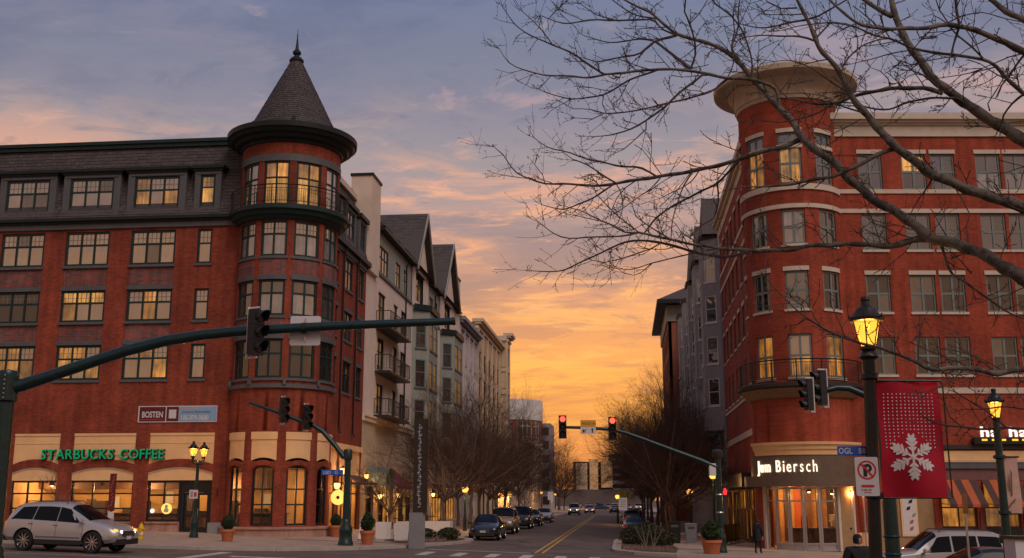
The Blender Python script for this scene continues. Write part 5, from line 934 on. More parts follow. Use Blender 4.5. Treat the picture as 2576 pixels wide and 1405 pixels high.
g = MB(); g.tube([pv(zt_+.005), BF.p(BW+.03, zt_+.005, 0)], .014, 8); g.tube([pv(zb2), BF.p(BW+.03, zb2, 0)], .012, 8); g.build('banner_arm', 'pole_black', bn); g = MB(); g.tube([BF.p(BW+.02, zt_-.0, .02), BF.p(BW+.045, zt_-.06, .02), BF.p(BW+.055, zb2, .02)], .010, 6); g.build('side_rod', 'black_metal', bn)
# signs on the lamp post
t, f = plate('parking_sign', 'white sign with black emblem in a red slashed ring on the lamp post', 'sign', at(2177, 1199.5, D4-.1)-HD*.06, .297, .49, 'sign_white', radius=.02); z = f.o.z; g = MB(); ring(g, f, 0, z+.08, .098, .122, .014); g.build('red_ring', 'sign_red', t); flatpoly(f, [(-.085, z+.16), (-.07, z+.175), (.085, z+.0), (.07, z-.015)], .0165, 'slash', 'sign_red', t)
g = MB(); ring(g, f, .012, z+.105, .018, .055, .0145, -110, 160, 14); g.build('emblem', 'sign_black', t); flatpoly(f, [(-.045, z+.0), (.0, z+.0), (.0, z+.15), (-.045, z+.15)], .0145, 'emblem', 'sign_black', t)
flatpoly(f, [(-.09, z-.12), (-.07, z-.135), (.07, z-.135), (.09, z-.12), (.07, z-.105), (-.07, z-.105)], .014, 'red_bar', 'sign_red', t); label_print(t, f, -.085, z-.175, 'to sign only', .028, 'sign_black', .014); label_print(t, f, -.05, z-.205, 'any time', .026, 'sign_red', .014)
t, f = plate('street_name_sign', 'blue street name blade crossing behind the lamp post', 'sign', at(2154, 1135, D4+.12), .50, .122, 'sign_blue', radius=.008); letters(t, f, -.235, f.o.z-.035, .21, 'OGL  88  I', .105, 'sign_white', .014, extrude=.002, offset=.002)
# signal pole behind the banner
D5 = 24.; b5_ = ground_at(2240, D5); m5 = thing('signal_mast', b5_, 'dark green signal pole rising behind the red banner', 'signal mast', 'signal masts at the crossing'); tp = at(2237, 980, D5); g = MB(); pole_base(g, b5_, .16); g.tube([b5_+Vector((0, 0, .6)), Vector((b5_.x, b5_.y, tp.z))], [.165, .14], 14)
for py in (1350, 1395): g.lathe([(.165, -.03), (.19, 0), (.165, .03)], (b5_.x, b5_.y, at(2240, py, D5).z), 14)
g.build('pole', 'pole_green', m5, 40); arm = [(2236, 1010, 9), (2200, 1005, 9), (2165, 990, 9), (2135, 977, 8.5), (2105, 976, 8), (2070, 984, 7), (2020, 990, 5)]
g = MB(); g.tube([at(x, y, D5) for x, y, r in arm], [r*D5/2737 for x, y, r in arm], 10); g.build('arm', 'pole_green', m5, 50)
signal_head(at(2058, 977, D5)-HD*.05, YAW-R(78), 'black signal head facing left, close to the amber lantern', s=.74); signal_head(at(2020, 996, D5)-HD*.25, YAW-R(78), 'black signal head facing left, left one of the pair by the balcony', s=.66)
# small lamp further right with pale banner
D6 = 28.; b6 = ground_at(2528, D6); sl = thing('street_lamp', b6, 'smaller lamp post with lit lantern and pale banner before the right shops', 'street lamp', 'lantern street lamps'); zf = at(2507, 1053, D6).z; g = MB(); pole_base(g, b6, .10); g.tube([b6+Vector((0, 0, .6)), Vector((b6.x, b6.y, zf-.1))], [.12, .085], 12)
for py in (1150, 1290): g.lathe([(.1, -.06), (.16, -.03), (.16, .03), (.1, .06)], (b6.x, b6.y, at(2508, py, D6).z), 12)
g.lathe([(.12, 0), (.2, .02), (.2, .14), (.12, .16)], (b6.x, b6.y, at(2508, 1368, D6).z), 12); g.build('post', 'pole_green', sl, 40); lantern(sl, (b6.x, b6.y, zf), .98)
bn = thing('banner', at(2540, 1295, D6), 'narrow pale banner with faint drawing on the smaller lamp post', 'banner'); a, b = at(2520, 1293, D6), at(2558, 1150, D6); F_ = Flat(a, RT, -HD); w_ = (b-a).dot(RT); g = MB()
for j in range(10): z0 = a.z+(b.z-a.z)*j/10; z1 = a.z+(b.z-a.z)*(j+1)/10; o = lambda z: .03*math.sin(z*4); g.quad(F_.p(0, z0, o(z0)), F_.p(w_, z0, o(z0)+.02), F_.p(w_, z1, o(z1)+.02), F_.p(0, z1, o(z1)))
g.build('banner_cloth', 'banner_pale', bn, 60, True)
for pts in ([(.5, .30), (.56, .32), (.62, .72), (.55, .78)], [(.42, .4), (.47, .4), (.5, .6), (.46, .62)], [(.3, .12), (.34, .1), (.7, .24), (.68, .27)]): flatpoly(F_, [(x*w_, a.z+(b.z-a.z)*y) for x, y in pts], .06, 'banner_print', 'wood', bn)
g = MB()
for z in (a.z, b.z): g.tube([Vector((b6.x, b6.y, z)), F_.p(w_+.05, z, .01)], .02, 6)
g.build('banner_arm', 'pole_black', bn)
# twin lamp before the coffee shop
b7 = Vector((-20.9, 51.2, gz(-20.9)+.13)); sl = thing('street_lamp', b7, 'green post with two lit lanterns in front of the coffee shop', 'street lamp', 'lantern street lamps'); D7 = b7.dot(HD); zt7 = at(490, 1165, D7).z; g = MB(); pole_base(g, b7, .10, 1.1); g.tube([b7+Vector((0, 0, .6)), Vector((b7.x, b7.y, zt7+.12))], [.1, .07], 12); g.lathe([(.07, -.1), (.12, -.05), (.12, .05), (.06, .12), (0, .22)], (b7.x, b7.y, zt7), 12); av = Vector((.10, .42, 0))
for sg in (-1, 1): g.tube([Vector((b7.x, b7.y, zt7)), Vector((b7.x, b7.y, zt7-.08))+av*sg*.5, Vector((b7.x, b7.y, zt7-.02))+av*sg*.9, Vector((b7.x, b7.y, zt7+.12))+av*sg], .035, 8)
g.build('post', 'pole_green', sl, 40)
for sg in (-1, 1): lantern(sl, Vector((b7.x, b7.y, zt7+.3))+av*sg, .92, e=210)
t, f = plate('notice_sign', 'small white notice with red print on the twin lantern post', 'sign', at(487, 1244, D7-.1), .42, .42, 'sign_white', radius=.02); z = f.o.z; flatpoly(f, [(-.15, z-.14), (-.03, z-.14), (-.03, z+.14), (-.15, z+.14)], .014, 'print', 'lilac_grey', t); flatpoly(f, [(.02, z-.12), (.15, z-.12), (.15, z+.1), (.02, z+.1)], .014, 'print', 'sign_red', t)
# globe lamps down the street
def globe_lamp(x, y, h, label, e=40):
    b = Vector((x, y, gz(x)+.13)); t = thing('globe_lamp', b, label, 'street lamp', 'globe lamps down the street'); g = MB(); pole_base(g, b, .07); g.tube([b+Vector((0, 0, .6)), b+Vector((0, 0, h-.2))], [.07, .05], 8); g.build('post', 'pole_green', t, 40)
    g = MB(); g.lathe([(0, -.24), (.15, -.19), (.24, 0), (.17, .17), (0, .24)], b+Vector((0, 0, h)), 14); g.build('globe', 'bulb_far', t, 60); g = MB(); g.lathe([(.18, .17), (.1, .27), (0, .33)], b+Vector((0, 0, h)), 12); g.build('globe_cap', 'black_metal', t); lampl(t, b+Vector((0, 0, h-.45)), e, (1, .5, .16), .2)
def globe_at(px, py, d, label, e=220): p = at(px, py, d); globe_lamp(p.x, p.y, p.z-gz(p.x)-.13, label, e)
globe_at(1170, 1231, 74, 'bright globe lamp among bare trees behind the parked cars', 260); globe_at(1793, 1196, 66, 'bright globe lamp just left of the right signal mast', 120); globe_at(1553, 1250, 112, 'bright globe lamp over the right kerb near the white sign'); globe_at(1268, 1246, 150, 'left one of two distant globe lamps past the bare trees'); globe_at(1283, 1246, 152, 'right one of two distant globe lamps past the bare trees'); globe_at(1362, 1240, 205, 'distant globe lamp below the round office'); globe_at(1397, 1244, 240, 'far tiny globe lamp beside the round bare tree'); globe_at(1735, 1237, 82, 'globe lamp glowing under the right row of trees', 150)

# pots with clipped shrubs
def leaf_blob(parent, c, rx, rz, n, m_, shape=1., s=.05, name='foliage'):
    g = MB(); r_ = random.Random(int(c[0]*100)+n)
    for i in range(n):
        u = r_.uniform(-1, 1); a = r_.uniform(0, 2*math.pi); q = r_.random()**.35; t_ = (u+1)/2; rr = math.sqrt(max(0, 1-u*u))*(1-.45*shape*max(0, u)); k_ = q*(1+.10*math.sin(5*a+3*u)+.08*r_.random())
        p = Vector((c[0]+rx*rr*k_*math.cos(a), c[1]+rx*rr*k_*math.sin(a), c[2]+rz*u*(.85+.15*q))); n_ = Vector((r_.gauss(0, 1), r_.gauss(0, 1), r_.gauss(.4, 1))).normalized(); e = n_.orthogonal().normalized()*s*r_.uniform(.6, 1.3); h = n_.cross(e)*.6; g.add([p-e, p+h*.8, p+e, p-h*.8], ((0, 1, 2, 3),))
    return g.build(name, m_, parent)
def potted(x, y, pr, ph, sr, sh, label, m_='leaf', raise_=.13):
    b = Vector((x, y, gz(x)+raise_)); t = thing('potted_shrub', b, label, 'potted plant', 'clipped shrubs in clay pots'); g = MB(); g.lathe([(0, 0), (pr*.68, 0), (pr*.70, .02), (pr*.90, ph*.78), (pr*.91, ph*.79), (pr, ph*.80), (pr, ph), (pr*.92, ph), (pr*.88, ph*.9), (0, ph*.9)], b, 24); g.build('pot', 'terracotta', t, 40)
    g = MB(); g.tube([b+Vector((0, 0, ph*.85)), b+Vector((0, 0, ph+sh*.6))], [.03, .015], 6); g.build('stem', 'bark', t); leaf_blob(t, b+Vector((0, 0, ph+sh*.47)), sr, sh*.52, 2600, m_, 1.0, .045*sr/.3)
potted(-18.25, 48.66, .33, .55, .30, .66, 'clay pot with round clipped shrub left of the turret base'); potted(-12.05, 50.1, .36, .64, .33, .84, 'clay pot with pointed shrub right beside the far-left signal mast'); potted(-15.6, 57.6, .34, .6, .3, .6, 'clay pot half hidden behind the far-left signal mast'); potted(3.95, 52.4, .50, .64, .43, .92, 'large clay pot with pointed shrub at the right signal mast')
# pylon with vertical lettering
bp_ = Vector((-9.9, 50.85, gz(-9.9)+.13)); Dp = bp_.dot(HD); py = thing('sign_pylon', bp_, 'tall dark pylon with white vertical ornament on a grey concrete plinth', 'pylon'); zp = at(1050, 1290, Dp).z; zt8 = at(1057, 1055, Dp).z; pc = at(1049, 1330, Dp); uq = Vector((math.cos(R(-12)), math.sin(R(-12)), 0)); vq = Vector((-uq.y, uq.x, 0))
g = MB(); g.obox((pc.x, pc.y, (zp+bp_.z-.2)/2), uq, vq, (0, 0, 1), .31, .25, (zp-bp_.z+.2)/2); g.build('plinth', 'concrete', py); g = MB(); g.obox((pc.x+.12, pc.y+.02, (zp+zt8)/2), uq, vq, (0, 0, 1), .31, .12, (zt8-zp)/2); g.build('dark_panel', 'dark_bronze', py)
F_ = Flat(Vector((pc.x+.12, pc.y+.02, 0))-vq*.122, uq, -vq); g = MB(); nz = 44
for i in range(nz):
    z = zp+.25+(zt8-zp-.5)*i/nz; a = .03*math.sin(i*1.7)+.02*math.sin(i*.6)
    for q in range(3): x0 = a+rng.uniform(-.05, .05); z0 = z+rng.uniform(-.02, .04); dx, dz = rng.uniform(-.05, .05), rng.uniform(.03, .09); w_ = .009; g.add([F_.p(x0-w_, z0, .004), F_.p(x0+w_, z0, .004), F_.p(x0+dx+w_, z0+dz, .004), F_.p(x0+dx-w_, z0+dz, .004)], ((0, 1, 2, 3),))
    if i % 2 == 0: x0 = a; l_ = rng.uniform(.05, .11); g.add([F_.p(x0-l_, z, .005), F_.p(x0+l_, z, .005), F_.p(x0+l_, z+.018, .005), F_.p(x0-l_, z+.018, .005)], ((0, 1, 2, 3),))
g.build('vertical_ornament', 'sign_white', py)
# white planter boxes, A-board, hydrant, bins
def planter(x, y, w_, d, h, label, rot=0): 
    b = Vector((x, y, gz(x)+.13)); t = thing('planter_box', (0, 0, 0), label, 'planter', 'white planter boxes'); g = MB(); q = .9
    vs = [(i*w_/2*(q if k == 0 else 1), j*d/2*(q if k == 0 else 1), k*h) for k in (0, 1) for j in (-1, 1) for i in (-1, 1)]; g.add(vs, ((0, 2, 3, 1), (0, 1, 5, 4), (2, 6, 7, 3), (0, 4, 6, 2), (1, 3, 7, 5))); iw = .86; g.add([(i*w_/2*s_, j*d/2*s_, zz) for s_, zz in ((1, h), (iw, h), (iw, h-.12)) for i, j in ((-1, -1), (1, -1), (1, 1), (-1, 1))], [(k*4+m, k*4+(m+1) % 4, k*4+4+(m+1) % 4, k*4+4+m) for k in (0, 1) for m in range(4)]); g.build('box', 'white_paint', t); g = MB(); g.box(-w_/2*.86, w_/2*.86, -d/2*.86, d/2*.86, h-.16, h-.12); g.build('soil', 'mulch', t)
    W[t] = Vector((0, 0, 0)); t.location = b; t.rotation_euler = (0, 0, R(rot)); return t
planter(-12.9, 57.2, .66, .6, .86, 'white planter box next to the folding board', -12); planter(-11.55, 55.4, .62, .55, .88, 'white planter box just left of the concrete plinth', -10); planter(-11.9, 68.5, 1.75, .8, .72, 'long low white planter box behind the plinth', -5); planter(-13.6, 66, .9, .6, .7, 'pale planter box between folding board and plinth', 8)
ab = thing('folding_board', (-13.05, 54.1, gz(-13)+.13), 'white folding pavement board with red print beside the pointed shrub', 'sign'); bz = gz(-13)+.13; F_ = Flat((-13.05, 54.1, 0), uq, -vq)
g = MB(); g.add([F_.p(-.33, bz+.1, .28), F_.p(.33, bz+.1, .28), F_.p(.33, bz+1.12, 0), F_.p(-.33, bz+1.12, 0), F_.p(-.33, bz+.1, .255), F_.p(.33, bz+.1, .255), F_.p(.33, bz+1.12, -.025), F_.p(-.33, bz+1.12, -.025)], ((0, 1, 2, 3), (4, 7, 6, 5), (0, 4, 5, 1), (3, 2, 6, 7), (0, 3, 7, 4), (1, 5, 6, 2))); g.build('front_board', 'white_paint', ab); g = MB(); g.add([F_.p(-.33, bz+.1, -.3), F_.p(.33, bz+.1, -.3), F_.p(.33, bz+1.12, -.03), F_.p(-.33, bz+1.12, -.03)], ((0, 1, 2, 3),)); g.build('rear_board', 'white_paint', ab)
g = MB()
for q in (-.3, .3): g.tube([F_.p(q, bz, .31), F_.p(q, bz+.12, .28)], .015, 5); g.tube([F_.p(q, bz, -.33), F_.p(q, bz+.12, -.3)], .015, 5)
g.build('foot', 'black_metal', ab)
sl_ = lambda z: .28*(1-(z-bz-.1)/1.02)+.004
for a0, a1, z0, z1, m_ in ((-.3, .3, 1.0, 1.09, 'maroon'), (-.28, .05, .70, .86, 'maroon'), (.08, .26, .76, .92, 'lilac_grey'), (-.26, -.02, .55, .64, 'sign_red')): g = MB(); g.quad(F_.p(a0, bz+z0, sl_(bz+z0)), F_.p(a1, bz+z0, sl_(bz+z0)), F_.p(a1, bz+z1, sl_(bz+z1)), F_.p(a0, bz+z1, sl_(bz+z1))); g.build('board_print', m_, ab)
hy = Vector((-22.2, 48.2, gz(-22.2)+.13)); t = thing('fire_hydrant', hy, 'yellow fire hydrant with white band behind the front of the silver car', 'hydrant'); g = MB(); g.lathe([(.15, 0), (.15, .05), (.10, .07), (.10, .42), (.125, .44), (.125, .49), (.115, .5), (.105, .58), (.07, .66), (.03, .69), (.03, .74), (0, .75)], hy, 16); g.build('barrel', 'hydrant', t, 40); g = MB(); g.tube([hy+Vector((-.18, 0, .44)), hy+Vector((.18, 0, .44))], .05, 10); g.tube([hy+Vector((0, -.2, .36)), hy+Vector((0, 0, .36))], .07, 10); g.build('outlets', 'hydrant', t, 40); g = MB(); g.lathe([(.103, .2), (.105, .2), (.105, .32), (.103, .32)], hy, 16); g.build('white_band', 'white_paint', t)
def bin_(x, y, label, m_='black_metal', w_=.3, h=1.0): b = Vector((x, y, gz(x)+.13)); t = thing('litter_bin', b, label, 'bin', 'litter bins by the right kerb'); g = MB(); g.add([b+Vector((i*w_*(.85 if k == 0 else 1), j*w_*(.85 if k == 0 else 1), k*h)) for k in (0, 1) for j in (-1, 1) for i in (-1, 1)], ((0, 2, 3, 1), (4, 5, 7, 6), (0, 1, 5, 4), (2, 6, 7, 3), (0, 4, 6, 2), (1, 3, 7, 5))); g.build('bin_body', m_, t); g = MB(); g.box(b.x-w_*1.06, b.x+w_*1.06, b.y-w_*1.06, b.y+w_*1.06, b.z+h, b.z+h+.08); g.build('bin_lid', m_, t); g = MB(); g.box(b.x-w_*.6, b.x+w_*.6, b.y-w_*1.02, b.y-w_*.96, b.z+h*.78, b.z+h*.9); g.build('bin_slot', 'grey_trim', t)
bin_(2.75, 64.4, 'tall black litter bin at the foot of the right street tree', h=1.15, w_=.36); bin_(3.75, 65.3, 'grey slatted litter bin right of the black one', 'lilac_grey', .34, 1.05)
hf = thing('terrace_fence', (6, 66, gz(6)), 'low black fence panels round the terrace on the right pavement', 'fence')
for i in range(5): g = MB(); x0 = 4.9+i*.45; y0 = 61.5+i*1.9; g.obox((x0+.22, y0+.95, gz(x0)+.72), Vector((.23, .97, 0)).normalized(), Vector((.97, -.23, 0)).normalized(), (0, 0, 1), .93, .02, .52); g.build('fence_panel', 'black_metal', hf); g = MB(); g.tube([(x0, y0, gz(x0)), (x0, y0, gz(x0)+1.3)], .03, 6); g.build('fence_post', 'black_metal', hf)
# sign posts
def post_sign(px, pyt, pyb, pw, d, m_, label, name='road_sign', pm='steel', ground=True):
    a = at(px, (pyt+pyb)/2, d); t, f = plate(name, label, 'sign', a-HD*.03, pw*d/2737, (pyb-pyt)*d/2737, m_, radius=.02); gx = at(px, 1258, d); g = MB(); g.tube([(gx.x, gx.y, gz(gx.x)), (gx.x, gx.y, a.z+(pyb-pyt)*d/2737*.5)], .03, 6); g.build('post', pm, t); return t, f
t, f = post_sign(1567, 1253, 1284, 21, 68.2, 'sign_white', 'white parking notice on a thin post at the right kerb'); z = f.o.z
for i in range(4): flatpoly(f, [(-.18, z+.22-i*.13), (.16, z+.22-i*.13), (.16, z+.27-i*.13), (-.18, z+.27-i*.13)], .014, 'print', 'lilac_grey', t)
a = at(1570, 1246, 100); t = thing('crossing_sign', a, 'yellow-green pointed crossing signs above the white notice', 'sign'); F_ = Flat(a, RT, -HD); g = MB()
for q in (-.2, .2): g.prism([F_.p(q-.22, a.z-.3, 0), F_.p(q+.22, a.z-.3, 0), F_.p(q+.3*(1 if q > 0 else .4), a.z+.4, 0), F_.p(q-.3*(1 if q < 0 else .4), a.z+.4-.25, 0)], F_.n*.02)
g.build('sign_plate', 'sign_lime', t); g = MB(); g.tube([(a.x, a.y+.05, gz(a.x)), (a.x, a.y+.05, a.z)], .03, 6); g.build('post', 'steel', t)
post_sign(2426, 1243, 1292, 13, 30, 'wood', 'brown sign seen almost edge-on on a thin post by the cars')
t, f = post_sign(1385, 1238, 1258, 14, 190, 'sign_white', 'far white sign on a post at the left kerb beyond the parked cars')
a = at(283, 1240, 50.5); t = thing('vertical_banner', a, 'narrow dark vertical banner with faint script before the shop window', 'banner'); F_ = Flat(a, RT, -HD); za, zb_2 = at(283, 1285, 50.5).z, at(283, 1192, 50.5).z; g = MB(); mbox(g, F_, -.15, .15, za, zb_2, 0, .03); g.build('banner_board', 'maroon', t); g = MB(); mbox(g, F_, -.03, .03, gz(a.x), zb_2, -.08, -.01); g.build('post', 'pole_black', t); g = MB(); mbox(g, F_, -.14, .14, za-.45, za-.05, 0, .02); g.build('white_plate', 'sign_white', t)
for i in range(9): flatpoly(F_, [(-.08+.05*math.sin(i), za+.2+i*.16), (-.03+.05*math.sin(i), za+.2+i*.16), (.05+.05*math.sin(i), za+.32+i*.16), (.01+.05*math.sin(i), za+.32+i*.16)], .034, 'banner_print', 'awning_orange', t)
# white cabinet at the right edge
a = ground_at(2558, 22); t = thing('utility_cabinet', a, 'white cabinet with black lid at the lower right edge', 'cabinet'); zt9 = at(2558, 1356, 22).z; g = MB(); g.obox((a.x, a.y, (zt9+a.z)/2), RT, HD, (0, 0, 1), .20, .25, (zt9-a.z)/2); g.build('cabinet_body', 'sign_white', t); g = MB(); g.obox((a.x, a.y, zt9+.03), RT, HD, (0, 0, 1), .26, .3, .03); g.build('cabinet_lid', 'black_metal', t)
# estate agent's sign on the brick wall
t = thing('leasing_sign', (-24.6, 56.9, 6.16), 'long wall sign with maroon and sky blue panels on the brick front', 'sign'); 
for a0, a1, m_, n_, d in ((-26.86, -22.33, 'sign_white', 'backing', .05), (-26.78, -25.28, 'maroon', 'name_panel', .056), (-25.22, -24.52, 'maroon', 'seal_panel', .056), (-24.5, -22.36, 'sky_print', 'picture_panel', .056)): g = MB(); q = 0 if n_ == 'backing' else .05; mbox(g, FL, a0, a1, 6.15+q, 7.05-q, 0, d); g.build(n_, m_, t)
label_print(t, FL, -26.64, 6.42, 'BOSTEN', .46, 'sign_white', .06, .72, offset=.012); flatpoly(FL, [(-26.7, 6.28), (-25.4, 6.28), (-25.4, 6.32), (-26.7, 6.32)], .058, 'underline', 'sign_red', t); label_print(t, FL, -24.42, 6.27, '105-379-3600', .36, 'sign_white', .06, .80, offset=.01); label_print(t, FL, -24.35, 6.64, 'LEASING MANASSAS', .18, 'maroon', .06, 1.0); flatpoly(FL, [(-24.4, 6.86), (-23.4, 6.86), (-23.4, 6.9), (-24.4, 6.9)], .058, 'underline', 'banner_pale', t); flatpoly(FL, [(-25.08, 6.36), (-24.66, 6.36), (-24.66, 6.84), (-25.08, 6.84)], .058, 'seal', 'sign_white', t)
# shop lettering
t = thing('shop_sign', (-28.7, 56.9, 4.2), 'long row of raised green capital letters over the arched shop windows', 'sign')
letters(t, FL, -32.27, 4.17, -25.18, 'STARBUCKS COFFEE', .76, 'green_tube', .16, extrude=.012, offset=.004); letters(t, FL, -32.24, 4.145, -25.15, 'STARBUCKS COFFEE', .76, 'sign_black', .08, name='letter_return', extrude=.06, offset=.020); 
g = MB(); mbox(g, FL, -32.2, -25.25, 4.40, 4.43, .0, .03); g.build('raceway', 'cream', t)
# glowing window emblems
t = thing('window_emblem', (-24.95, 57.0, 1.2), 'round glowing yellow emblem in the coffee shop window by the door', 'sign'); g = MB(); c = FL.p(-24.95, 1.48, -.12)
g.lathe([(0, 0), (.29, 0), (.29, .04), (0, .04)], c, 28, axis='Y'); g.build('disc', 'logo_yellow', t); F_ = Flat((-24.95, 56.99+.12, 0), (1, 0, 0), (0, -1, 0)); flatpoly(F_, [(-.1, 1.28), (.1, 1.28), (.16, 1.4), (.07, 1.5), (.1, 1.64), (0, 1.7), (-.1, 1.64), (-.07, 1.5), (-.16, 1.4)], .012, 'figure', 'cream_light', t)
t = thing('window_emblem', (-25.75, 57.0, 1.2), 'small round white and green emblem low in the shop window', 'sign'); g = MB(); g.lathe([(0, 0), (.12, 0), (.12, .03), (0, .03)], FL.p(-25.75, 1.36, -.12), 20, axis='Y'); g.build('disc', 'cool_lamp', t)
t = thing('hanging_sign', (-16.9, 63.6, 1.6), 'round lit hanging sign with dark centre on the side of the turret', 'sign'); g = MB(); pc = at(850, 1252, 62.5); g.lathe([(0, 0), (.42, 0), (.42, .12), (0, .12)], pc, 24, axis='Y'); g.build('disc', 'logo_yellow', t); g = MB(); g.lathe([(0, -.01), (.1, -.01), (.1, 0)], pc, 12, axis='Y'); g.build('centre', 'sign_black', t); g = MB(); g.tube([pc+Vector((0, .06, .4)), pc+Vector((0, .06, .75)), pc+Vector((-.9, .1, .75))], .025, 6); g.build('bracket', 'black_metal', t)
wall_lamp(at(838, 1222, 60.8), Vector((.9, -.44, 0)), 'bright wall lamp on the right flank of the turret', 60, s=1.3)
# pavement tables under the left shops
for i, (x, y) in enumerate(((-15.4, 73), (-15.2, 77.5), (-14.9, 83))):
    b = Vector((x, y, gz(x)+.13)); t = thing('cafe_table', b, 'dark pavement cafe table with two chairs, %s along the lit shops' % ('nearest', 'middle', 'farthest')[i], 'table', 'pavement cafe tables'); g = MB(); g.lathe([(0, .74), (.4, .74), (.4, .70), (.03, .68), (.03, .05), (.25, .02), (.25, 0)], b, 14); g.build('table', 'black_metal', t)
    for q in (-.7, .7): g = MB(); c = b+Vector((q, .1, 0)); g.box(c.x-.22, c.x+.22, c.y-.22, c.y+.22, c.z+.43, c.z+.47); g.box(c.x+(.18 if q > 0 else -.22), c.x+(.22 if q > 0 else -.18), c.y-.22, c.y+.22, c.z+.47, c.z+.92); [g.box(c.x+i2*.2-.02, c.x+i2*.2+.02, c.y+j2*.2-.02, c.y+j2*.2+.02, c.z, c.z+.43) for i2 in (-1, 1) for j2 in (-1, 1)]; g.build('chair', 'wood_dark', t)

# ---------------------------------------------------------------- vehicles (built at the origin facing +x, then placed)
ST = {
 'crossover': dict(st=[(-2.36,.58,.92,.98,.70,.66,.56), (-2.30,.44,.98,1.10,.86,.80,.66), (-2.18,.38,1.04,1.30,.92,.88,.66), (-2.00,.35,1.07,1.52,.94,.91,.66), (-1.78,.33,1.08,1.64,.95,.92,.66), (-1.2,.30,1.07,1.70,.96,.93,.68), (-.5,.30,1.05,1.73,.96,.93,.69), (.0,.30,1.03,1.71,.96,.93,.68), (.32,.30,1.02,1.64,.96,.93,.68), (.75,.30,1.01,1.40,.96,.92,.72), (1.22,.30,1.00,1.09,.96,.90,.76), (1.6,.33,.96,1.05,.95,.88,.70), (2.0,.36,.90,.97,.93,.84,.64), (2.22,.40,.82,.87,.87,.78,.56), (2.34,.46,.70,.74,.76,.68,.46)],
   wr=.375, wx=(-1.40, 1.42), glass=[(-2.02,-1.11,-1.66,-1.03), (-1.075,-.10,-.995,-.095), (-.07,.98,-.065,.36)], ws=(.36, 1.16), rg=(-2.24, -1.86)),
 'sedan': dict(st=[(-2.34,.50,.76,.82,.72,.66,.5), (-2.26,.40,.84,.92,.84,.76,.62), (-2.0,.34,.90,.98,.88,.80,.64), (-1.62,.30,.92,1.03,.89,.82,.66), (-1.2,.28,.92,1.22,.89,.83,.60), (-.72,.27,.92,1.40,.89,.84,.58), (-.1,.27,.91,1.44,.89,.84,.59), (.28,.27,.90,1.41,.89,.84,.59), (.7,.27,.89,1.22,.89,.83,.62), (1.10,.27,.88,.98,.89,.82,.68), (1.55,.30,.82,.90,.88,.80,.64), (2.0,.33,.74,.81,.85,.76,.56), (2.22,.36,.66,.72,.78,.70,.48), (2.34,.42,.58,.62,.66,.60,.38)],
   wr=.325, wx=(-1.36, 1.40), glass=[(-1.36,-.42,-.86,-.40), (-.34,.82,-.33,.26)], ws=(.30, 1.06), rg=(-1.58, -.78)),
 'wagon': dict(st=[(-2.28,.55,1.0,1.05,.74,.72,.62), (-2.22,.42,1.04,1.30,.86,.84,.70), (-2.08,.38,1.06,1.62,.89,.87,.70), (-1.8,.36,1.06,1.72,.90,.88,.71), (-1.0,.34,1.05,1.76,.90,.88,.72), (-.2,.34,1.03,1.76,.90,.88,.72), (.2,.34,1.02,1.72,.90,.88,.71), (.6,.34,1.01,1.42,.90,.87,.73), (.96,.34,1.0,1.10,.90,.86,.76), (1.5,.38,.96,1.06,.90,.84,.72), (2.0,.42,.92,1.0,.88,.82,.68), (2.2,.46,.82,.88,.80,.74,.56), (2.26,.52,.72,.76,.70,.64,.48)],
   wr=.37, wx=(-1.32, 1.38), glass=[(-1.98,-1.20,-1.9,-1.16), (-1.12,-.28,-1.1,-.26), (-.20,.72,-.20,.24)], ws=(.24, .92), rg=(-2.2, -2.1)),
}
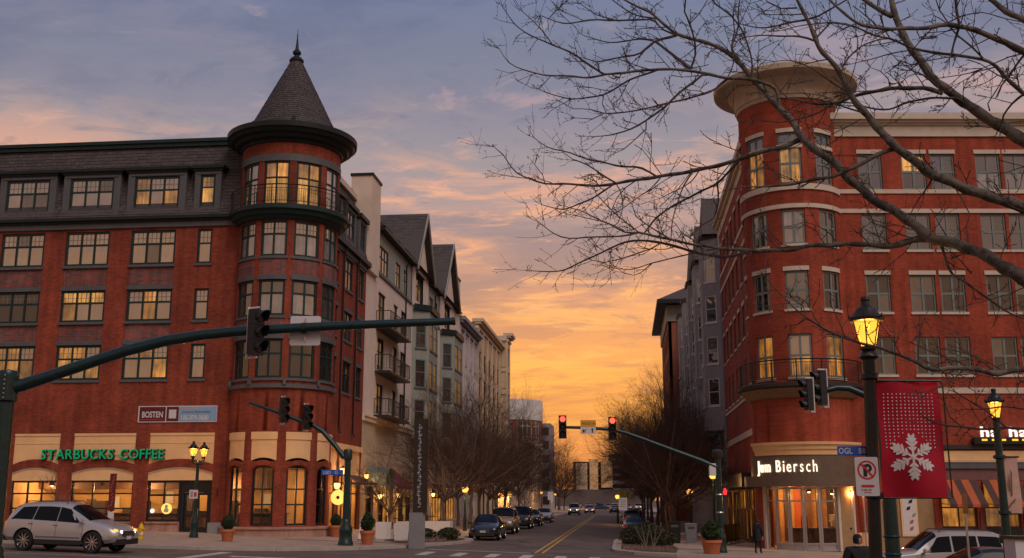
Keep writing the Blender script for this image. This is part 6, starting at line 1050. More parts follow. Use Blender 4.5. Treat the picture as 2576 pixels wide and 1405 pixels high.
def make_car(kind, paint, name, label, group=None, heads='lamp_off', tails='tail_dim', lit=False):
    S = ST[kind]; st = S['st']; wr = S['wr']; t = thing(name, (0, 0, 0), label, 'car', group)
    def sec(v):
        x, zb, zs, zt, wl, wb, wt = v; return [(0, zb), (wl*.86, zb), (wl*.985, zb+.13), (wl, zb+(zs-zb)*.55), (wb+(wl-wb)*.3, zs-.03), (wb, zs), (wb+(wt-wb)*.86, zs+(zt-zs)*.80), (wt*.86, zs+(zt-zs)*.965), (wt*.5, zt+.012), (0, zt+.02)]
    def lerp(x):
        for a, b in zip(st, st[1:]):
            if a[0] <= x <= b[0]: q = (x-a[0])/(b[0]-a[0]); return tuple(i+(j-i)*q for i, j in zip(a, b))
        return st[0] if x < st[0][0] else st[-1]
    # resample stations along smooth steps
    xs = sorted({v[0] for v in st}); g = MB(); rings = []
    for x in xs:
        h = sec(lerp(x)); rings.append([(x, y, z) for y, z in h]+[(x, -y, z) for y, z in reversed(h[1:-1])])
    n = len(rings[0]); vs = [p for r in rings for p in r]; fs = []
    for i in range(len(rings)-1):
        for j in range(n): fs.append((i*n+j, i*n+(j+1) % n, (i+1)*n+(j+1) % n, (i+1)*n+j))
    fs += [tuple(range(n))[::-1], tuple((len(rings)-1)*n+j for j in range(n))]; g.add(vs, fs); me = g.mesh('body', paint)
    ob = bpy.data.objects.new('body', me); col.objects.link(ob); cut = MB()
    for wx in S['wx']:
        for sg in (-1, 1): cut.lathe([(0, 0), (wr+.065, 0), (wr+.065, .6*sg), (0, .6*sg)], (wx, .56*sg, wr), 28, axis='Y')
    co = bpy.data.objects.new('cutter', cut.mesh('cutter', 'tyre', weld=True)); col.objects.link(co); md = ob.modifiers.new('b', 'BOOLEAN'); md.object = co; md.operation = 'DIFFERENCE'; md.solver = 'EXACT'
    dg = bpy.context.evaluated_depsgraph_get(); m2 = bpy.data.meshes.new_from_object(ob.evaluated_get(dg)); bpy.data.objects.remove(ob); bpy.data.objects.remove(co)
    m2.materials.clear(); m2.materials.append(M[paint]); m2.materials.append(M['tyre'])
    for pl in m2.polygons:
        c = pl.center
        if any(abs(math.hypot(c.x-wx, c.z-wr)-(wr+.065)) < .03 and abs(c.y) < .97 and abs(pl.normal.y) < .3 for wx in S['wx']) or (abs(abs(c.y)-.56) < .01): pl.material_index = 1
        else: pl.material_index = 0
    m2.shade_smooth(); m2.set_sharp_from_angle(angle=R(32)); body = link_mesh('body', m2, t, center=False)
    side = lambda x, v, sg, o=.008: (lambda h: Vector((x, sg*(h[5][0]+(h[6][0]-h[5][0])*v+o), h[5][1]+(h[6][1]-h[5][1])*v)))(sec(lerp(x)))
    for sg in (-1, 1):
        for b0, b1, t0, t1 in S['glass']:
            g = MB(); k = 6
            for i in range(k):
                for j in range(3):
                    q = [];
                    for ii, jj in ((i, j), (i+1, j), (i+1, j+1), (i, j+1)): u, v = ii/k, .05+.90*jj/3; x = (b0+(b1-b0)*u)*(1-jj/3)+(t0+(t1-t0)*u)*(jj/3); q.append(side(x, v, sg))
                    g.quad(*q)
            g.build('side_window', 'car_glass', t, 40, True)
    def topg(x, tt, o=.012):
        h = sec(lerp(x)); path = [h[6], h[7], h[8], h[9]]; q = (1-abs(tt))*3; i = min(2, int(q)); f_ = q-i; y = path[i][0]+(path[i+1][0]-path[i][0])*f_; z = path[i][1]+(path[i+1][1]-path[i][1])*f_; return Vector((x, y*(1 if tt > 0 else -1), z+o))
    for nm, (x0, x1), mgn in (('windscreen', S['ws'], .97), ('rear_window', S['rg'], .90)):
        g = MB(); kx = 6; ky = 10; o = .012; dx = .012 if nm == 'windscreen' else -.012
        for i in range(kx):
            for j in range(ky):
                g.quad(*[topg(x0+(x1-x0)*(ii/kx), -mgn+2*mgn*jj/ky)+Vector((dx, 0, 0)) for ii, jj in ((i, j), (i+1, j), (i+1, j+1), (i, j+1))])
        g.build(nm, 'car_glass', t, 40, True)
    for wx in S['wx']:
        for sg in (-1, 1):
            yo = sg*(.90 if kind != 'crossover' else .95); c = (wx, yo-sg*.11, wr); g = MB(); g.lathe([(wr*.70, -.11), (wr*.93, -.11), (wr, -.07), (wr, .07), (wr*.93, .11), (wr*.70, .11)], c, 28, axis='Y'); wh = g.build('wheel', 'tyre', t, 40); g = MB()
            g.lathe([(wr*.74, .075*sg), (wr*.70, .10*sg), (wr*.67, .03*sg)], c, 24, axis='Y'); g.lathe([(0, .085*sg), (wr*.14, .08*sg), (wr*.15, .05*sg)], c, 14, axis='Y')
            for k in range(10): a = 2*math.pi*k/10; u = Vector((math.cos(a), 0, math.sin(a))); p = Vector(c)+Vector((0, .062*sg, 0)); g.obox(p+u*wr*.40, u, (0, 1, 0), u.cross(Vector((0, 1, 0))), wr*.30, .014, wr*.055)
            g.build('rim', 'rim_metal', wh, 40); g = MB(); g.lathe([(0, .015*sg), (wr*.64, .015*sg)], c, 20, axis='Y'); g.build('brake_disc', 'black_metal', wh)
    L_ = st[-1][0]; nose = lerp(L_-.10); tail = lerp(st[0][0]+.06); sul = st[len(st)//2]
    for sg in (-1, 1):
        # cladding, handles, mirrors, lamps
        g = MB(); g.box(S['wx'][0]+wr+.08, S['wx'][1]-wr-.08, sg*sul[4]*.97-.012, sg*sul[4]*.97+.022, sul[1]-.03, sul[1]+.13); g.build('sill_trim', 'rubber_trim', t)
        if kind == 'crossover': g = MB(); g.box(S['wx'][0]+wr+.12, S['wx'][1]-wr-.12, sg*.955-.01, sg*.955+.022, .50, .545); g.build('side_moulding', 'chrome', t)
        for x in ([-1.15, -.12] if kind != 'sedan' else [-.48, .52-.12]): h = sec(lerp(x)); y = h[4][0]; g = MB(); g.box(x-.10, x+.10, sg*y-.02, sg*y+.035, h[4][1]-.10, h[4][1]-.065); g.build('door_handle', 'chrome', t)
        for x in ([-1.10, -.09, 1.0] if kind != 'sedan' else [-.40, .72]):
            h = sec(lerp(x)); g = MB(); g.tube([(x, sg*(h[2][0]+.003), h[2][1]+.02), (x, sg*(h[3][0]+.004), h[3][1]), (x, sg*(h[4][0]+.004), h[4][1])], .006, 4); g.build('door_seam', 'rubber_trim', t)
        mxx = S['ws'][1]-.22; h = sec(lerp(mxx)); g = MB(); g.lathe([(0, -.10), (.06, -.085), (.085, 0), (.07, .08), (0, .10)], (mxx+.05, sg*(h[5][0]+.13), h[5][1]+.09), 10, axis='Y'); g.tube([(mxx+.05, sg*(h[5][0]-.02), h[5][1]+.02), (mxx+.05, sg*(h[5][0]+.10), h[5][1]+.06)], .025, 6); g.build('mirror', paint, t, 50)
        hz_ = nose[2]-.02; g = MB(); c0 = Vector((L_-.20, sg*nose[5]*.86, hz_)); g.add([c0+Vector((.16*math.cos(a)*math.cos(b), sg*.02+.17*math.sin(a)*math.cos(b), .085*math.sin(b))) for b in (-1.3, -.6, 0, .6, 1.3) for a in [2*math.pi*k/10 for k in range(10)]], [(i*10+j, i*10+(j+1) % 10, (i+1)*10+(j+1) % 10, (i+1)*10+j) for i in range(4) for j in range(10)]+[tuple(range(10))[::-1], tuple(range(40, 50))]); g.build('headlight', heads, t, 50)
        if lit: g = MB(); g.lathe([(0, -.02), (.055, -.01), (.06, .02), (0, .02)], (L_-.02, sg*nose[5]*.62, hz_-.03), 12, axis='X'); g.build('headlight_bulb', 'head_lamp', t)
        g = MB(); g.box(st[0][0]-.005, st[0][0]+.22, sg*tail[5]*.80-.10, sg*tail[5]*.80+.125, tail[2]-.16, tail[2]+.02); g.build('tail_light', tails, t)
        g = MB(); g.lathe([(0, .02), (.05, .015), (.06, -.02)], (L_-.05, sg*nose[4]*.66, nose[1]+.13), 10, axis='X'); g.build('fog_light', 'chrome', t)
    zb = nose[1]; g = MB(); g.box(L_-.12, L_+.035, -.42, .42, nose[2]-.20, nose[2]-.02); gr = g.build('grille', 'black_metal', t); g = MB()
    for k in range(3): g.box(L_-.1, L_+.045, -.40, .40, nose[2]-.18+k*.06, nose[2]-.155+k*.06)
    g.build('grille_bar', 'chrome', gr)
    g = MB(); g.box(L_-.20, L_+.03, -nose[4]*.86, nose[4]*.86, zb-.10, zb+.10); g.build('front_bumper', 'rubber_trim', t); g = MB(); g.box(L_+.03, L_+.045, -.16, .16, zb+.08, zb+.20); g.build('number_plate', 'sign_white', t)
    g = MB(); g.box(st[0][0]-.04, st[0][0]+.18, -tail[4]*.84, tail[4]*.84, tail[1]-.10, tail[1]+.10); g.build('rear_bumper', 'rubber_trim', t); g = MB(); g.box(st[0][0]-.05, st[0][0]-.03, -.16, .16, tail[2]-.22, tail[2]-.10); g.build('number_plate', 'sign_white', t)
    g = MB(); g.box(S['wx'][0]-.2, S['wx'][1]+.2, -.55, .55, sul[1]-.10, sul[1]+.06); g.build('underbody', 'tyre', t)
    if kind != 'sedan':
        for sg in (-1, 1): g = MB(); g.tube([(-1.7, sg*.60, lerp(-1.7)[3]+.0), (-1.6, sg*.60, lerp(-1.6)[3]+.06), (.0, sg*.60, lerp(0)[3]+.06), (.12, sg*.60, lerp(.12)[3])], .018, 6); g.build('roof_rail', 'rubber_trim', t)
    return t
def put(t, x, y, rz, lift=0.): t.location = (x, y, gz(x)+.004+lift); t.rotation_euler = (R(0), R(.0), R(rz)); return t
c1 = make_car('crossover', 'paint_silver', 'parked_car', 'silver crossover waiting at the left edge with lit headlights', heads='head_amber', lit=True, tails='tail_lamp'); put(c1, -21.15, 39.9, -4); c1.rotation_euler = (0, R(1.6), R(-4)); c1.scale = (1.0, 1.0, 1.06)
grp = 'cars parked along the street'
sed_b = put(make_car('sedan', 'paint_black', 'parked_car', 'black sedan first in the row parked at the left kerb', grp, heads='chrome'), -8.15, 64.0, -90)
suv_b = put(make_car('wagon', 'paint_beige', 'parked_car', 'beige car parked second behind the black sedan', grp, heads='chrome'), -8.5, 75.5, -90)
suv_d = put(make_car('wagon', 'paint_dark', 'parked_car', 'dark car third in the row at the left kerb', grp, heads='chrome'), -8.5, 88, -90)
copy_tree(sed_b, (-8.5, 98, gz(-8.5)), R(-90), 'dark sedan fourth in the row at the left kerb')
sil = put(make_car('sedan', 'paint_silver', 'parked_car', 'silver sedan farthest of the row at the left kerb', grp, heads='chrome'), -8.5, 113, -90)
copy_tree(sed_b, (.55, 76.5, gz(.5)), R(90), 'black car parked behind the right planting bed, red tail lamps showing'); copy_tree(suv_d, (.55, 98, gz(.5)), R(90), 'dark car parked along the right kerb beyond the white notice'); copy_tree(sed_b, (.4, 112, gz(.4)), R(90), 'dark sedan parked farther along the right kerb')
# right foreground
cw = put(make_car('wagon', 'paint_white', 'parked_car', 'pale silver estate behind the grey sedan at the lower right'), 10.75, 39.8, 186)
cg = put(make_car('sedan', 'paint_grey', 'parked_car', 'dark grey sedan nearest the viewer at the lower right'), 10.3, 33.25, 186)
# traffic and parked cars far down the street
far_lab = ['white lit car waiting', 'dark car', 'red car', 'pale car', 'black car', 'silver car', 'beige car', 'blue car']
trk = make_car('wagon', 'paint_white', 'parked_car', 'pale van-like car standing at the left kerb before the far junction', grp, heads='head_amber', lit=True); put(trk, -8.0, 168, -90)
onc = make_car('sedan', 'paint_red', 'moving_car', 'far oncoming car with glowing headlights', 'far traffic', heads='head_amber', lit=True); put(onc, -6.4, 192, -90)
bluec = make_car('sedan', 'paint_blue', 'moving_car', 'distant blue car crossing the end of the street', 'far traffic', heads='chrome')
put(bluec, -6.5, 262, 178)
srcs = [onc, sed_b, trk, onc, sil, onc, trk, sed_b]; words = ['red', 'black', 'pale', 'red', 'silver', 'red', 'pale', 'black']
for i in range(8):
    x = -12.5+i*2.6; lb = 'distant %s car in the row across the street end, number %s from left' % (words[i], ('one', 'two', 'three', 'four', 'five', 'six', 'seven', 'eight')[i]); c = copy_tree(srcs[i], (x, 285+(i % 3)*2, gz(x)), R(90 if i in (1, 4) else -90), lb); c['group'] = 'far row of cars'; c.name = 'parked_car'
for i, (x, y) in enumerate(((-2.3, 208), (-2.4, 226))): c = copy_tree(suv_d if i else sed_b, (x, y, gz(x)), R(90), 'far car driving away in the right lane, %s one' % ('nearer', 'farther')[i]); c['group'] = 'far traffic'

# ---------------------------------------------------------------- bare trees
def grow_tree(seed, h, spread, trunk_h, tr=.13, dense=1., up=.5):
    r = random.Random(seed); trunk = MB(); crown = MB(); UPV = Vector((0, 0, 1))
    def rv(): return Vector((r.gauss(0, 1), r.gauss(0, 1), r.gauss(0, 1))).normalized()
    def branch(p, d, ln, rad, lev):
        n = 4 if lev < 3 else 3; pts = [p]; q = p; dd = d
        for i in range(n): dd = (dd+rv()*.20+UPV*.05*(1 if lev < 3 else .3)).normalized(); q = q+dd*ln/n; pts.append(q)
        tgt = trunk if lev <= 1 else crown; tgt.tube(pts, [rad*(1-.62*i/n) for i in range(n+1)], 6 if lev <= 1 else 4 if lev == 2 else 3, cap=False)
        if lev >= 5 or ln < .16: return
        kids = (0, 6.4, 5.6, 5.2, 4)[lev] if lev else 0
        for k in range(int(kids*dense+r.random())):
            t = r.uniform(.25, 1); i = min(n-1, int(t*n)); b = pts[i]+(pts[i+1]-pts[i])*(t*n-i); out = (pts[i+1]-pts[i]).normalized(); side = rv(); side = (side-out*side.dot(out)).normalized(); ang = r.uniform(.45, .95); branch(b, (out*math.cos(ang)+side*math.sin(ang)+UPV*.12).normalized(), ln*r.uniform(.42, .66), rad*(.5 if lev < 2 else .6)*(1-.4*t), lev+1)
    pts = [Vector((0, 0, -.1))]
    for i in range(5): pts.append(Vector((r.uniform(-.08, .08)*i, r.uniform(-.08, .08)*i, trunk_h*(i+1)/5+(h-trunk_h)*(.12*i*i/16))))
    trunk.tube(pts, [tr*1.25]+[tr*(1-.09*i) for i in range(5)], 9); tp = pts[-1]
    nl = int(9*dense+3)
    for k in range(nl): a = 2*math.pi*k/nl+r.uniform(-.3, .3); zz = trunk_h*r.uniform(.75, 1.0); el = r.uniform(.35, 1.15); branch(Vector((tp.x*.6, tp.y*.6, zz+.2)), Vector((math.cos(a)*math.cos(el)*spread, math.sin(a)*math.cos(el)*spread, math.sin(el)*up*2)).normalized(), (h-trunk_h)*r.uniform(.55, .82), tr*.5, 1)
    branch(tp, UPV, (h-trunk_h)*.8, tr*.6, 1)
    return trunk.mesh('trunk', 'bark_brown', 50), crown.mesh('crown', 'twig_red')
protos = [grow_tree(11, 8.2, 1.2, 2.3, .12, 1.0, .5), grow_tree(23, 8.8, 1.1, 2.5, .13, 1.0, .55), grow_tree(37, 7.8, 1.3, 2.0, .11, 1.0, .45)]
def street_tree(i, x, y, s, rz, label, grp): 
    t = thing('street_tree', (x, y, gz(x)+.1), label, 'tree', grp); a, b = protos[i % 3]
    for nm, me in (('trunk', a), ('crown', b)): o = bpy.data.objects.new(nm, me); col.objects.link(o); o.parent = t
    t.rotation_euler = (0, 0, rz); t.scale = (s, s, s); return t
lt = [(-11.6, 68.6, .95, 'bare bushy tree rising from the long white planter on the left'), (-11.4, 79, 1.12, 'bare street tree second in the left row'), (-11.4, 90, 1.2, 'bare street tree third in the left row'), (-11.4, 102, 1.2, 'bare street tree fourth in the left row'), (-11.5, 117, 1.1, 'bare street tree fifth in the left row'), (-12.6, 134, .62, 'small bare street tree sixth in the left row, past the tan block'), (-13.2, 85, 1.0, 'bare tree close to the gabled row behind the second tree'), (-13.0, 96, 1.1, 'bare tree close to the gabled row behind the third tree'), (-13.2, 110, 1.1, 'bare tree close to the lilac block on the left pavement'), (-14.0, 63.5, .55, 'small bare tree by the pale planter near the turret')]
for i, (x, y, s, lb) in enumerate(lt): street_tree(i, x, y, s, i*1.3, lb, 'bare trees along the left pavement')
street_tree(1, -13.2, 216, 1.35, 2., 'round bare tree standing alone before the round office', 'bare trees along the left pavement'); street_tree(2, -12.6, 221, 1.25, .7, 'bare tree on the street side of the lone round tree', 'bare trees along the left pavement'); street_tree(0, -13.6, 219, 1.35, 4., 'bare tree half hidden behind the round lone tree', 'bare trees along the left pavement')
rt_ = [(2.9, 74.5, .98, 'bare tree with pale trunk nearest on the right pavement'), (3.1, 86, 1.2, 'bare street tree second in the right row'), (3.2, 96, 1.35, 'tall bare street tree third in the right row'), (3.0, 108, 1.35, 'bare street tree fourth in the right row'), (2.8, 121, 1.35, 'bare street tree fifth in the right row'), (2.6, 136, 1.3, 'bare street tree sixth in the right row'), (2.4, 152, 1.25, 'bare street tree last in the right row'), (3.6, 80, 1.0, 'bare tree close behind the first one on the right'), (3.9, 91, 1.25, 'bare tree pressed between the second and third of the right row'), (2.2, 101.5, 1.2, 'bare tree leaning over the kerb past the third of the right row'), (4.2, 113, 1.3, 'bare tree behind the fourth of the right row'), (4.0, 128, 1.3, 'bare tree behind the fifth of the right row'), (2.0, 143, 1.1, 'bare tree near the kerb beyond the sixth of the right row')]
for i, (x, y, s, lb) in enumerate(rt_): street_tree(i+1, x, y, s, i*2.1+.4, lb, 'bare trees along the right pavement')
sp_ = at(143, 1330, 50); sap = grow_tree(61, 3.6, .9, 1.5, .035, .42, .7); protos.append(sap); t = thing('street_tree', (sp_.x, sp_.y, gz(sp_.x)+.1), 'thin bare sapling behind the silver car', 'tree', 'bare trees along the left pavement')
for nm, me in (('trunk', sap[0]), ('crown', sap[1])): o = bpy.data.objects.new(nm, me); col.objects.link(o); o.parent = t

# low shrubs and grasses in the beds
def shrub(x, y, r, h, n, m_, label, s=.06): b = Vector((x, y, gz(x)+.14)); t = thing('low_shrub', b, label, 'shrub', 'low shrubs in the planting beds'); leaf_blob(t, b+Vector((0, 0, h*.5)), r, h*.55, n, m_, .2, s); g = MB(); [g.tube([b, b+Vector((rng.uniform(-r, r)*.6, rng.uniform(-r, r)*.6, h*.6))], [.02, .008], 4) for _ in range(5)]; g.build('stem', 'bark', t)
shrub(-9.6, 58.5, .62, .6, 1800, 'leaf_dark', 'low dark shrub at the kerb before the black sedan'); shrub(-10.7, 57.6, .6, .55, 1600, 'leaf_dark', 'low dark shrub in the middle of the left bed'); shrub(-11.6, 56.2, .5, .5, 1300, 'leaf_dark', 'low shrub close to the concrete plinth'); shrub(.3, 60.5, .75, .95, 2400, 'leaf_dark', 'dense dark shrub in the right bed behind the notice post'); shrub(1.4, 58.6, .75, .85, 2400, 'leaf_dark', 'spreading dark shrub in the middle of the right bed'); shrub(1.1, 63.5, .8, 1.1, 2400, 'leaf_dark', 'tall dark shrub at the back of the right bed'); shrub(2.1, 60.5, .6, .7, 1500, 'leaf_dark', 'dark shrub at the right side of the right bed')
gs = MB()
for i in range(260): x, y = rng.uniform(-.2, 2.2), rng.uniform(52.9, 57.2); b = Vector((x, y, gz(x)+.15)); gs.tube([b, b+Vector((rng.uniform(-.1, .1), rng.uniform(-.1, .1), rng.uniform(.05, .22)))], [.012, .003], 3, cap=False)
for i in range(220): x, y = rng.uniform(-11.4, -9.4), rng.uniform(54.4, 57.5); b = Vector((x, y, gz(x)+.15)); gs.tube([b, b+Vector((rng.uniform(-.1, .1), rng.uniform(-.1, .1), rng.uniform(.05, .25)))], [.012, .003], 3, cap=False)
setp(gs.build('dry_ground_cover', 'pinkish_mulch'), 'dry tufted ground cover in the kerbside beds', 'ground cover', kind='stuff')
for i, (dx, dy) in enumerate(((0, 0), (.35, .1))):
    x, y = .95+dx, 55.9+dy; b = Vector((x, y, gz(x)+.14)); t = thing('forked_branch', b, ('forked pale bare stem standing in the right bed', 'second pale bare stem leaning in the right bed')[i], 'shrub', 'pale stems in the right bed'); g = MB()
    for q in range(3): g.tube([b, b+Vector((.16*(q-1)+.1*(i*2-1), .05*q, .5)), b+Vector((.42*(q-1)+.2*(i*2-1), .1*q, 1.15))], [.035, .028, .012], 5)
    g.build('stems', 'bark', t)

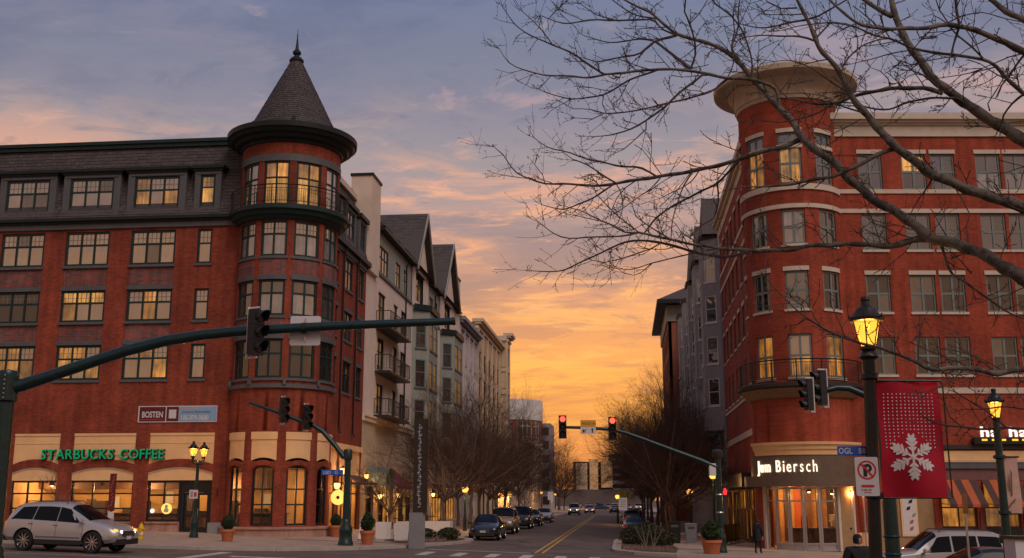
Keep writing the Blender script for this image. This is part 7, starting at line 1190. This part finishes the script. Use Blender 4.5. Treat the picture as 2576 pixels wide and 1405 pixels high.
# ---------------------------------------------------------------- the big bare tree hanging into the view from the right
NT = thing('plane_tree', (0, 0, 0), 'large bare tree whose mottled limbs reach in from the right edge', 'tree')
limbs = [  # root first; (px, py, width px)
 ('A', [(2790,905,62), (2690,775,52), (2620,722,44), (2576,699,40), (2537,681,36), (2469,637,30), (2400,613,29), (2338,599,28), (2297,564,26), (2245,527,25), (2194,503,24), (2142,454,23), (2091,403,22), (2039,368,21), (2019,350,20), (1999,317,18), (1962,271,17), (1905,214,15), (1869,167,13), (1829,130,11.5), (1769,104,10), (1702,89,9), (1678,67,8), (1635,30,7), (1602,17,6), (1560,-6,5)]),
 ('B', [(2800,770,56), (2690,600,46), (2630,545,38), (2576,523,34), (2520,503,31), (2452,485,28), (2400,461,27), (2348,444,26), (2314,417,24), (2280,389,24), (2252,372,23), (2218,331,21), (2183,296,20), (2156,262,19), (2122,204,16), (2102,164,14), (2069,134,13), (2052,104,12), (2032,50,10), (2005,0,8), (1985,-40,6)]),
 ('C', [(2805,640,52), (2690,440,44), (2620,380,38), (2576,354,35), (2557,341,34), (2507,314,31), (2473,291,29), (2423,257,27), (2380,227,25), (2356,207,24), (2329,174,23), (2306,144,22), (2283,107,20), (2266,74,19), (2246,33,17), (2243,-10,15), (2238,-60,12)]),
 ('D', [(2810,420,44), (2690,210,30), (2620,150,24), (2576,130,20), (2533,110,18), (2490,90,16), (2433,70,14), (2386,60,13), (2346,70,12), (2289,72,11), (2239,74,10), (2172,67,9), (2139,47,8), (2102,17,7), (2080,-10,5)]),
 ('O', [(2810,300,40), (2680,100,26), (2576,53,18), (2533,30,16), (2493,0,14), (2450,-40,11)]),
 ('N', [(2808,470,38), (2700,330,22), (2620,268,15), (2576,237,12), (2533,200,11), (2507,167,10), (2473,147,9), (2426,144,8.5), (2390,137,8.5), (2323,130,8), (2283,117,7), (2239,97,6), (2199,90,6), (2139,63,5), (2089,57,4.5), (2022,63,3), (1960,78,2)]),
 ('K', [(2795,1010,40), (2700,955,24), (2630,935,19), (2576,927,16), (2507,941,15), (2444,927,13), (2401,924,13), (2350,934,11), (2307,913,10), (2264,893,9), (2221,878,8), (2164,864,7), (2106,844,6), (2066,824,5.5), (2029,801,5), (1986,764,4), (1954,730,3), (1926,698,2)]),
 ('C2', [(2243,43,15), (2206,20,13), (2172,0,11), (2130,-30,8)]),
 ('E', [(2373,234,14), (2323,222,12), (2256,222,11), (2189,231,10), (2146,244,9), (2099,261,8), (2052,264,6.5), (2005,250,5), (1960,248,3.5), (1915,236,2.5)]),
 ('Q', [(2423,257,8), (2406,247,7), (2339,247,6), (2283,257,6), (2239,277,5), (2189,274,5), (2139,257,4), (2072,264,3), (2000,285,2)]),
 ('F', [(2019,350,15), (1975,370,13), (1905,384,12.5), (1856,404,11.5), (1758,428.5,11), (1664,444,9.5), (1549,461.5,8), (1506,470,7), (1435,463,6), (1372,464,5), (1329,450,4), (1297,436,3.5), (1266,390,2.8), (1243,370,2)]),
 ('G', [(2338,599,22), (2293,606,19), (2245,619,17), (2218,623,16), (2187,614,14), (2108,616,13), (2039,618,12), (1983,631,11), (1890,632,10), (1810,625,8), (1744,616,7), (1693,605,7), (1607,585,6), (1572,588,5), (1535,562,4), (1506,556,4), (1478,536,3), (1420,519,2)]),
 ('G2', [(1890,632,7), (1850,644,7), (1807,648,7), (1750,636,6.5), (1664,610,6), (1607,605,5), (1572,608,4.5), (1520,633,4), (1463,659,3.5), (1420,681,3), (1383,685,2.5), (1340,682,1.8)]),
 ('G3', [(1607,585,4.5), (1564,596,4), (1492,596,3.5), (1432,602,3), (1392,590,2.5), (1372,573,2), (1355,559,1.6)]),
 ('G4', [(1664,610,3.5), (1640,625,3), (1600,640,3), (1550,655,2.5), (1520,661,2), (1490,655,1.6)]),
 ('G5', [(1750,636,3.5), (1700,648,3), (1640,662,2.6), (1590,680,2.2), (1550,676,1.6)]), ('G6', [(1640,662,2.2), (1610,690,2), (1598,697,1.6), (1570,688,1.4), (1545,670,1.2)]),
 ('R', [(2252,372,14), (2204,392,12), (2142,424,11), (2115,440,10), (2039,454,9), (1970,468,7), (1920,470,5), (1867,471,3.5), (1820,480,2.5)]),
 ('L', [(2369,606,9), (2369,623,8), (2393,692,7), (2431,712,7), (2465,738,6), (2540,790,5), (2590,805,4)]),
 ('H', [(1962,271,9), (1955,222,9), (1899,200,9.5), (1829,197,9), (1769,185,8.5), (1735,177,8), (1652,174,7.5), (1585,182,7), (1525,187,6.5), (1485,197,5.5), (1435,192,5), (1368,190,4.2), (1318,177,3.4), (1277,160,2.6), (1257,124,1.8)]),
 ('H2', [(1518,187,5.5), (1468,154,5), (1435,130,4.5), (1391,114,4), (1334,90,3.2), (1294,63,2.6), (1264,17,1.8)]), ('H2b', [(1391,114,3), (1366,80,2.6), (1345,56,2.2), (1315,30,1.6)]), ('H2c', [(1380,80,1.8), (1378,50,1.6), (1395,30,1.4)]),
 ('H3', [(1769,188,6), (1712,231,5.5), (1668,274,5), (1625,304,4.5), (1585,328,4), (1535,341,3), (1498,344,2)]), ('H3b', [(1625,304,3.5), (1625,325,3), (1600,350,2.5), (1570,375,2.2), (1550,385,1.6)]),
 ('H4', [(1829,200,4.5), (1790,232,4.5), (1735,247,4.5), (1652,267,4), (1585,282,3.6), (1518,287,3), (1485,274,2.4), (1441,274,1.6)]), ('H4b', [(1518,287,2.4), (1490,300,2), (1445,297,1.4)]),
 ('H5', [(1658,175,5), (1585,200,4.2), (1518,241,3.8), (1435,251,3), (1384,237,2.4), (1354,224,1.6)]), ('H5b', [(1518,241,2.6), (1515,262,2.2), (1525,285,1.8)]), ('H5c', [(1435,251,2), (1415,262,1.8), (1400,270,1.3)]),
 ('I', [(1702,89,6.5), (1645,104,6), (1612,137,5), (1545,147,4), (1501,157,3), (1471,147,2)]), ('I2', [(1645,104,4.5), (1612,97,4), (1535,110,3), (1468,90,1.8)]), ('I3', [(1648,104,6), (1695,140,6.5), (1735,175,6)]), ('I4', [(1702,89,5), (1655,70,4), (1652,48,5), (1568,52,4.5), (1485,50,4), (1418,62,3), (1361,40,1.8)]), ('I5', [(1652,48,4), (1600,40,3.5), (1568,22,3), (1540,0,2.5)]), ('I6', [(1545,50,3), (1500,38,2.4), (1460,10,1.6)]),
 ('S', [(1735,177,6), (1752,140,5), (1748,100,4.5), (1735,60,4.5), (1722,30,4), (1725,0,3.5)]), ('S2', [(1735,60,3), (1760,35,2.6), (1780,0,2)]), ('S3', [(1829,197,3), (1850,160,3), (1836,120,3.5), (1850,80,3), (1843,40,2.5), (1850,0,2)]), ('S4', [(1890,205,4), (1893,150,4), (1870,80,4), (1840,40,4), (1800,10,4), (1785,-10,3.5)]), ('S5', [(1869,167,5), (1836,125,4.5), (1860,70,4), (1856,30,3.5), (1862,-6,3)]),
 ('T1', [(2052,104,6), (2010,90,5), (1960,92,4), (1910,88,3), (1870,95,2)]), ('T2', [(2032,50,6), (1990,55,5), (1950,68,4), (1905,72,3), (1860,60,2)]), ('T3', [(2032,50,5), (2060,40,4.5), (2102,17,4), (2130,0,3)]), ('T4', [(2005,20,4), (1965,22,3.5), (1930,5,3)]), ('T5', [(2050,100,5), (2090,57,4), (2130,60,3)]),
 ('U1', [(1859,405,6), (1804,464,5.5), (1758,484,5), (1698,516,4.5), (1664,536,4), (1640,560,3.6), (1621,587,3)]), ('U2', [(1804,462,4), (1810,507,4), (1796,550,3), (1770,565,2)]), ('U3', [(1744,432,4), (1718,467,3.5), (1704,513,3), (1690,555,2.6), (1688,600,2)]), ('U4', [(1549,461,4.5), (1492,499,4), (1418,530,3), (1363,516,1.8)]), ('U5', [(1549,460,4.5), (1509,438,4), (1478,413,3.2), (1440,401,2.4), (1418,384,1.6)]), ('U6', [(1655,446,5), (1615,421,5), (1564,420,4.5), (1515,408,4), (1478,403,3.5), (1435,384,3), (1377,373,2.4), (1343,347,1.6)]), ('U7', [(1549,461,2.5), (1560,480,2.5), (1570,520,2.5), (1555,560,2)]), ('U8', [(1372,464,2.4), (1365,440,2), (1345,415,1.4)]), ('U9', [(1329,450,2), (1290,445,1.8), (1245,437,1.3)]), ('U10', [(1664,444,3), (1640,475,2.6), (1600,500,2.2), (1560,530,2), (1530,545,1.5)]),
 ('V1', [(1607,585,3), (1560,550,3), (1530,520,2.6), (1500,490,2)]), ('V2', [(1693,605,3), (1640,575,3), (1600,545,2.4), (1590,515,1.6)]), ('V3', [(1506,556,2.4), (1470,548,2), (1435,540,1.5)]), ('V4', [(1758,430,3), (1740,460,2.5), (1700,480,2.2), (1660,500,1.6)]), ('V5', [(1621,587,2.2), (1650,545,2.2), (1690,520,2), (1740,510,1.4)]),
 ('X1', [(2413,67,6), (2406,20,7), (2404,-20,7)]), ('X2', [(2413,67,6), (2400,110,5), (2393,137,4)]), ('X3', [(2473,147,5), (2430,105,4.5), (2406,90,4), (2380,55,3), (2350,40,2)]), ('X4', [(2533,200,6), (2560,160,5), (2590,120,4)]), ('X5', [(2507,245,4), (2520,215,4), (2533,200,5)]), ('X6', [(2380,60,3), (2420,40,3), (2470,30,2.5), (2530,48,2.5), (2590,60,2.5)]), ('X7', [(2576,237,6), (2545,260,5), (2525,290,4), (2520,310,4)]), ('X8', [(2490,280,3.5), (2485,262,3), (2520,205,2.5)]), ('X9', [(2239,97,3), (2225,75,3.5), (2215,45,4)]), ('X10', [(2283,128,3), (2240,135,3), (2190,150,2.5), (2140,162,1.6)]), ('X11', [(2239,97,3.5), (2200,102,3), (2160,118,2.6), (2130,150,2)]), ('X12', [(2372,234,3.5), (2330,190,3), (2300,180,2), (2270,205,1.6)]), ('X13', [(2239,222,3), (2235,200,2.6), (2215,180,2), (2190,170,1.4)]), ('X14', [(2146,244,3.5), (2120,225,3), (2080,200,3), (2040,170,2.5), (1990,150,2), (1950,155,1.4)]), ('X15', [(2099,261,4), (2060,285,4), (2010,300,3.5), (1960,310,3), (1900,300,2)]), ('X16', [(2172,284,4.5), (2140,275,4), (2100,262,4)]), ('X17', [(2166,300,3.5), (2140,315,3), (2110,330,2.4), (2080,345,1.6)]),
 ('Y1', [(2297,600,3), (2260,590,3), (2225,570,2.4), (2190,560,1.8)]), ('Y2', [(2218,620,3), (2205,580,2.6), (2190,545,2), (2180,520,1.5)]), ('Y3', [(2108,616,3), (2090,590,2.5), (2060,570,2), (2030,560,1.5)]), ('Y4', [(2401,924,3.5), (2380,900,3), (2330,880,2.5), (2290,862,1.8)]), ('Y5', [(2507,940,4), (2480,915,3.5), (2440,890,3), (2390,880,2.4)]), ('Y6', [(2444,690,3), (2420,660,2.5), (2400,640,2)]), ('Y7', [(2350,440,5), (2330,480,4), (2310,500,3), (2290,540,2)]), ('Y8', [(2400,470,3), (2420,500,3), (2440,540,2.5), (2430,570,2)]), ('Y9', [(2280,389,4), (2320,395,3.5), (2350,430,3)]), ('Y10', [(2194,503,3), (2180,480,3), (2165,450,2.4), (2140,440,1.8)]), ('Y11', [(2029,801,2.6), (2010,815,2.2), (1990,820,1.6)]), ('Y12', [(2066,824,2.6), (2050,800,2.2), (2040,780,1.6)]), ('Y13', [(2029,801,2.4), (2020,770,2), (1990,745,1.5)]), ('Y14', [(1986,764,2.2), (1960,765,1.8), (1935,772,1.3)]),
 ('Z1', [(2576,1080,6), (2530,1075,6), (2480,1082,5), (2420,1075,4.5), (2370,1070,4), (2320,1050,3)]), ('Z2', [(2530,1075,4), (2490,1040,3.5), (2440,1010,3), (2400,985,2.4)]), ('Z3', [(2420,1075,3), (2390,1050,2.6), (2375,1010,2)]), ('Z4', [(2576,1030,4), (2530,1022,3.5), (2480,1030,3), (2430,1030,2)]),
]
tr_ = random.Random(5); placed = []; limb_mb = MB(); twig_mb = MB(); segs3 = []; sub_mb = MB()
def near_depth(x, y):
    best = (1e9, 12.0)
    for q in placed: d = (q[0]-x)**2+(q[1]-y)**2; best = min(best, (d, q[2]))
    return best
for name, pts in limbs:
    main = name in 'ABCDONK'; x0, y0 = pts[0][:2]
    if main: d0 = 11.6; slope = {'A': .0021, 'B': .0008, 'C': .0014, 'D': -.0006, 'O': .0010, 'N': .0004, 'K': -.0004}[name]
    else:
        bd, d0 = near_depth(x0, y0); slope = tr_.uniform(-.0022, .0022)
        if bd > 3600: d0 = 13.2
    # densify with a little waver
    P = []; acc = 0.
    for i, (a, b) in enumerate(zip(pts, pts[1:])):
        ln = math.hypot(b[0]-a[0], b[1]-a[1]); k = max(1, int(ln/16))
        for j in range(k): u = j/k; P.append((a[0]+(b[0]-a[0])*u, a[1]+(b[1]-a[1])*u, a[2]+(b[2]-a[2])*u, acc+ln*u))
        acc += ln
    P.append((*pts[-1], acc)); Q = []
    for i, (x, y, w_, s) in enumerate(P):
        if 1 < i < len(P)-2 and len(pts) > 3: x += (P[i-1][0]+P[i+1][0]-2*x)*.25; y += (P[i-1][1]+P[i+1][1]-2*y)*.25
        wv = min(3.0, w_*.16); x += wv*math.sin(s*.05+len(name)+x0)*.6; y += wv*math.sin(s*.071+y0)*.6; d = d0+slope*s+.10*math.sin(s*.012+x0); placed.append((x, y, d)); Q.append((at(x, y, d), max(.9, w_*(1.0 if pts[0][2] >= 8 else 1.2))*d/2737/2*(1+.10*math.sin(s*.11+x0))))
    big = pts[0][2] >= 8; one = MB(); one.tube([q[0] for q in Q], [q[1] for q in Q], 9 if big else 5); one.build('limb' if big else 'branch', 'bark_mottled' if big else 'twig', NT, 60)
    segs3.append((pts[0][2], Q))
def twig(p, d, ln, rad, lev):
    n = 4; pts = [p]; q = p; dd = d
    for i in range(n): dd = (dd+Vector((tr_.gauss(0, .13), tr_.gauss(0, .13), tr_.gauss(.03, .13)))).normalized(); q = q+dd*ln/n; pts.append(q)
    twig_mb.tube(pts, [rad*(1-.55*i/n) for i in range(n)]+[rad*.75], 4, cap=False)
    for i in range(1, n+1):    # buds
        if tr_.random() < .42: o = Vector((tr_.gauss(0, 1), tr_.gauss(0, 1), tr_.gauss(0, 1))).normalized(); twig_mb.tube([pts[i], pts[i]+(dd+o*.9).normalized()*.018, pts[i]+(dd+o*.9).normalized()*.030], [rad*.7, .0048, .002], 4, cap=False)
    if lev < 2:
        for k in range(tr_.choice((1, 2, 2, 3))): i = tr_.randint(1, n-1); o = Vector((tr_.gauss(0, 1), tr_.gauss(0, .8), tr_.gauss(.1, .8))).normalized(); twig(pts[i], (dd*.8+o*.9).normalized(), ln*tr_.uniform(.4, .7), rad*.72, lev+1)
for w0, Q in segs3:
    L_ = 0
    for i in range(1, len(Q)):
        p, r0 = Q[i]; L_ += (p-Q[i-1][0]).length; gap = .42 if r0 > .045 else .20 if r0 > .015 else .13
        if L_ > gap*tr_.uniform(.6, 1.4):
            L_ = 0; dr = (p-Q[i-1][0]).normalized(); o = Vector((tr_.gauss(0, 1), tr_.gauss(0, .9), tr_.gauss(.15, 1))).normalized(); o = (o-dr*o.dot(dr)).normalized(); twig(p+o*r0*.6, (dr*.75+o*.85).normalized(), tr_.uniform(.2, .62)*(1.3 if r0 > .02 else .9), max(.0040, min(.0085, r0*.5)), 0 if r0 > .012 else 1)
    p, r0 = Q[-1]; dr = (p-Q[-2][0]).normalized()
    for k in range(2): twig(p, (dr+Vector((tr_.gauss(0, .5), tr_.gauss(0, .5), tr_.gauss(0, .5)))).normalized(), tr_.uniform(.12, .3), .0042, 1)
tb = at(2800, 1258, 11.6); g = MB(); tz_ = [gz(tb.x)-.1, gz(tb.x)+.3, 1.2, 2.6, 4.0, 5.6, 7.0, 9.0]; g.tube([(tb.x+.04*math.sin(i*1.3)+.02*i, tb.y+.03*math.cos(i), z) for i, z in enumerate(tz_)], [.36, .28, .25, .23, .21, .17, .13, .07], 14); g.build('trunk', 'bark_mottled' if 'bark_mottled' in M else 'bark', NT, 50)
setp(twig_mb.build('twigs', 'twig', NT), kind='stuff')

# ---------------------------------------------------------------- people
def skin_body(name, verts, edges, radii, mats, parent=None, root=0, sub=2, colfun=None):
    me = bpy.data.meshes.new(name); me.from_pydata(verts, edges, []); o = bpy.data.objects.new(name, me); col.objects.link(o); md = o.modifiers.new('s', 'SKIN'); sv = me.skin_vertices[0].data
    for i, r in enumerate(radii): sv[i].radius = (r if isinstance(r, tuple) else (r, r)); sv[i].use_root = (i == root)
    m2 = o.modifiers.new('u', 'SUBSURF'); m2.levels = sub; m2.render_levels = sub; dg = bpy.context.evaluated_depsgraph_get(); out = bpy.data.meshes.new_from_object(o.evaluated_get(dg)); bpy.data.objects.remove(o); out.materials.clear()
    for m in mats: out.materials.append(M[m])
    for p in out.polygons: p.material_index = colfun(p.center) if colfun else 0
    out.shade_smooth(); b = bpy.data.objects.new(name, out); col.objects.link(b); b.parent = parent; return b
def person(label, loc, rz, h, coat, legs, bag=None, hat=None, step=.12, bulk=1.):
    t = thing('person', (0, 0, 0), label, 'person'); k = h/1.75; B_ = bulk
    V_ = [(0, 0, .96), (0, .0, 1.16), (0, .01, 1.38), (0, 0, 1.50), (0, -.01, 1.56), (0, -.02, 1.66),                       # pelvis..neck..head centre
          (-.09, 0, .90), (-.10, -step*.4, .50), (-.10, -step+.05, .09), (-.10, -step-.10, .04), (.09, 0, .90), (.10, step*.2, .50), (.10, step+.07, .10), (.10, step-.08, .04),   # legs
          (-.17*B_, 0, 1.43), (-.235*B_, .03, 1.16), (-.22*B_, -.08, .92), (-.21*B_, -.11, .83), (.17*B_, 0, 1.43), (.235*B_, .04, 1.16), (.23*B_, -.04, .92), (.22*B_, -.07, .83), (0, -.02, 1.745)]
    E_ = [(0,1), (1,2), (2,3), (3,4), (4,5), (0,6), (6,7), (7,8), (8,9), (0,10), (10,11), (11,12), (12,13), (2,14), (14,15), (15,16), (16,17), (2,18), (18,19), (19,20), (20,21), (5,22)]
    r = [(.17*B_,.13*B_), (.15*B_,.11*B_), (.17*B_,.12*B_), (.10,.08), (.055,.055), (.085,.098), .10, .068, .05, .04, .10, .068, .05, .04, .075*B_, .058*B_, .045*B_, .032, .075*B_, .058*B_, .045*B_, .032, (.05,.06)]
    def cf(c):
        z = c.z/k
        if z > 1.53: return 2
        if z < .12: return 3
        if (abs(c.x)/k > .15 and z < .90 and z > .7): return 2
        return 0 if z > .78 else 1
    b = skin_body('body', [(x*k, y*k, z*k) for x, y, z in V_], E_, [((q[0]*k, q[1]*k) if isinstance(q, tuple) else q*k) for q in r], [coat, legs, 'skin', 'coat_black'], t, colfun=cf)
    g = MB(); g.lathe([(.13*k*B_, 1.30*k), (.19*k*B_, 1.12*k), (.185*k*B_, .95*k), (.215*k*B_, .66*k), (.20*k*B_, .655*k), (.14*k*B_, .95*k)], (0, .005, 0), 18); g.build('coat', coat, t, 50)
    g = MB()
    for i in range(12):
        a0 = 2*math.pi*i/12
    g.lathe([(0, 1.79*k), (.06*k, 1.78*k), (.095*k, 1.73*k), (.105*k, 1.66*k), (.09*k, 1.58*k), (.085*k, 1.60*k), (.075*k, 1.70*k)], (0, .012*k, 0), 16); g.build('hair' if not hat else 'hat', 'hair' if not hat else hat, t, 60)
    g = MB(); g.lathe([(0, -.018*k), (.012*k, 0), (0, .03*k)], (0, -.118*k, 1.655*k), 6); g.build('nose', 'skin', t, 60)
    for sx in (-1, 1):
        g = MB(); g.lathe([(0, -.01*k), (.009*k, 0), (0, .01*k)], (sx*.034*k, -.105*k, 1.685*k), 6); g.build('eye', 'hair', t)
        c = Vector((sx*.215*B_*k, -.105*k, .81*k)); g = MB(); g.obox(c+Vector((0, 0, -.03*k)), (1, 0, 0), (0, 1, 0), (0, 0, 1), .014*k, .04*k, .045*k)
        for q, l_ in enumerate((.062, .075, .07, .055)): p = c+Vector((0, (-.03+q*.02)*k, -.07*k)); g.tube([p, p+Vector((-sx*.006*k, -.004*k, -l_*.55*k)), p+Vector((-sx*.02*k, .006*k, -l_*k))], [.0095*k, .0085*k, .006*k], 6)
        p = c+Vector((0, -.04*k, -.01*k)); g.tube([p, p+Vector((-sx*.01*k, -.03*k, -.03*k)), p+Vector((-sx*.012*k, -.035*k, -.065*k))], [.011*k, .010*k, .007*k], 6); g.build('hand', 'skin', t)
    if bag:
        g = MB(); g.box(.20*k, .34*k, -.16*k, .16*k, .62*k, .90*k); bg_ = g.build('bag', bag, t); g = MB(); g.tube([(.27*k, -.1*k, .9*k), (.2*k, -.03*k, 1.30*k), (-.06*k, .02*k, 1.47*k)], .012*k, 5); g.build('bag_strap', 'lilac_grey', bg_)
    t.location = loc; t.rotation_euler = (0, 0, R(rz)); return t
p = at(1906, 1330, 53.3); person('person in a long black coat with a dark bag before the glazed entrance', (p.x, p.y, gz(p.x)+.13), 150, 1.62, 'coat_black', 'coat_black', 'coat_black', None, .10)
p = at(2156, 1330, 25.5); pp = person('person in a bulky black jacket and dark hat behind the front lamp post', (p.x, p.y, gz(p.x)+.004), 25, 1.84, 'coat_black', 'coat_black', 'black_metal', 'coat_black', .06, 1.5)
for dx, m_ in ((-.16, 'sign_white'), (.10, 'lilac_grey')): g = MB(); g.obox((dx, -.225, 1.14), (1, 0, 0), (0, 1, 0), (0, 0, 1), .055, .012, .07); o = g.build('jacket_patch', m_, None); o.parent = pp; o.location = (dx, -.225, 1.07)
